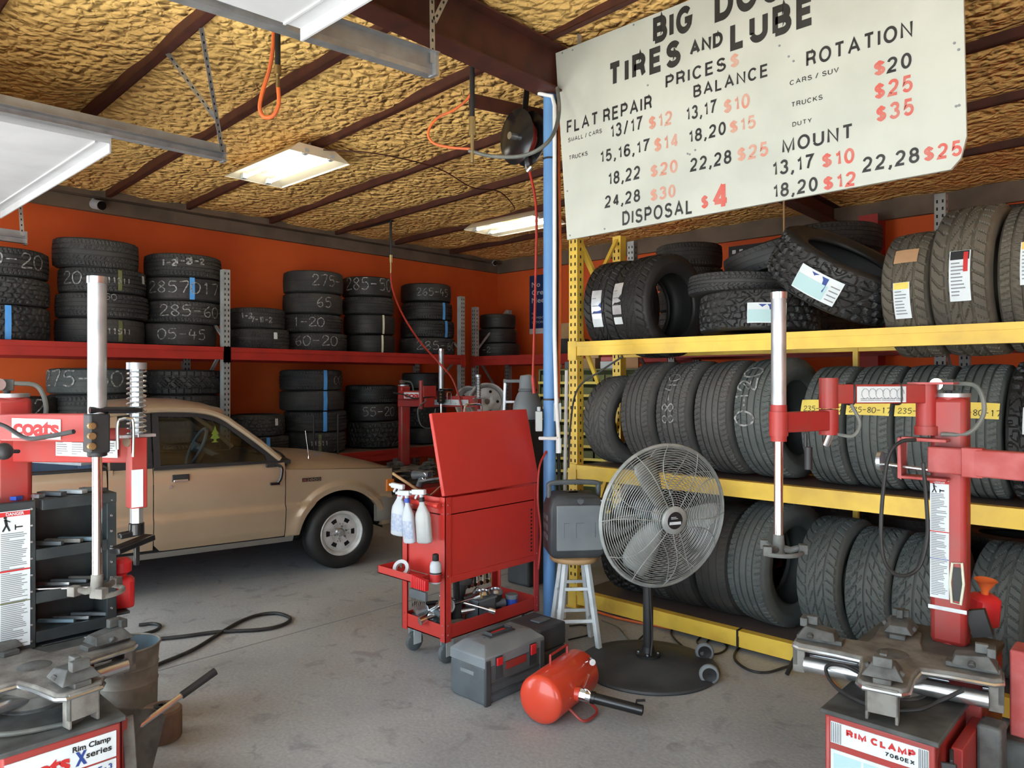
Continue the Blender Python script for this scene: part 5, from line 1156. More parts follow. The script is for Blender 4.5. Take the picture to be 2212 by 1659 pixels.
shank('air_hammer', 'dark air tool with a ribbed handle upright in the tray', (CX1 - .16, CY0 + .24, .20), (CX1 - .15, CY0 + .22, .47), .02, 'black_trim', None, 'plastic_dark')
cup = thing('plastic_cup', 'blue plastic cup in the lower tray of the red cart', 'cup', (CX1 - .06, CY1 - .20, .157))
MB().lathe([(0, 0), (.034, 0), (.04, .10), (.037, .10), (.032, .006), (0, .006)], 28).build('cup_wall', 'plastic_blue', cup)
MB().lathe([(.0405, .098), (.042, .12), (.038, .125), (.0, .125)], 28).build('pale_lid', 'plastic_gray', cup)
bx = thing('parts_bin', 'dark grey plastic parts bin in the lower tray', 'bin', (CX1 - .10, CY0 + .38, .157))
MB().box(-.06, .06, -.075, .075, 0, .006).box(-.06, .06, -.075, -.07, 0, .15).box(-.06, .06, .07, .075, 0, .15).box(-.06, -.055, -.075, .075, 0, .15).box(.055, .06, -.075, .075, 0, .15).build('bin_walls', 'plastic_slate', bx)
MB().box(-.065, .065, -.08, .08, .142, .152).build('rim', 'plastic_gray', bx)
for k, (x, y, z, m, l) in enumerate([(.0, .02, .157, 'chrome', 'shiny hub ring on the grey parts bin'), (.0, .13, .157, 'rod_steel', 'dull hub ring beside the grey parts bin')]):
    tag(MB().at((CX1 - .10 + x, CY0 + .38 + y, .312 if k == 0 else .30)).lathe([(.025, 0), (.05, 0), (.052, .012), (.04, .03), (.03, .03), (.025, .0)], 28, closed=True).build('hub_ring', m), l, 'hub ring', 'hub rings in the lower tray')
tag(MB().at((CX1 - .10, CY0 + .51, .157)).lathe([(0, 0), (.045, 0), (.045, .14), (0, .14)], 20).build('parts_can', 'black_trim'), 'black can under the dull hub ring', 'can')
for k in range(9):
    y = CY1 - .34 + .028 * k
    tag(MB().bar((CX0 + .05, y, .5), (CX0 + .055, y, .30 + .02 * (k % 3)), .016, .006, up=(1, 0, 0)).cyl((CX0 + .048, y, .30), (CX0 + .062, y, .30), .014, n=12).build('spanner', ['rod_steel', 'black_trim'][k % 2]), 'spanner hanging in the row at the back of the lower cart bay', 'spanner', 'spanners hanging in the lower cart bay')
for k in range(26):
    x = rg_.uniform(CX0 + .05, CX1 - .05); y = rg_.uniform(CY0 + .05, CY1 - .28); a_ = rg_.uniform(0, 3.1); ln = rg_.uniform(.06, .14); z = .172 + .022 * (k % 5)
    tag(MB().cyl((x - ln * math.cos(a_) * .5, y - ln * math.sin(a_) * .5, z), (x + ln * math.cos(a_) * .5, y + ln * math.sin(a_) * .5, z + .01), .012 + .006 * (k % 4), n=10).build('loose_socket', ['black_trim', 'rod_steel', 'plastic_slate', 'cast_gray'][k % 4]), 'loose socket or bolt lying in the cluttered lower cart tray', 'socket', 'loose sockets in the lower cart tray')
rag = tag(MB().at((CX1 - .07, CY0 + .14, .16)).sph((0, 0, .03), .07, 14, (.6, 1.4, .55)).build('shop_rag', 'cast_dusty'), 'grey dusty rag lying over the lower tray lip', 'rag')
shank('air_ratchet', 'fat dark air ratchet lying against the near corner of the lower tray', (CX0 + .05, CY0 + .05, .215), (CX0 + .20, CY0 + .09, .225), .024, 'black_trim', 'rod_steel')
shank('grease_gun', 'dusty dark grease gun leaning in the lower tray', (CX1 - .28, CY0 + .30, .19), (CX1 - .12, CY0 + .12, .30), .024, 'cast_gray', 'rod_steel', 'plastic_dark')
shank('impact_wrench', 'black impact wrench standing on its nose in the lower tray', (CX0 + .12, CY0 + .34, .18), (CX0 + .16, CY0 + .36, .40), .032, 'plastic_dark', 'cast_gray')
# top tray: brush with wooden handle, tools
br = thing('wire_brush', 'brush with a worn wooden handle sticking out of the cart top', 'brush', aY(905, 1060, CY0 + .05))
hh = aY(848, 1022, CY0 - .08) - aY(905, 1060, CY0 + .05)
MB().bar((0, 0, 0), hh, .038, .016, up=(0, 0, 1)).build('handle', 'wood', br, bev=.005); MB().bar(-hh.normalized() * .13, (0, 0, 0), .03, .03).build('bristles', 'rust', br)
shank('ratchet', 'dark ratchet handle slanting up out of the cart top', aY(955, 1055, CY0 + .12), aY(962, 1025, CY0 + .30), .010, 'rod_steel', 'black_trim')
shank('pry_bar', 'bright pry bar propped inside the cart top', aY(925, 1075, CY0 + .12), aY(975, 1030, CY0 + .34), .008, 'chrome', None)
shank('scraper', 'dark scraper lying across the cart top opening', aY(905, 1040, CY0 + .10), aY(968, 1030, CY0 + .16), .008, 'cast_gray', 'cast_gray')
dr = thing('air_drill', 'dark air drill lying in the cart top beside the brush', 'drill', aY(905, 1058, CY0 + .18))
MB().cyl((0, 0, .02), (.02, .02, .10), .022).cyl((-.05, 0, .09), (.08, .02, .10), .028, .02).build('body', 'plastic_dark', dr); MB().tube([(.05 + .02 * math.cos(a_), .0, .09 + .02 * math.sin(a_)) for a_ in np.linspace(0, 6, 12)], .004).build('hook', 'chrome', dr)

# ------------------------------------------------------------------ grey toolbox and dark case on the floor
tb = thing('toolbox', 'dusty grey plastic toolbox with red latches on the floor', 'toolbox', (-2.76, 2.83, 0))
hx_, hy_ = .128, .228
mb = MB()
rows = [[(sx * (hx_ - i), sy * (hy_ - i), z) for sx, sy in ((-1, -1), (1, -1), (1, 1), (-1, 1), (-1, -1))] for z, i in ((0, .012), (.02, .0), (.19, .0), (.195, .006))]
mb.grid(rows, False).add([(-hx_ + .012, -hy_ + .012, 0), (hx_ - .012, -hy_ + .012, 0), (hx_ - .012, hy_ - .012, 0), (-hx_ + .012, hy_ - .012, 0)], [(0, 1, 2, 3)]).build('lower_case', 'plastic_slate', tb, bev=.006)
rows = [[(sx * (hx_ - i), sy * (hy_ - i * 1.0), z) for sx, sy in ((-1, -1), (1, -1), (1, 1), (-1, 1), (-1, -1))] for z, i in ((.195, -.003), (.245, -.003), (.29, .05), (.292, .12))]
lidt = MB().grid(rows, False).build('lid', 'plastic_gray', tb, bev=.006)
MB().box(-.035, .035, -.10, .10, .288, .297).box(-.03, -.02, -.075, .075, .295, .312).box(.02, .03, -.075, .075, .295, .312).box(-.03, .03, -.08, -.068, .295, .314).box(-.03, .03, .068, .08, .295, .314).build('carry_handle', 'plastic_dark', tb, bev=.004)
MB().box(-.01, .012, -.05, .05, .298, .304).build('handle_inset', 'ink_red', tb)
for y in (-.13, .13):
    l_ = MB().box(hx_, hx_ + .006, y - .028, y + .028, .12, .235).build('latch_plate', 'plastic_dark', tb, bev=.003); MB().box(hx_ + .006, hx_ + .016, y - .02, y + .02, .175 if y > 0 else .19, .23).build('latch', 'plastic_red', l_, bev=.003)
MB().box(hx_, hx_ + .004, -.075, .08, .15, .19).build('name_badge', 'machine_red', tb)
for y in (-hy_ + .02, hy_ - .02): MB().box(hx_ - .01, hx_ + .008, y - .02, y + .02, .0, .23).build('corner_rib', 'plastic_dark', tb, bev=.006)
for z in (.045, .095): MB().box(hx_, hx_ + .005, -.19, .19, z, z + .012).build('groove_rib', 'plastic_dark', tb, bev=.003)
MB().box(-.05, .05, -hy_ - .004, -hy_ + .002, .14, .16).build('end_grip', 'plastic_gray', tb, bev=.004)
cs = thing('tool_case', 'low dark blow-moulded case behind the grey toolbox', 'case', (-2.80, 3.205, 0))
MB().box(-.125, .125, -.135, .10, 0, .13).build('lower_half', 'plastic_dark', cs, bev=.012); MB().box(-.125, .125, -.135, .10, .133, .262).build('upper_half', 'plastic_dark', cs, bev=.012); MB().box(-.02, .05, -.05, .05, .262, .272).build('case_handle', 'plastic_slate', cs, bev=.004)
wd_ = tag(MB().at((-2.585, 3.20, 0), rz=.2).box(-.04, .04, -.07, .07, 0, .035).build('wood_block', 'wood', bev=.003), 'small tan wooden block on the floor before the stool', 'block')

# ------------------------------------------------------------------ red bead-seating air tank
ta, tb_ = Vector((-2.31, 2.666, .12)), Vector((-2.385, 3.046, .12))
d = (tb_ - ta).normalized(); tk = thing('air_tank', 'glossy red portable air tank with a black nozzle lying on the floor', 'air tank', ((ta + tb_) / 2 - Vector((0, 0, .12))))
o = (ta + tb_) / 2 - Vector((0, 0, .12)); R_ = .117; ln = (tb_ - ta).length
x_, y_, z_ = frame_from(ta, tb_); Mt = Matrix((x_, y_, z_)).transposed().to_4x4(); Mt.translation = (ta + tb_) / 2 - o
mb = MB(); mb.M = Mt
prof = [(0, -ln / 2 - .045)] + [(R_ * math.sin(t), -ln / 2 - .045 * math.cos(t)) for t in np.linspace(.2, 1.571, 8)] + [(R_ * math.sin(t), ln / 2 + .045 * math.cos(t)) for t in np.linspace(1.571, .2, 8)] + [(0, ln / 2 + .045)]
mb.lathe(prof, 44).build('tank_body', 'tank_red', tk)
nd = Vector((math.cos(-.0), 0, 0)); p1 = Vector((-2.21, 2.838, .118)) - o; p2 = Vector((-1.93, 2.961, .085)) - o; dn = (p2 - p1).normalized(); p0 = p1 - dn * .10
MB().cyl(p0, p0 + dn * .10, .034).build('outlet_neck', 'tank_red', tk)
v = MB().cyl(p0 + dn * .09, p0 + dn * .13, .03, n=8).cyl(p0 + dn * .125, p0 + dn * .16, .026).bar(p0 + dn * .115 + Vector((0, 0, .03)), p0 + dn * .14 + Vector((-.01, .02, .10)), .012, .004).tube([p0 + dn * .13 + Vector((.034 * math.cos(t), 0, .034 * math.sin(t))) for t in np.linspace(0, 6.28, 17)[:-1]], .003, closed=True)
v.build('ball_valve', 'chrome', tk, label='chrome ball valve with its lever')
MB().cyl(p0 + dn * .155, p2, .025, n=24).cyl(p0 + dn * .155, p0 + dn * .175, .03, n=24).build('nozzle', 'black_gloss', tk); MB().cyl(p2 - dn * .002, p2 + dn * .002, .018, n=20).build('nozzle_bore', 'hole_dark', tk)
MB().tube([p2 - dn * .03 + Vector((0, 0, .025)), p2 - dn * .03 + Vector((0, 0, .04)), p2 + dn * .005 + Vector((0, .012, .046))], .006).build('nozzle_hook', 'black_gloss', tk)
q0 = ta.lerp(tb_, .25) - o
side = Vector((d.y, -d.x, 0)); 
MB().tube(smooth_path([q0 + side * .10 + Vector((0, 0, -.06)), q0 + side * .17 + Vector((0, 0, -.10)), q0 + side * .19 + d * .06 + Vector((0, 0, -.105)), q0 + side * .18 + d * .14 + Vector((0, 0, -.10)), q0 + side * .10 + d * .16 + Vector((0, 0, -.06))], 5), .007).build('foot_loop', 'machine_red', tk)
tp = Vector((0, 0, R_)); c_ = ta.lerp(tb_, .6) - o
MB().tube([c_ - d * .09 + tp * .97 - side * .03, c_ - d * .09 + tp * 1.35 - side * .03, c_ + d * .09 + tp * 1.35 - side * .03, c_ + d * .09 + tp * .97 - side * .03], .006).build('carry_handle', 'machine_red', tk)
MB().cyl(c_ + side * .08 + tp * .75 + d * .08, c_ + side * .125 + tp * 1.0 + d * .08, .007).cyl(c_ + side * .11 + tp * .9 + d * .08, c_ + side * .135 + tp * .95 + d * .05, .016, n=14).build('filler_valve', 'chrome', tk)

# ------------------------------------------------------------------ pedestal fan
FB = Vector((-2.323, 3.62, 0))
fan = thing('pedestal_fan', 'grey wire-caged pedestal fan on a round dark base', 'fan', FB)
MB().lathe([(0, 0), (.395, 0), (.40, .008), (.395, .018), (.37, .024), (.34, .022), (.30, .034), (.12, .062), (.085, .066), (.0, .066)], 64).build('base', 'plastic_dark', fan)
MB().lathe([(.07, .064), (.072, .08), (.04, .088), (.033, .12), (.029, .12)], 28).lathe([(.029, .08), (.029, .82), (0, .82)], 20).build('pole', 'black_trim', fan)
for k in range(4): a_ = k * math.pi / 2 + .5; MB().cyl((.056 * math.cos(a_), .056 * math.sin(a_), .078), (.056 * math.cos(a_), .056 * math.sin(a_), .09), .008, n=6).build('base_bolt', 'rod_steel', fan)
fn = Vector((.905, -.426, -.07)).normalized(); fx = Vector((0, 0, 1)).cross(fn).normalized(); fy = fn.cross(fx)
fc = Vector((0, 0, .905)) + fn * .16 + Vector((-.012, .02, 0))
Mf = Matrix((fx, fy, fn)).transposed().to_4x4(); Mf.translation = fc
FR = .398
def dome(r, s): return s * (.085 * (1 - (r / FR) ** 2.2) + .012)
mb = MB(); mb.M = Mf
for s in (1, -1):
    for k in range(27 if s > 0 else 20):
        r_ = .075 + (FR - .075) * (k + 1) / (27 if s > 0 else 20); n_ = 64
        mb.tube([(r_ * math.cos(t), r_ * math.sin(t), dome(r_, s)) for t in np.linspace(0, 2 * math.pi, n_ + 1)[:-1]], .0019, n=4, closed=True)
mb.build('guard_rings', 'fan_gray', fan)
mb = MB(); mb.M = Mf
for s in (1, -1):
    for k in range(12):
        a_ = k * math.pi / 6 + (.1 if s < 0 else 0); P_ = []
        for i in range(9): r_ = .065 + (FR - .065) * i / 8; t = a_ + .22 * math.sin(i / 8 * math.pi) * (1 if k % 2 else -.3); P_.append((r_ * math.cos(t), r_ * math.sin(t), dome(r_, s) + s * .003))
        mb.tube(P_, .0026, n=5)
mb.build('guard_ribs', 'fan_gray', fan)
mb = MB(); mb.M = Mf
mb.tube([(FR * math.cos(t), FR * math.sin(t), 0) for t in np.linspace(0, 2 * math.pi, 73)[:-1]], .011, n=8, closed=True).build('rim', 'fan_gray', fan)
mb = MB(); mb.M = Mf; hb = mb.lathe([(0, .112), (.07, .112), (.078, .106), (.078, .096), (.066, .094), (.062, .10), (.05, .10)], 40).build('hub_cap', 'fan_gray', fan)
mb = MB(); mb.M = Mf; bd = mb.lathe([(0, .1135), (.047, .1135), (.048, .112)], 32).build('hub_badge', 'ink', hb)
mb = MB(); mb.M = Mf; mb.add([(-.038, -.022, .1142), (.038, -.022, .1142), (.036, -.006, .1142), (-.036, -.006, .1142)], [(0, 1, 2, 3)]); bars(mb, (-.028, .008, .1142), (1, 0, 0), (0, 1, 0), .056, .016, 2, seed=2); mb.build('badge_print', 'paper', bd)
for k, a_ in enumerate((math.radians(112), math.radians(232), math.radians(-8))):
    rows = []
    for i in range(10):
        t = i / 9; r_ = .055 + .295 * t; wch = .075 + .10 * math.sin(min(1, t * 1.15) * math.pi * .62); rows.append([])
        if i == 9: wch *= .72
        for j in range(7):
            u = j / 6 - .5; pit = .55 - .25 * t; x0, y0 = r_, u * wch * math.cos(pit) + .03 * t * t; z0 = u * wch * math.sin(pit) + .012 * (1 - 4 * u * u)
            rows[-1].append((x0 * math.cos(a_) - y0 * math.sin(a_), x0 * math.sin(a_) + y0 * math.cos(a_), z0))
    mb = MB(); mb.M = Mf; o_ = mb.grid(rows).build('blade', 'fan_blade', fan); md = o_.modifiers.new('thick', 'SOLIDIFY'); md.thickness = .003
mb = MB(); mb.M = Mf; mb.cyl((0, 0, -.03), (0, 0, .03), .06, n=28).build('blade_hub', 'fan_gray', fan)
mb = MB(); mb.M = Mf; mb.lathe([(0, -.23), (.05, -.228), (.066, -.21), (.07, -.12), (.06, -.085), (0, -.08)], 28).build('motor', 'plastic_slate', fan)
MB().cyl((0, 0, .80), (0, 0, .86), .036).bar((0, 0, .84), fc - fn * .17, .05, .03).build('tilt_bracket', 'black_trim', fan)
for (px, pyb), nm in (((1522, 1428), 'a'), ((1532, 1478), 'b')):
    g = aZ(px, pyb, .0) - FB; e = Vector((g.x, g.y, 0)); e0 = e.normalized() * .33; c_ = Vector((g.x, g.y, .055))
    arm_ = MB().bar((e0.x, e0.y, .045), (c_.x, c_.y, .055), .028, .02, up=(0, 0, 1)).build('wheel_arm', 'plastic_slate', fan, bev=.004)
    side_ = Vector((-SN, CS, 0)); 
    mb = MB(); xx, yy, zz = frame_from((0, 0, 0), Vector((.55, -.83, 0))); mm = Matrix((xx, yy, zz)).transposed().to_4x4(); mm.translation = c_; mb.M = mm
    w_ = mb.lathe([(0, -.014), (.036, -.014), (.05, -.012), (.054, -.006), (.054, .006), (.05, .012), (.036, .014), (0, .014)], 30).build('transport_wheel', 'plastic_gray', fan)
    mb = MB(); mb.M = mm; mb.lathe([(0, .0145), (.034, .0145), (.036, .0155), (.038, .0145)], 28).cyl((0, 0, .012), (0, 0, .022), .009, n=6).build('wheel_hub', 'black_trim', w_)
MB().tube(smooth_path([(.035, -.03, .78), (.045, -.05, .5), (.04, -.02, .2), (.05, -.05, .09)]), .005).build('power_lead', 'hose_black', fan)

# ------------------------------------------------------------------ stool with the black box radio on it
ST = Vector((-2.855, 3.61, 0)); st = thing('stool', 'white-legged wooden stool with a round seat under the black box', 'stool', ST)
MB().lathe([(0, .532), (.145, .532), (.152, .538), (.155, .548), (.152, .56), (.145, .565), (0, .566)], 40).build('seat', 'wood', st)
LG = []
for a_ in (140, 230, 50, -40):
    ca = math.radians(a_); rr_ = Vector((CS, SN, 0)) * math.cos(ca) + Vector((-SN, CS, 0)) * math.sin(ca)
    b_, t_ = rr_ * .185, rr_ * .095 + Vector((0, 0, .53)); LG.append((b_, t_)); MB().bar(b_, t_, .034, .028).build('leg', 'paint_white', st, bev=.004)
for i, j in ((0, 1), (1, 3), (3, 2), (2, 0)):
    for f_ in ((.26, .62) if (i, j) in ((0, 1), (3, 2)) else (.34, .70)): MB().bar(LG[i][0].lerp(LG[i][1], f_), LG[j][0].lerp(LG[j][1], f_), .016, .020).build('rung', 'paint_white', st, bev=.003)
gz = math.radians(43.2 + 6)
gn = thing('jobsite_radio', 'black and grey box radio with a top handle standing on the stool', 'radio', ST + Vector((CS * -.005, SN * -.005, .567)), gz)
W_, D_, H_ = .175, .13, .40
rows = []
for z, i in ((0, .03), (.03, .0), (.30, .0), (.36, .02), (.385, .05), (.387, .2)): rows.append([(max(-W_, min(W_, sx * (W_ - i))), sy * (D_ - i * .8), z) for sx, sy in ((-1, -.8), (-.93, -1), (.93, -1), (1, -.8), (1, .8), (.93, 1), (-.93, 1), (-1, .8), (-1, -.8))])
bd_ = MB().grid(rows, False).add([(x, y, 0) for x, y in ((-.14, -.10), (.14, -.10), (.14, .10), (-.14, .10))], [(0, 1, 2, 3)]).build('housing', 'plastic_dark', gn, bev=.008)
MB().box(-W_ + .045, W_ - .02, -D_ - .012, -D_ + .01, .05, .325).build('front_panel', 'plastic_gray', gn, bev=.006)
mb = MB()
for x in (-.085, -.012, .105): mb.box(x, x + .003, -D_ - .0135, -D_ - .011, .13, .22)
mb.box(-.012, .04, -D_ - .0135, -D_ - .011, .217, .22).box(-.085, -.05, -D_ - .0135, -D_ - .011, .217, .22); mb.build('panel_ribs', 'plastic_slate', gn)
MB().add([(-.10, -D_ + .012, .305), (.12, -D_ + .012, .305), (.12, -D_ + .05, .372), (-.10, -D_ + .05, .372)], [(0, 1, 2, 3)]).cyl((.02, -D_ + .028, .338), (.02, -D_ + .010, .348), .02, n=18).box(-.07, -.03, -D_ + .012, -D_ + .03, .335, .345).build('control_panel', 'plastic_slate', gn)
MB().add([(.125, -D_ + .012, .318), (.155, -D_ + .014, .35), (.115, -D_ + .026, .36)], [(0, 1, 2)]).build('corner_tag', 'paper', gn)
MB().tube(smooth_path([(-.155, 0, .355), (-.155, 0, .41), (-.13, 0, .445), (.13, 0, .445), (.155, 0, .41), (.155, 0, .355)], 5), .016).build('handle', 'plastic_slate', gn)
for z in (.10, .16, .22): MB().box(-W_ - .004, -W_ + .01, -.07, .07, z, z + .035).build('side_vent', 'plastic_slate', gn, bev=.004)

# ------------------------------------------------------------------ tool cabinet on the rear of the near changer, red cans, steel drum
tc_ = thing('tool_cabinet', 'dark open-front tool cabinet with a tall DANGER decal beside the red column', 'cabinet', (-3.25, .56, .626), 0)
y0, y1, H_, dp = .06, .525, .565, .17
MB().box(-.03, 0, y0, y0 + .18, 0, H_).build('decal_panel', 'cabinet_black', tc_, bev=.003)
ya = y0 + .20
mb = MB().box(-dp, -dp + .006, ya, y1, 0, H_).box(-dp, 0, y1 - .035, y1, 0, H_).box(-dp, 0, ya, y1, 0, .006).box(-dp, .004, ya, y1, H_ - .04, H_)
mb.build('case', 'cabinet_black', tc_, bev=.002)
for z in (.05, .20, .365): MB().box(-dp, -.002, y0 + .19, y1 - .035, z, z + .006).box(-.006, .002, y0 + .18, y1 - .035, z - .03, z + .012).build('shelf', 'cabinet_black', tc_)
mb = MB()
for z in np.linspace(.03, H_ - .03, 9):
    for y in (y1 - .018, y0 + .165): mb.cyl((.001, y, z), (.005, y, z), .006, .004, 8)
mb.build('rivets', 'rod_steel', tc_)
danger(None, tc_, (.003, y0 + .06, .02), (0, 1, 0), .10, H_ - .05, 9, 'bin_green')
rs = random.Random(3)
for k in range(9):
    z = (.372, .207, .057)[k % 3]; y = y0 + .23 + .02 * k + rs.uniform(-.01, .01)
    wy, wz = (.014, .012) if k % 3 else (.02, .014)
    tag(MB().at((-3.25, .56, .626)).bar((-.12, y - .05, z + .012), (-.02, y + .05, z + .012), wy, wz, up=(0, 0, 1)).build('hand_tool', ['plastic_slate', 'rod_steel', 'bucket_in', 'cast_dusty'][k % 4]), 'small hand tool lying on a shelf of the dark tool cabinet', 'tool', 'hand tools in the dark cabinet')
shank('tire_lever', 'bright steel bar sticking out of the dark tool cabinet shelf', (-3.30, .77, .845), (-3.20, 1.02, .825), .006, 'chrome', None)
for k in range(6):
    y = .62 + .075 * k; tag(MB().bar((-3.38, y, 1.201), (-3.29, y + .06, 1.201), .03, .014, up=(0, 0, 1)).build('hand_tool', ['box_gray', 'plastic_blue', 'rod_steel', 'plastic_slate', 'box_gray', 'cast_gray'][k]), ['pale wrapped tool', 'blue-handled tool', 'bright tool', 'dark tool', 'grey tool near the silver tube', 'black tool at the end'][k] + ' lying on top of the dark tool cabinet', 'tool', 'tools on the cabinet top')
def red_can(label, loc, rz, tilt, funnel):
    t = thing('lube_can', label, 'can', loc, rz); t.rotation_euler = (tilt, 0, rz); ROOTM[t.name] = Matrix.Translation(Vector(loc)) @ Matrix.Rotation(rz, 4, 'Z') @ Matrix.Rotation(tilt, 4, 'X')
    rows = [[(sx * (.05 - i), sy * (.045 - i), z) for sx, sy in ((-1, -.7), (-.7, -1), (.7, -1), (1, -.7), (1, .7), (.7, 1), (-.7, 1), (-1, .7), (-1, -.7))] for z, i in ((0, .048), (0, .006), (.008, 0), (.11, .0), (.125, .012), (.13, .035))]
    MB().grid(rows, False).build('can_body', 'plastic_red', t, bev=.004)
    if funnel: MB().lathe([(.014, .125), (.014, .145), (.038, .185), (.042, .187), (.036, .183), (.010, .143)], 24).build('funnel_neck', 'hose_orange', t, label='orange-red funnel mouth')
    else: MB().lathe([(.02, .125), (.022, .14), (.04, .15), (.042, .19), (.03, .205), (0, .207)], 24).build('screw_cap', 'plastic_red', t)
    return t
p = aD(2122, 1322, 2.98); red_can('red plastic can with a funnel mouth clipped to the red column', (p.x, p.y, p.z - .05), .75, .12, True)
bk = W2L(RC, Vector((p.x, p.y, p.z)))
MB().bar((.135, .66, bk.z), (.20, .66, bk.z + .02), .03, .10).build('can_bracket', 'black_trim', RC)
p = aD(262, 1285, 3.12); red_can('red plastic can with a fat round cap hung on the dark tool cabinet', (p.x, p.y, p.z - .05), 1.2, 0, False)
MB().box(-.10, -.02, y1, y1 + .06, .05, .06).build('can_bracket', 'cabinet_black', tc_)
dm = thing('brake_drum', 'small rusty brake drum on the floor against the grey steel bucket', 'brake drum', (-3.50, 1.36, 0))
MB().lathe([(0, 0), (.085, 0), (.09, .01), (.09, .13), (.08, .14), (.03, .142), (0, .142)], 40).build('drum', 'rust', dm); MB().lathe([(.012, .142), (.03, .142), (.032, .152), (.012, .153)], 20, closed=True).build('hub', 'black_trim', dm)
bu = thing('bucket', 'dented grey steel bucket with a blue-grey inside beside the near changer', 'bucket', (-3.84, 1.335, .0))
MB().lathe([(0, 0), (.125, 0), (.13, .01), (.133, .17), (.137, .18), (.133, .19), (.135, .25), (.139, .26), (.135, .27), (.142, .355)], 44).build('outer_wall', 'bucket_out', bu); MB().lathe([(.139, .355), (.128, .19), (.124, .15), (0, .15)], 44).build('inner_wall', 'bucket_in', bu)
MB().tube([(.1435 * math.cos(t), .1435 * math.sin(t), .357) for t in np.linspace(0, 6.283, 45)[:-1]], .006, closed=True).build('rim', 'bucket_out', bu)
# ------------------------------------------------------------------ hoses and cords on the floor
def fl(pts, z=.012): return smooth_path([aZ(x, y, z) for x, y in pts], 6)
tag(MB().tube(fl([(300, 1350), (330, 1347), (346, 1352), (335, 1362), (300, 1372), (270, 1380)], .013), .011).build('air_hose', 'hose_black'), 'short loop of black air hose beside the steel bucket', 'hose')
tag(MB().tube(fl([(345, 1380), (400, 1374), (470, 1365), (560, 1360), (610, 1350), (627, 1336), (600, 1325), (560, 1328), (520, 1342), (478, 1366), (420, 1402), (350, 1432), (330, 1440)], .014), .012).build('air_hose', 'hose_black'), 'long black air hose looped on the open floor', 'hose')
tag(MB().tube(fl([(1262, 1312), (1330, 1334), (1420, 1352), (1480, 1362), (1560, 1376), (1640, 1396), (1720, 1412), (1760, 1430), (1790, 1465), (1822, 1498), (1850, 1530)], .011), .009).build('air_hose', 'hose_orange'), 'orange air hose running along the yellow bottom beam', 'hose')
tag(MB().tube(fl([(1250, 1412), (1330, 1402), (1352, 1394), (1350, 1388), (1325, 1390), (1312, 1400), (1340, 1404), (1372, 1388), (1392, 1370)], .007), .0055).build('cable', 'hose_black'), 'black power cord looped between the stool and the fan pole', 'cord')
tag(MB().tube(fl([(1228, 1382), (1270, 1372), (1292, 1362), (1262, 1350), (1230, 1352)], .007), .005).build('cable', 'hose_black'), 'black cord coiled between the stool legs', 'cord')
tag(MB().tube(fl([(1300, 1340), (1335, 1355), (1360, 1384), (1392, 1398), (1440, 1400), (1478, 1412)], .006), .004).build('cable', 'hose_gray'), 'thin grey cord crossing behind the fan base', 'cord')
tag(MB().tube(fl([(1500, 1362), (1460, 1355), (1450, 1368), (1468, 1390), (1500, 1410), (1550, 1412), (1570, 1398), (1555, 1382), (1525, 1370), (1505, 1386), (1522, 1392), (1535, 1376)], .008), .006).build('cable', 'hose_black'), 'tangled dark cord behind the fan transport wheels', 'cord')
tag(MB().tube(fl([(1606, 1388), (1588, 1410), (1590, 1428), (1620, 1448), (1660, 1452), (1710, 1438), (1765, 1440), (1830, 1450)], .009), .0075).build('cable', 'hose_black'), 'black cord curving from under the yellow beam towards the changer', 'cord')
a_ = aZ(1700, 1456, .012); tag(MB().cyl(a_, aY(1722, 1410, 4.16), .012).build('steel_bar', 'black_trim'), 'short black bar leaning on the yellow bottom beam', 'bar')
# ------------------------------------------------------------------ hanging price sign
SY = 3.69
ps_ = thing('price_sign', 'big white price board hanging from the roof in front of the rack', 'sign', (-3.0, SY, 2.57))
tl_, bl_, br_ = aY(1200, 115, SY), aY(1225, 518, SY), aY(2082, 355, SY)
P_ = [(bl_.x, bl_.z), (br_.x - .05, br_.z - .012), (br_.x - .012, br_.z + .03), (br_.x + .01, br_.z + .12), (br_.x - .01, tl_.z + .0), (tl_.x, tl_.z)]
n = len(P_); vs = [(x, SY + d_, z) for d_ in (0, .02) for x, z in P_]
brd = MB().add(vs, [tuple(range(n - 1, -1, -1)), tuple(range(n, 2 * n))] + [(i, (i + 1) % n, n + (i + 1) % n, n + i) for i in range(n)]).build('board', 'sign_white', ps_, world=True)
mb = MB()
for zx, zy in ((75, 245), (122, 232), (470, 395), (1080, 212), (1123, 262), (1145, 283), (1890, 200), (1910, 230), (1898, 492), (1912, 488), (655, 712), (665, 715), (690, 695), (405, 115), (98, 885), (110, 1090), (270, 1060)):
    q_ = aY(1180 + zx / 2.1434, zy / 2.1434, SY); mb.cyl((q_.x, SY - .003, q_.z), (q_.x, SY, q_.z), .006, n=8)
mb.build('screw_heads', 'ink_gray', ps_, world=True)
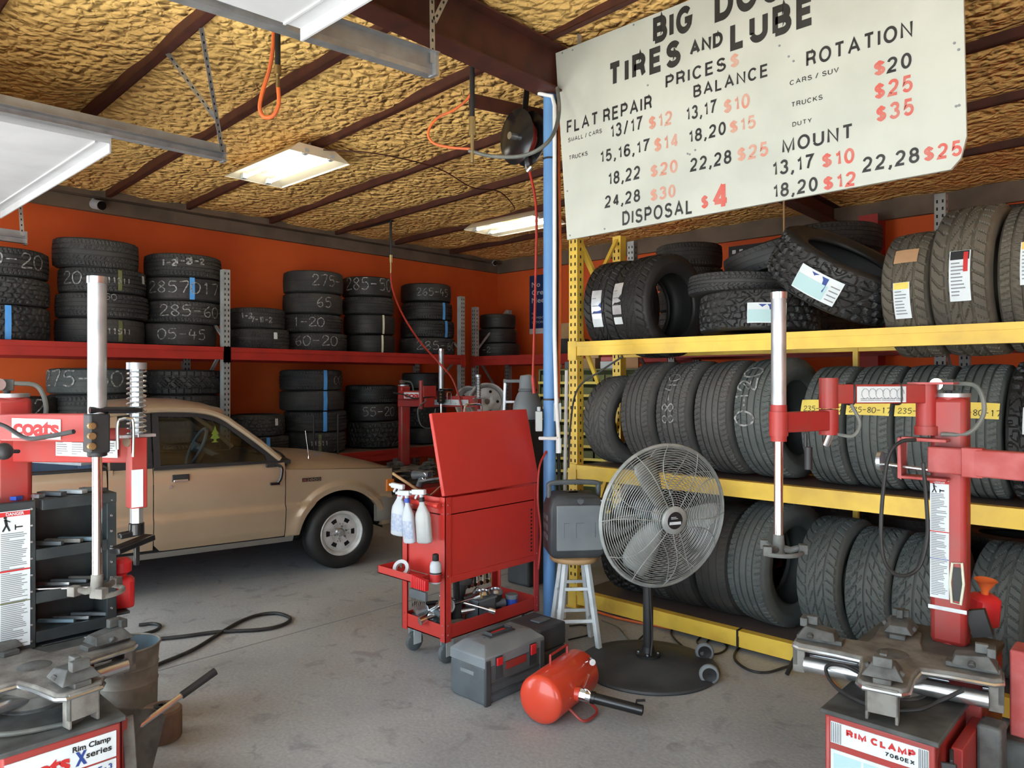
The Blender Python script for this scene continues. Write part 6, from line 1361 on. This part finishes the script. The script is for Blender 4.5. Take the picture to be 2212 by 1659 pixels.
for s, x0, yb_, x1, yt_, c_, bo in [('BIG', 495, 208, 678, 85, 'k', .03), ('DOGS', 780, 108, 1205, -42, 'k', .03), ('TIRES', 288, 412, 622, 297, 'k', .025), ('AND', 665, 262, 818, 195, 'k', .03), ('LUBE', 852, 240, 1240, 105, 'k', .025),
        ('PRICES', 553, 412, 832, 352, 'k', .005), ('$', 853, 320, 892, 252, 'p', .02), ('FLAT REPAIR', 96, 620, 490, 560, 'k', .01), ('BALANCE', 682, 455, 1028, 398, 'k', .012), ('ROTATION', 1204, 313, 1697, 240, 'k', .012),
        ('SMALL / CARS', 102, 660, 258, 640, 'k', .0), ('13/17', 298, 642, 445, 578, 'k', .01), ('$12', 475, 605, 583, 540, 'p', .025), ('13,17', 648, 562, 788, 498, 'k', .01), ('$10', 822, 530, 942, 462, 'p', .025),
        ('CARS / SUV', 1128, 397, 1355, 374, 'k', .0), ('$', 1517, 358, 1570, 285, 'r', .02), ('20', 1578, 342, 1692, 270, 'k', .015), ('TRUCKS', 106, 742, 192, 722, 'k', 0), ('15,16,17', 250, 757, 478, 700, 'k', .008),
        ('$14', 500, 708, 612, 640, 'p', .025), ('18,20', 660, 665, 832, 605, 'k', .01), ('$15', 850, 622, 970, 560, 'p', .025), ('TRUCKS', 1135, 498, 1280, 475, 'k', 0), ('$25', 1520, 465, 1697, 388, 'r', .02), ('DUTY', 1140, 588, 1230, 567, 'k', 0),
        ('$35', 1528, 570, 1702, 492, 'r', .02), ('18,22', 287, 860, 435, 800, 'k', .01), ('$20', 483, 825, 608, 765, 'p', .025), ('22,28', 667, 797, 858, 735, 'k', .01), ('$25', 885, 752, 1028, 685, 'p', .025), ('MOUNT', 1093, 712, 1422, 645, 'k', .015),
        ('13,17', 1047, 818, 1238, 750, 'k', .01), ('$10', 1277, 782, 1427, 712, 'r', .025), ('22,28', 1465, 800, 1728, 730, 'k', .01), ('$25', 1748, 752, 1925, 680, 'r', .025), ('18,20', 1050, 920, 1257, 855, 'k', .01), ('$12', 1283, 885, 1433, 818, 'r', .025),
        ('24,28', 272, 965, 435, 908, 'k', .01), ('$30', 483, 935, 598, 875, 'p', .025), ('DISPOSAL', 353, 1045, 678, 980, 'k', .005), ('$', 718, 970, 750, 905, 'r', .02), ('4', 770, 978, 845, 850, 'r', .05)]:
    a_ = aY(1180 + x0 / 2.1434, yb_ / 2.1434, SY); t_ = aY(1180 + x0 / 2.1434, yt_ / 2.1434, SY); ratio = (1180 + x1 / 2.1434 - CXP) / FPX
    xe = SY * (ratio * CS - SN) / (CS + ratio * SN)
    put2d(MB(), sign2d(s, {.03: .25, .025: .25 if len(s) > 3 else .19, .05: .2, .0: .15, 0: .15}.get(bo, .175 if bo != .02 else .19), .22 if bo < .03 else .14), (a_.x, SY - .0015, a_.z), (1, 0, 0), (0, 0, 1), t_.z - a_.z, xe - a_.x).build('lettering', {'k': 'sign_black', 'r': 'sign_red', 'p': 'sign_pale_red'}[c_], ps_, world=True, label={'k': 'black', 'r': 'red', 'p': 'faded red'}[c_] + ' painted lettering ' + s)
for x in (-2.9, -.9): MB().bar((x, SY + .03, 3.70), (x, SY + .03, zc(x, SY) + .02), .03, .012).build('hanger_strap', 'steel_galv', ps_, world=True)
# ------------------------------------------------------------------ overhead doors, their tracks and hangers
def panel_door(label, x0, x1, y0, y1, za, zb_):
    t = thing('overhead_door', label, 'garage door', ((x0 + x1) / 2, y1, zb_))
    n = 4
    for k in range(n):                                          # hinged sections lying along the tracks
        a_ = y0 + (y1 - y0) * k / n; b_ = y0 + (y1 - y0) * (k + 1) / n - .006; z0 = za + (zb_ - za) * k / n; z1 = za + (zb_ - za) * (k + 1) / n
        mb = MB(); mb.add([(x0, a_, z0), (x1, a_, z0), (x1, b_, z1), (x0, b_, z1), (x0, a_, z0 + .045), (x1, a_, z0 + .045), (x1, b_, z1 + .045), (x0, b_, z1 + .045)], [(0, 3, 2, 1), (4, 5, 6, 7), (0, 1, 5, 4), (1, 2, 6, 5), (2, 3, 7, 6), (3, 0, 4, 7)])
        s_ = mb.build('door_section', 'white_door', t, world=True)
    MB().box(x0, x1, y1 - .006, y1 + .004, zb_ - .055, zb_ + .05).build('end_rail', 'white_door', t, world=True)
    MB().box(x0, x1, y1 - .09, y1 - .08, zb_ - .012, zb_ - .001).build('seam_rib', 'white_door', t, world=True)
    return t
def track(label, x, y0, y1, z0, z1, hang, flip=1):
    t = thing('door_track', label, 'door track', (x, y1, z1))
    f = lambda y: z0 + (z1 - z0) * (y - y0) / (y1 - y0); up = Vector((0, 0, 1)); a_ = Vector((x, y0, z0)); b_ = Vector((x, y1, z1))
    MB().bar(a_ + up * .06, b_ + up * .06, .004, .085, up=up).bar(a_ + up * .10 + Vector((-flip * .02, 0, 0)), b_ + up * .10 + Vector((-flip * .02, 0, 0)), .04, .004, up=up).build('angle_iron', 'steel_track', t, world=True)
    o_ = Vector((flip * .03, 0, 0))
    MB().bar(a_ + o_ * .1 + up * .012, b_ + o_ * .1 + up * .012, .003, .05, up=up).bar(a_ + o_ + up * -.012, b_ + o_ + up * -.012, .06, .003, up=up).bar(a_ + o_ * 1.0 + up * .036, b_ + o_ * 1.0 + up * .036, .05, .003, up=up).build('roller_channel', 'steel_galv', t, world=True)
    for p0, p1 in hang:
        mb = MB(); p0 = Vector(p0); p1 = Vector(p1); d_ = (p1 - p0); L_ = d_.length; d_.normalize(); sd = Vector((1, 0, 0)); s2 = d_.cross(sd)
        mb.bar(p0, p1, .032, .003, up=s2).bar(p0 + s2 * .016 + sd * .016, p1 + s2 * .016 + sd * .016, .003, .032, up=s2); mb.mat(1)
        k = .04
        while k < L_ - .03:
            c_ = p0 + d_ * k; mb.bar(c_ - d_ * .008 + sd * .018 + s2 * .016, c_ + d_ * .008 + sd * .018 + s2 * .016, .001, .010, up=s2); mb.bar(c_ - d_ * .008 - s2 * .003, c_ + d_ * .008 - s2 * .003, .01, .001, up=s2); k += .05
        mb.build('hanger_strut', ['steel_galv', 'hole_dark'], t, world=True)
    MB().box(x - .03, x + .03, y1 - .02, y1, z1 - .02, z1 + .10).build('end_bracket', 'steel_galv', t, world=True)
    return t
panel_door('raised white overhead door above the near changer', -7.72, -4.99, -.98, 1.632, 3.10, 3.136)
panel_door('raised white overhead door at the top of the frame by the rafter', -2.92, .50, -.86, 1.74, 3.10, 3.215)
zt_ = lambda x: zc(x) - .01
track('galvanised door track ending above the small ceiling light', -4.91, -1.0, 2.33, 3.13, 3.17, [((-4.36, 1.93, 3.76), (-4.90, 2.32, 3.20)), ((-4.82, 1.92, 3.745), (-4.73, 2.19, 3.38))])
track('galvanised door track ending beside the dark rafter', -2.98, -1.0, 2.574, 3.05, 3.29, [((-2.98, 2.55, zt_(-2.98)), (-2.98, 2.56, 3.33)), ((-2.98, 2.72, zt_(-2.98)), (-2.98, 2.57, 3.55))], -1)
track('short visible end of a door track against the orange wall', -7.78, -1.0, 1.84, 2.95, 2.90, [((-7.78, 1.78, zt_(-7.78)), (-7.78, 1.82, 2.96))])
ro = thing('door_roller', 'chrome door roller hinge on the corner of the raised white door', 'roller', aX(640, 20, -2.93))
MB().bar((-.02, -.03, 0), (.07, .02, .0), .05, .004).build('hinge_plate', 'chrome', ro); MB().cyl((-.03, 0, .0), (.05, 0, .0), .006).build('axle', 'chrome', ro); MB().cyl((-.035, 0, 0), (-.02, 0, 0), .02, n=20).build('roller_wheel', 'plastic_gray', ro)
# ------------------------------------------------------------------ fluorescent ceiling lights
def light(label, x0, x1, y0, y1, z):
    t = thing('ceiling_light', label, 'ceiling light', ((x0 + x1) / 2, (y0 + y1) / 2, z), 0, 'fluorescent ceiling lights')
    a_, b_ = (x1 - x0) / 2, (y1 - y0) / 2
    v = [(-a_, -b_, 0), (a_, -b_, 0), (a_, b_, 0), (-a_, b_, 0), (-a_ + .05, -b_ + .12, .10), (a_ - .05, -b_ + .12, .10), (a_ - .05, b_ - .12, .10), (-a_ + .05, b_ - .12, .10)]
    MB().add(v, [(0, 1, 5, 4), (1, 2, 6, 5), (2, 3, 7, 6), (3, 0, 4, 7), (4, 5, 6, 7)]).build('housing', 'reflector', t)
    v = [(x * .99, y * .99, z_) for x, y, z_ in ((-a_, -b_, .004), (a_, -b_, .004), (a_, b_, .004), (-a_, b_, .004), (-a_ + .06, -b_ + .13, .09), (a_ - .06, -b_ + .13, .09), (a_ - .06, b_ - .13, .09), (-a_ + .06, b_ - .13, .09))]
    MB().add(v, [(0, 1, 5, 4), (1, 2, 6, 5), (2, 3, 7, 6), (3, 0, 4, 7), (4, 5, 6, 7)]).build('lit_reflector', 'reflector_glow', t)
    for y in (-b_ * .42, b_ * .42):
        f = MB().cyl((-a_ + .06, y, .022), (a_ - .06, y, .022), .016, n=14).build('tube', 'tube_glow', t)
        for s in (-1, 1): MB().box(s * a_ - .03 - s * .04, s * a_ + .03 - s * .04, y - .02, y + .02, .005, .05).build('tube_holder', 'plastic_white', t)
    for s in (-1, 1): MB().bar((s * a_ * .7, 0, .10), (s * a_ * .7, 0, zc(x0) - z + .05), .02, .01).build('hanger', 'steel_galv', t)
light('fluorescent ceiling light hanging nearer the overhead door', -6.74, -5.56, 3.20, 3.80, 3.585)
light('fluorescent ceiling light beyond the blue post towards the far corner', -6.88, -5.70, 6.42, 7.05, 3.58)
zz = lambda x, y, d_: (x, y, zc(x, y) - d_)
tag(MB().tube(smooth_path([(-5.52, 3.5, 3.64), zz(-5.3, 3.9, .10), zz(-5.3, 4.6, .06), zz(-5.35, 5.1, .12), zz(-5.4, 5.55, .06), zz(-5.6, 6.0, .10), (-6.0, 6.36, 3.66)]), .006).build('light_cable', 'red_oxide'), 'thin dark cable looping between the two ceiling lights', 'cable')
# ------------------------------------------------------------------ air drops, hoses, reel, conduit
def drop(name, label, d, top, bot, px, cat='pipe'):
    t = thing(name, label, cat, aD(px, bot, d))
    a_ = aD(px, top, d); b_ = aD(px, bot, d); L_ = a_.z - b_.z
    MB().cyl(a_, (a_.x, a_.y, b_.z + L_ * .32), .016).build('pipe', 'black_trim', t, world=True)
    MB().cyl((a_.x, a_.y, b_.z + L_ * .20), (a_.x, a_.y, b_.z + L_ * .34), .021, n=12).cyl((a_.x, a_.y, b_.z), (a_.x, a_.y, b_.z + L_ * .2), .011).build('brass_fitting', 'brass', t, world=True)
    return t
d1 = aZ(600, 62, 3.70); dd = -SN * d1.x + CS * d1.y
drop('air_drop_pipe', 'black air drop pipe with brass fitting beside the door track end', dd, 50, 190, 600)
tag(MB().tube(smooth_path([aD(x, y, dd) for x, y in ((591, 60), (590, 100), (582, 150), (568, 195), (561, 232), (570, 252), (590, 250), (602, 225), (601, 190))]), .012).build('air_hose', 'hose_orange'), 'orange hose loop hanging from the black drop pipe by the door track', 'hose')
d2_ = -SN * -3.25 + CS * 3.105
drop('air_drop_pipe', 'long black air drop pipe hanging under the dark rafter', d2_, 62, 352, 1020)
tag(MB().tube(smooth_path([aD(x, y, d2_) for x, y in ((1040, 70), (1026, 90), (1020, 140), (1018, 200), (985, 235), (945, 255), (925, 285), (935, 308), (970, 318), (1018, 322))]), .008).build('air_hose', 'hose_orange'), 'thin orange hose curling out beside the long drop pipe', 'hose')
tag(MB().tube(smooth_path([aD(x, y, d2_ + k) for x, y, k in ((1012, 325, 0), (1060, 337, 0), (1120, 338, -.1), (1165, 322, -.15), (1195, 290, -.1), (1208, 240, .1), (1204, 190, .2))]), .012).build('air_hose', 'hose_gray'), 'grey hose swinging from the drop pipe past the blue post', 'hose')
tag(MB().tube([(RX - .09, y, 3.86 - .04 * (y - 1)) for y in (2.6, 3.0, 3.4)] and smooth_path([aX(1035, 72, -3.19), aX(1100, 105, -3.19), aX(1190, 135, -3.19)]), .013).build('air_hose', 'hose_orange'), 'orange hose lying along the flank of the dark rafter', 'hose')
tag(MB().tube([(RX - .10, .2, 3.78), (RX - .10, 3.55, 3.78)], .016).build('air_pipe', 'black_trim'), 'black air main clipped along the top of the rafter', 'pipe')
cz = 3.535
pv = thing('conduit', 'white plastic conduit from the rafter down the blue post', 'conduit', (RX + .06, 3.64, 1.2))
qx, qy = PX + .054, PY - .014
MB().tube([aX(1025, 110, -3.2), aX(1100, 145, -3.2), aX(1168, 172, -3.2), (PX - .02, PY - .08, 3.52), (qx - .005, qy - .02, 3.50), (qx, qy, 3.44), (qx, qy, 1.95), (qx + .015, qy, 1.5), (qx + .035, qy, 1.26)], .0135, n=12).build('pipe', 'pvc_white', pv, world=True)
MB().tube([(PX - .05, PY - .045, 1.27), (qx + .04, qy - .01, 1.275)], .012).cyl((qx + .035, qy, 1.18), (qx + .035, qy, 1.275), .019).build('elbow', 'pvc_white', pv, world=True)
for z in (3.1, 1.52): MB().cyl((PX, PY, z), (PX, PY, z + .012), .046).build('strap', 'black_trim', pv, world=True)
for px, py, w_, h_, l in ((1164, 910, .045, .13, 'small grey electrical box on the near side of the blue post'), (1204, 890, .05, .12, 'small grey electrical box on the rack side of the blue post')):
    c_ = aD(px, py, 4.80); b_ = tag(MB().at(c_, rz=TH).cbox((0, 0, 0), (w_, .05, h_)).cyl((0, 0, h_ / 2), (0, 0, h_ / 2 + .03), .012).build('electrical_box', 'box_gray', bev=.004), l, 'electrical box')
tag(MB().tube(smooth_path([aD(1206, 195, 4.86), aD(1208, 395, 4.86), aD(1210, 560, 4.88), aD(1207, 820, 4.88), aD(1205, 885, 4.86)]), .010).build('air_hose', 'hose_orange'), 'orange hose running straight down beside the blue post', 'hose')
tag(MB().tube(smooth_path([aD(1203, 200, 4.88), aD(1204, 480, 4.90), aD(1202, 700, 4.90), aD(1206, 960, 4.88), aD(1210, 1080, 4.86)]), .012).build('cable', 'hose_black'), 'black cable strapped down the blue post beside the conduit', 'cable')
tag(MB().tube(smooth_path([aD(1180, 975, 4.78), aD(1165, 1010, 4.70), aD(1162, 1080, 4.68), aD(1168, 1150, 4.70), aD(1163, 1230, 4.72)]), .007).build('coiled_hose', 'hose_red'), 'dark red hose hung in a loop behind the red cart', 'hose')
tag(MB().bar((-3.82, 3.62, 3.66), (-3.55, 4.55, 3.66), .012, .10, up=(0, 0, 1)).build('reel_beam', 'red_oxide'), 'short dark red bar bridging two purlins above the hose reel', 'bar')
rc = aD(1130, 298, 5.15); rl = thing('hose_reel', 'black hose reel with red hose hanging beside the blue post', 'hose reel', rc)
ax_ = Vector((CS * -.80 + SN * .6, SN * -.80 - CS * .6, -.05)).normalized()     # axle points at the viewer's left
xx, yy, zz_ = frame_from((0, 0, 0), ax_); mr = Matrix((xx, yy, zz_)).transposed().to_4x4()
for s, m_ in ((-.055, 'black_gloss'), (.055, 'black_gloss')):
    mb = MB(); mb.M = mr; mb.lathe([(0, s), (.185, s), (.19, s + .004), (.185, s + .008), (0, s + .008)], 40).build('flange', m_, rl)
mb = MB(); mb.M = mr; mb.tube([((.10 + .05 * (k // 60) / 3) * math.cos(k * .21), (.10 + .05 * (k // 60) / 3) * math.sin(k * .21), -.04 + .012 * ((k // 30) % 7)) for k in range(210)], .009, n=6).build('wound_hose', 'hose_red', rl)
mb = MB(); mb.M = mr; mb.cyl((0, 0, -.09), (0, 0, .12), .025).build('axle', 'rod_steel', rl)
MB().bar((0, 0, .05), (.02, .03, zc(rc.x, rc.y) - rc.z - .03), .05, .008).bar((.0, .0, 0), (.0, 0, .08), .06, .02).build('hanging_bracket', 'black_trim', rl)
MB().bar((0, 0, -.05), (.03, .02, -.22), .04, .01).cyl((.02, .02, -.235), (.05, .03, -.205), .022).build('hose_guide', 'rod_steel', rl)
tag(MB().tube(smooth_path([rc + Vector((.035, .025, -.215)), aD(1158, 450, 5.1), aD(1157, 600, 5.1), aD(1153, 750, 5.1), aD(1151, 820, 5.1)]), .009).cyl(aD(1151, 815, 5.1), aD(1154, 850, 5.1), .013).build('air_hose', 'hose_red'), 'dark red hose hanging straight down from the reel', 'hose')
p3 = aZ(845, 478, 3.64); d3 = -SN * p3.x + CS * p3.y
drop('air_drop_pipe', 'thin black air drop pipe over the far tire stacks', d3, 476, 590, 844)
tag(MB().tube(smooth_path([aD(844, 585, d3), aD(848, 625, d3), aD(870, 680, d3 - .2), aD(905, 735, d3 - .5), aD(940, 775, d3 - .9), aD(975, 815, d3 - .9), aD(992, 860, d3 - .9), aD(1003, 905, d3 - .9)]), .011).build('air_hose', 'hose_red'), 'red hose sagging from the thin drop pipe to the far changer', 'hose')
tag(MB().tube([p3 + Vector((-.75, -.0, .0)), p3 + Vector((.03, 0, .0))], .014).build('air_pipe', 'black_trim'), 'short black air pipe along the ceiling over the far stacks', 'pipe')
# ------------------------------------------------------------------ far side of the shop
BC = changer('small distant red tire changer behind the raised cart lid', (-6.38, 5.36, 0), math.radians(78))
b0 = W2L(BC, aD(953, 850, 8.35)); b1 = W2L(BC, aD(1033, 800, 8.2)); press_arms(BC, Vector((b0.x, b0.y, 0)), Vector((b1.x, b1.y, 0)))
vb = W2L(BC, aD(925, 845, 8.3)); MB().cbox(vb, (.16, .08, .12)).cbox(vb + Vector((.0, 0, -.13)), (.12, .08, .10)).cyl(vb + Vector((-.09, 0, -.2)), vb + Vector((-.09, 0, .12)), .025).build('air_control_box', 'machine_red', BC, bev=.004)
MB().tube(smooth_path([vb + Vector((-.05, -.05, -.1)), vb + Vector((-.16, -.06, -.2)), vb + Vector((-.12, -.06, -.38)), vb + Vector((.02, -.06, -.40)), vb + Vector((.06, -.06, -.2))]), .007).build('control_hose', 'hose_gray', BC)
def rim(label, p, nrm, R, W_):
    x_, y_, z_ = frame_from((0, 0, 0), nrm); m_ = Matrix((x_, y_, z_)).transposed().to_4x4(); t = thing('bare_wheel', label, 'wheel rim', p); 
    mb = MB(); mb.M = m_; mb.lathe([(R, W_ / 2), (R - .02, W_ / 2 - .006), (R - .035, W_ / 4), (R - .06, 0), (R - .06, -W_ / 4), (R - .02, -W_ / 2 + .01), (R, -W_ / 2)], 40).build('barrel', 'wheel_silver', t)
    mb = MB(); mb.M = m_; mb.lathe([(.035, W_ * .2), (.09, W_ * .26), (R - .06, W_ * .10)], 40).build('dish', 'wheel_silver', t)
    mb = MB(); mb.M = m_
    for k in range(5): a_ = k * 1.2566; mb.cyl((.13 * math.cos(a_), .13 * math.sin(a_), W_ * .17), (.13 * math.cos(a_), .13 * math.sin(a_), W_ * .24), .018, n=12)
    mb.build('bolt_holes', 'hole_dark', t); return t
# a dark bench carries the rims, behind the changer
bn = thing('workbench', 'dark steel workbench under the bare wheel rims in the far corner', 'workbench', (-6.0, 6.6, 0))
MB().box(-.85, .85, -.3, .3, 1.10, 1.15).build('bench_top', 'board_dark', bn, bev=.004)
for x in (-.8, .8):
    for y in (-.26, .26): MB().box(x - .03, x + .03, y - .03, y + .03, 0, 1.10).build('leg', 'cast_gray', bn)
MB().box(-.8, .8, -.27, .27, .35, .38).build('shelf', 'board_dark', bn)
r1 = aY(1052, 872, 6.50); rim('bare silver wheel rim standing upright behind the small changer', (r1.x, 6.50, 1.152 + .235), (.75, -.65, 0), .235, .2)
r2 = aY(1020, 890, 6.62); rim('bare dull wheel rim half hidden by the small changer arm', (r2.x, 6.62, 1.152 + .215), (.2, -.97, 0), .215, .19)
# gas-strut hood: bell-shaped grey wheel-guard of the balancer
bp_ = aD(1140, 860, 6.0); wb = thing('wheel_balancer', 'grey bell-shaped balancer hood on a dark stand behind the cart lid', 'wheel balancer', (bp_.x, bp_.y, 0))
MB().lathe([(0, 1.33), (.115, 1.335), (.125, 1.36), (.12, 1.45), (.085, 1.54), (.07, 1.56), (.075, 1.575), (.07, 1.59), (.068, 1.66), (.06, 1.69), (0, 1.70)], 36).build('hood', 'plastic_gray', wb)
MB().lathe([(.071, 1.56), (.078, 1.565), (.078, 1.58), (.071, 1.585)], 30).build('hood_collar', 'plastic_slate', wb)
MB().box(-.12, .12, -.12, .12, .0, 1.33).build('stand', 'plastic_dark', wb, bev=.02); MB().cyl((.02, -.13, 1.05), (.02, -.30, 1.05), .03).cyl((.02, -.13, 1.05), (.02, -.17, 1.05), .07).build('spindle', 'cast_gray', wb)
# aluminium step ladder, folded
la = aD(1108, 900, 6.9); ld = thing('step_ladder', 'folded aluminium step ladder behind the balancer hood', 'ladder', (la.x, la.y, 0), TH)
for s in (-1, 1): MB().bar((s * .13, -.10, 0), (s * .075, 0, 1.66), .03, .02).build('rail', 'rod_steel', ld); MB().bar((s * .12, .14, 0), (s * .07, .03, 1.62), .02, .02).build('rear_rail', 'rod_steel', ld)
for k in range(5): z = .28 + .29 * k; MB().box(-.125 + .009 * k, .125 - .009 * k, -.10 + .06 * z, -.03 + .06 * z, z, z + .02).build('step', 'rod_steel', ld)
MB().box(-.09, .09, -.05, .06, 1.63, 1.66).build('top_cap', 'plastic_gray', ld, bev=.004)
# parts-bin cabinet: yellow-edged shelves of green bins, cartons on top
bi = thing('bin_cabinet', 'yellow-edged cabinet of small green parts bins behind the yellow post', 'cabinet', (-4.2, 5.55, 0), math.radians(18))
BW, BH = .52, 1.76
MB().box(-BW, BW, .25, .27, 0, BH).box(-BW, -BW + .015, -.02, .27, 0, BH).box(BW - .015, BW, -.02, .27, 0, BH).box(-BW, BW, -.02, .27, BH - .015, BH).build('carcass', 'bin_green', bi)
for k in range(14):
    z = .06 + .12 * k; MB().box(-BW + .015, BW - .015, -.03, .25, z, z + .012).box(-BW, BW, -.034, -.022, z - .004, z + .02).build('shelf', 'tape_yellow', bi)
    if k >= 5:
        for c_ in range(9): x = -BW + .075 + c_ * .108; MB().box(x - .048, x + .048, -.018 + .01 * (c_ % 2), .2, z + .013, z + .085).build('bin', 'bin_green', bi, bev=.003)
rq = random.Random(8)
for k, (x, w_, h_, c_, l) in enumerate([(-.42, .14, .05, 'paper', 'flat white carton'), (-.22, .12, .07, 'plastic_slate', 'dark grey carton'), (-.02, .14, .10, 'cardboard', 'brown cardboard carton'), (.0, .13, .06, 'wood', 'tan carton stacked on the brown one'), (.17, .16, .07, 'box_gray', 'grey rounded carton'), (.17, .15, .04, 'machine_red_dusty', 'pinkish packet on the grey carton'), (.38, .12, .13, 'paper_tan', 'tall tan carton')]):
    zb0 = 1.761 + (.101 if k == 3 else .071 if k == 5 else 0); M_ = ROOTM[bi.name]
    c0_ = M_ @ Vector((x, .1, zb0)); tag(MB().at(c0_, rz=.3 + rq.uniform(-.2, .2)).box(-w_ / 2, w_ / 2, -.06, .06, 0, h_).build('carton', c_, bev=.003), l + ' on top of the parts-bin cabinet', 'carton', 'cartons on the parts-bin cabinet')
c_ = aD(1226, 905, 4.95); tag(MB().tube([aD(1224, 800, 5.0), aD(1221, 1000, 5.0), aD(1219, 1335, 5.02)], .012).build('pale_pipe', 'pvc_white'), 'thin pale pipe standing beside the yellow rack post', 'pipe')
tag(MB().tube(smooth_path([aD(1345, 770, 4.3), aD(1300, 800, 4.4), aD(1248, 840, 4.5), aD(1232, 920, 4.6), aD(1228, 1010, 4.7)]), .006).build('cable', 'hose_black'), 'black cord draped from the top beam round the yellow post', 'cord')
tag(MB().box(-6.76, -6.42, 8.06, 8.09, 2.001, 2.46).build('cardboard_sheet', 'cardboard'), 'flat brown cardboard sheet standing on the corner rack beside the poster', 'cardboard')
# poster: navy with white words
pa, pb = aY(1144, 722, YW - .012), aY(1209, 588, YW - .012)
po = thing('poster', 'navy poster reading No Credit Needed on the orange back wall', 'poster', (pa.x, YW - .012, pa.z)); w_, h_ = pb.x - pa.x, pb.z - pa.z
MB().box(0, w_, 0, .008, 0, h_).build('sheet', 'poster_navy', po); MB().box(0, w_, -.001, 0, 0, h_ * .09).build('foot_band', 'paper', po)
for k, s in enumerate(('No', 'Credit', 'Needed')): put2d(MB(), text2d(s, .008), (w_ * .08, -.0015, h_ * (.80 - .135 * k)), (1, 0, 0), (0, 0, 1), h_ * .085, w_ * (.28, .66, .80)[k]).build('lettering', 'paper', po, label=s)
for k, s in enumerate(('NO', 'PAYMENT', 'OPTIONS')): put2d(MB(), text2d(s), (w_ * .08, -.0015, h_ * (.33 - .075 * k)), (1, 0, 0), (0, 0, 1), h_ * .038, w_ * (.14, .42, .42)[k]).build('small_lettering', 'paper', po, label=s)
# checkered-border sign on the back wall
ca, cb = aY(1574, 610, YW - .015), aY(1760, 520, YW - .015); cw, ch_ = 1.15, .75; z1_ = aY(1600, 530, YW - .015).z
ck = thing('checkered_sign', 'pale sign with a black and white checkered border behind the tilted tires', 'sign', (ca.x, YW - .015, z1_ - ch_))
MB().box(0, cw, 0, .012, 0, ch_).build('frame', 'ink', ck); MB().box(.10, cw - .10, -.002, 0, .10, ch_ - .10).build('panel', 'sign_white', ck)
mb = MB(); n_ = 22; s_ = (cw - .1) / n_
for k in range(n_):
    for r_ in range(2):
        if (k + r_) % 2 == 0:
            for z in (ch_ - .05 - s_ * (r_ + 1), .05 + s_ * r_): mb.box(.05 + k * s_, .05 + (k + 1) * s_, -.0015, 0, z, z + s_)
mb.build('checkers', 'paper', ck)
wp = aY(1300, 585, YW - .02); tag(MB().box(wp.x - .12, wp.x + .3, YW - .03, YW - .01, wp.z - .35, wp.z + .02).build('wall_mirror', 'chrome'), 'small dark-framed mirror on the back wall behind the labelled tires', 'mirror')
# bullet camera on the left girt
cm = aX(205, 440, XW + .10); sc_ = thing('security_camera', 'small white bullet camera under the eave of the orange wall', 'camera', cm)
MB().cyl((-.03, .0, 0), (.10, .03, -.03), .05, n=24).build('body', 'plastic_white', sc_); MB().cyl((.10, .03, -.03), (.115, .0345, -.0345), .046, n=24).build('lens', 'black_gloss', sc_); MB().cyl((-.05, 0, .05), (.0, 0, .0), .02).build('mount', 'plastic_white', sc_)
cm = aX(1066, 568, XW + .10); sc_ = thing('security_camera', 'tiny white camera in the far ceiling corner', 'camera', cm)
MB().cyl((0, 0, 0), (.10, -.06, -.02), .045, n=20).build('body', 'plastic_white', sc_); MB().cyl((.10, -.06, -.02), (.112, -.067, -.022), .04, n=20).build('lens', 'black_gloss', sc_); MB().cyl((-.06, 0, .04), (0, 0, 0), .02).build('mount', 'plastic_white', sc_)
# two thin black rods standing behind the truck hood, and the twin wires above the leaning tire
for px, l in ((678, 'thin black steel rod standing behind the truck hood'), (730, 'second thin black steel rod nearer the truck nose')):
    g_ = aX(px, 955, -7.25); tag(MB().cyl((g_.x, g_.y, 0), (g_.x, g_.y, 1.26), .012).build('steel_rod', 'black_trim'), l, 'rod')
w0 = aY(1690, 445, 5.2); w1 = aY(1696, 545, 5.2)
tag(MB().tube(smooth_path([Vector((w0.x, 5.2, zc(w0.x, 5.2) - .02)), Vector((w0.x + .01, 5.2, 2.95)), Vector((w1.x - .01, 5.2, 2.6))]), .007).build('lamp_wire', 'wood'), 'twisted brown wires hanging below the price sign', 'wire')
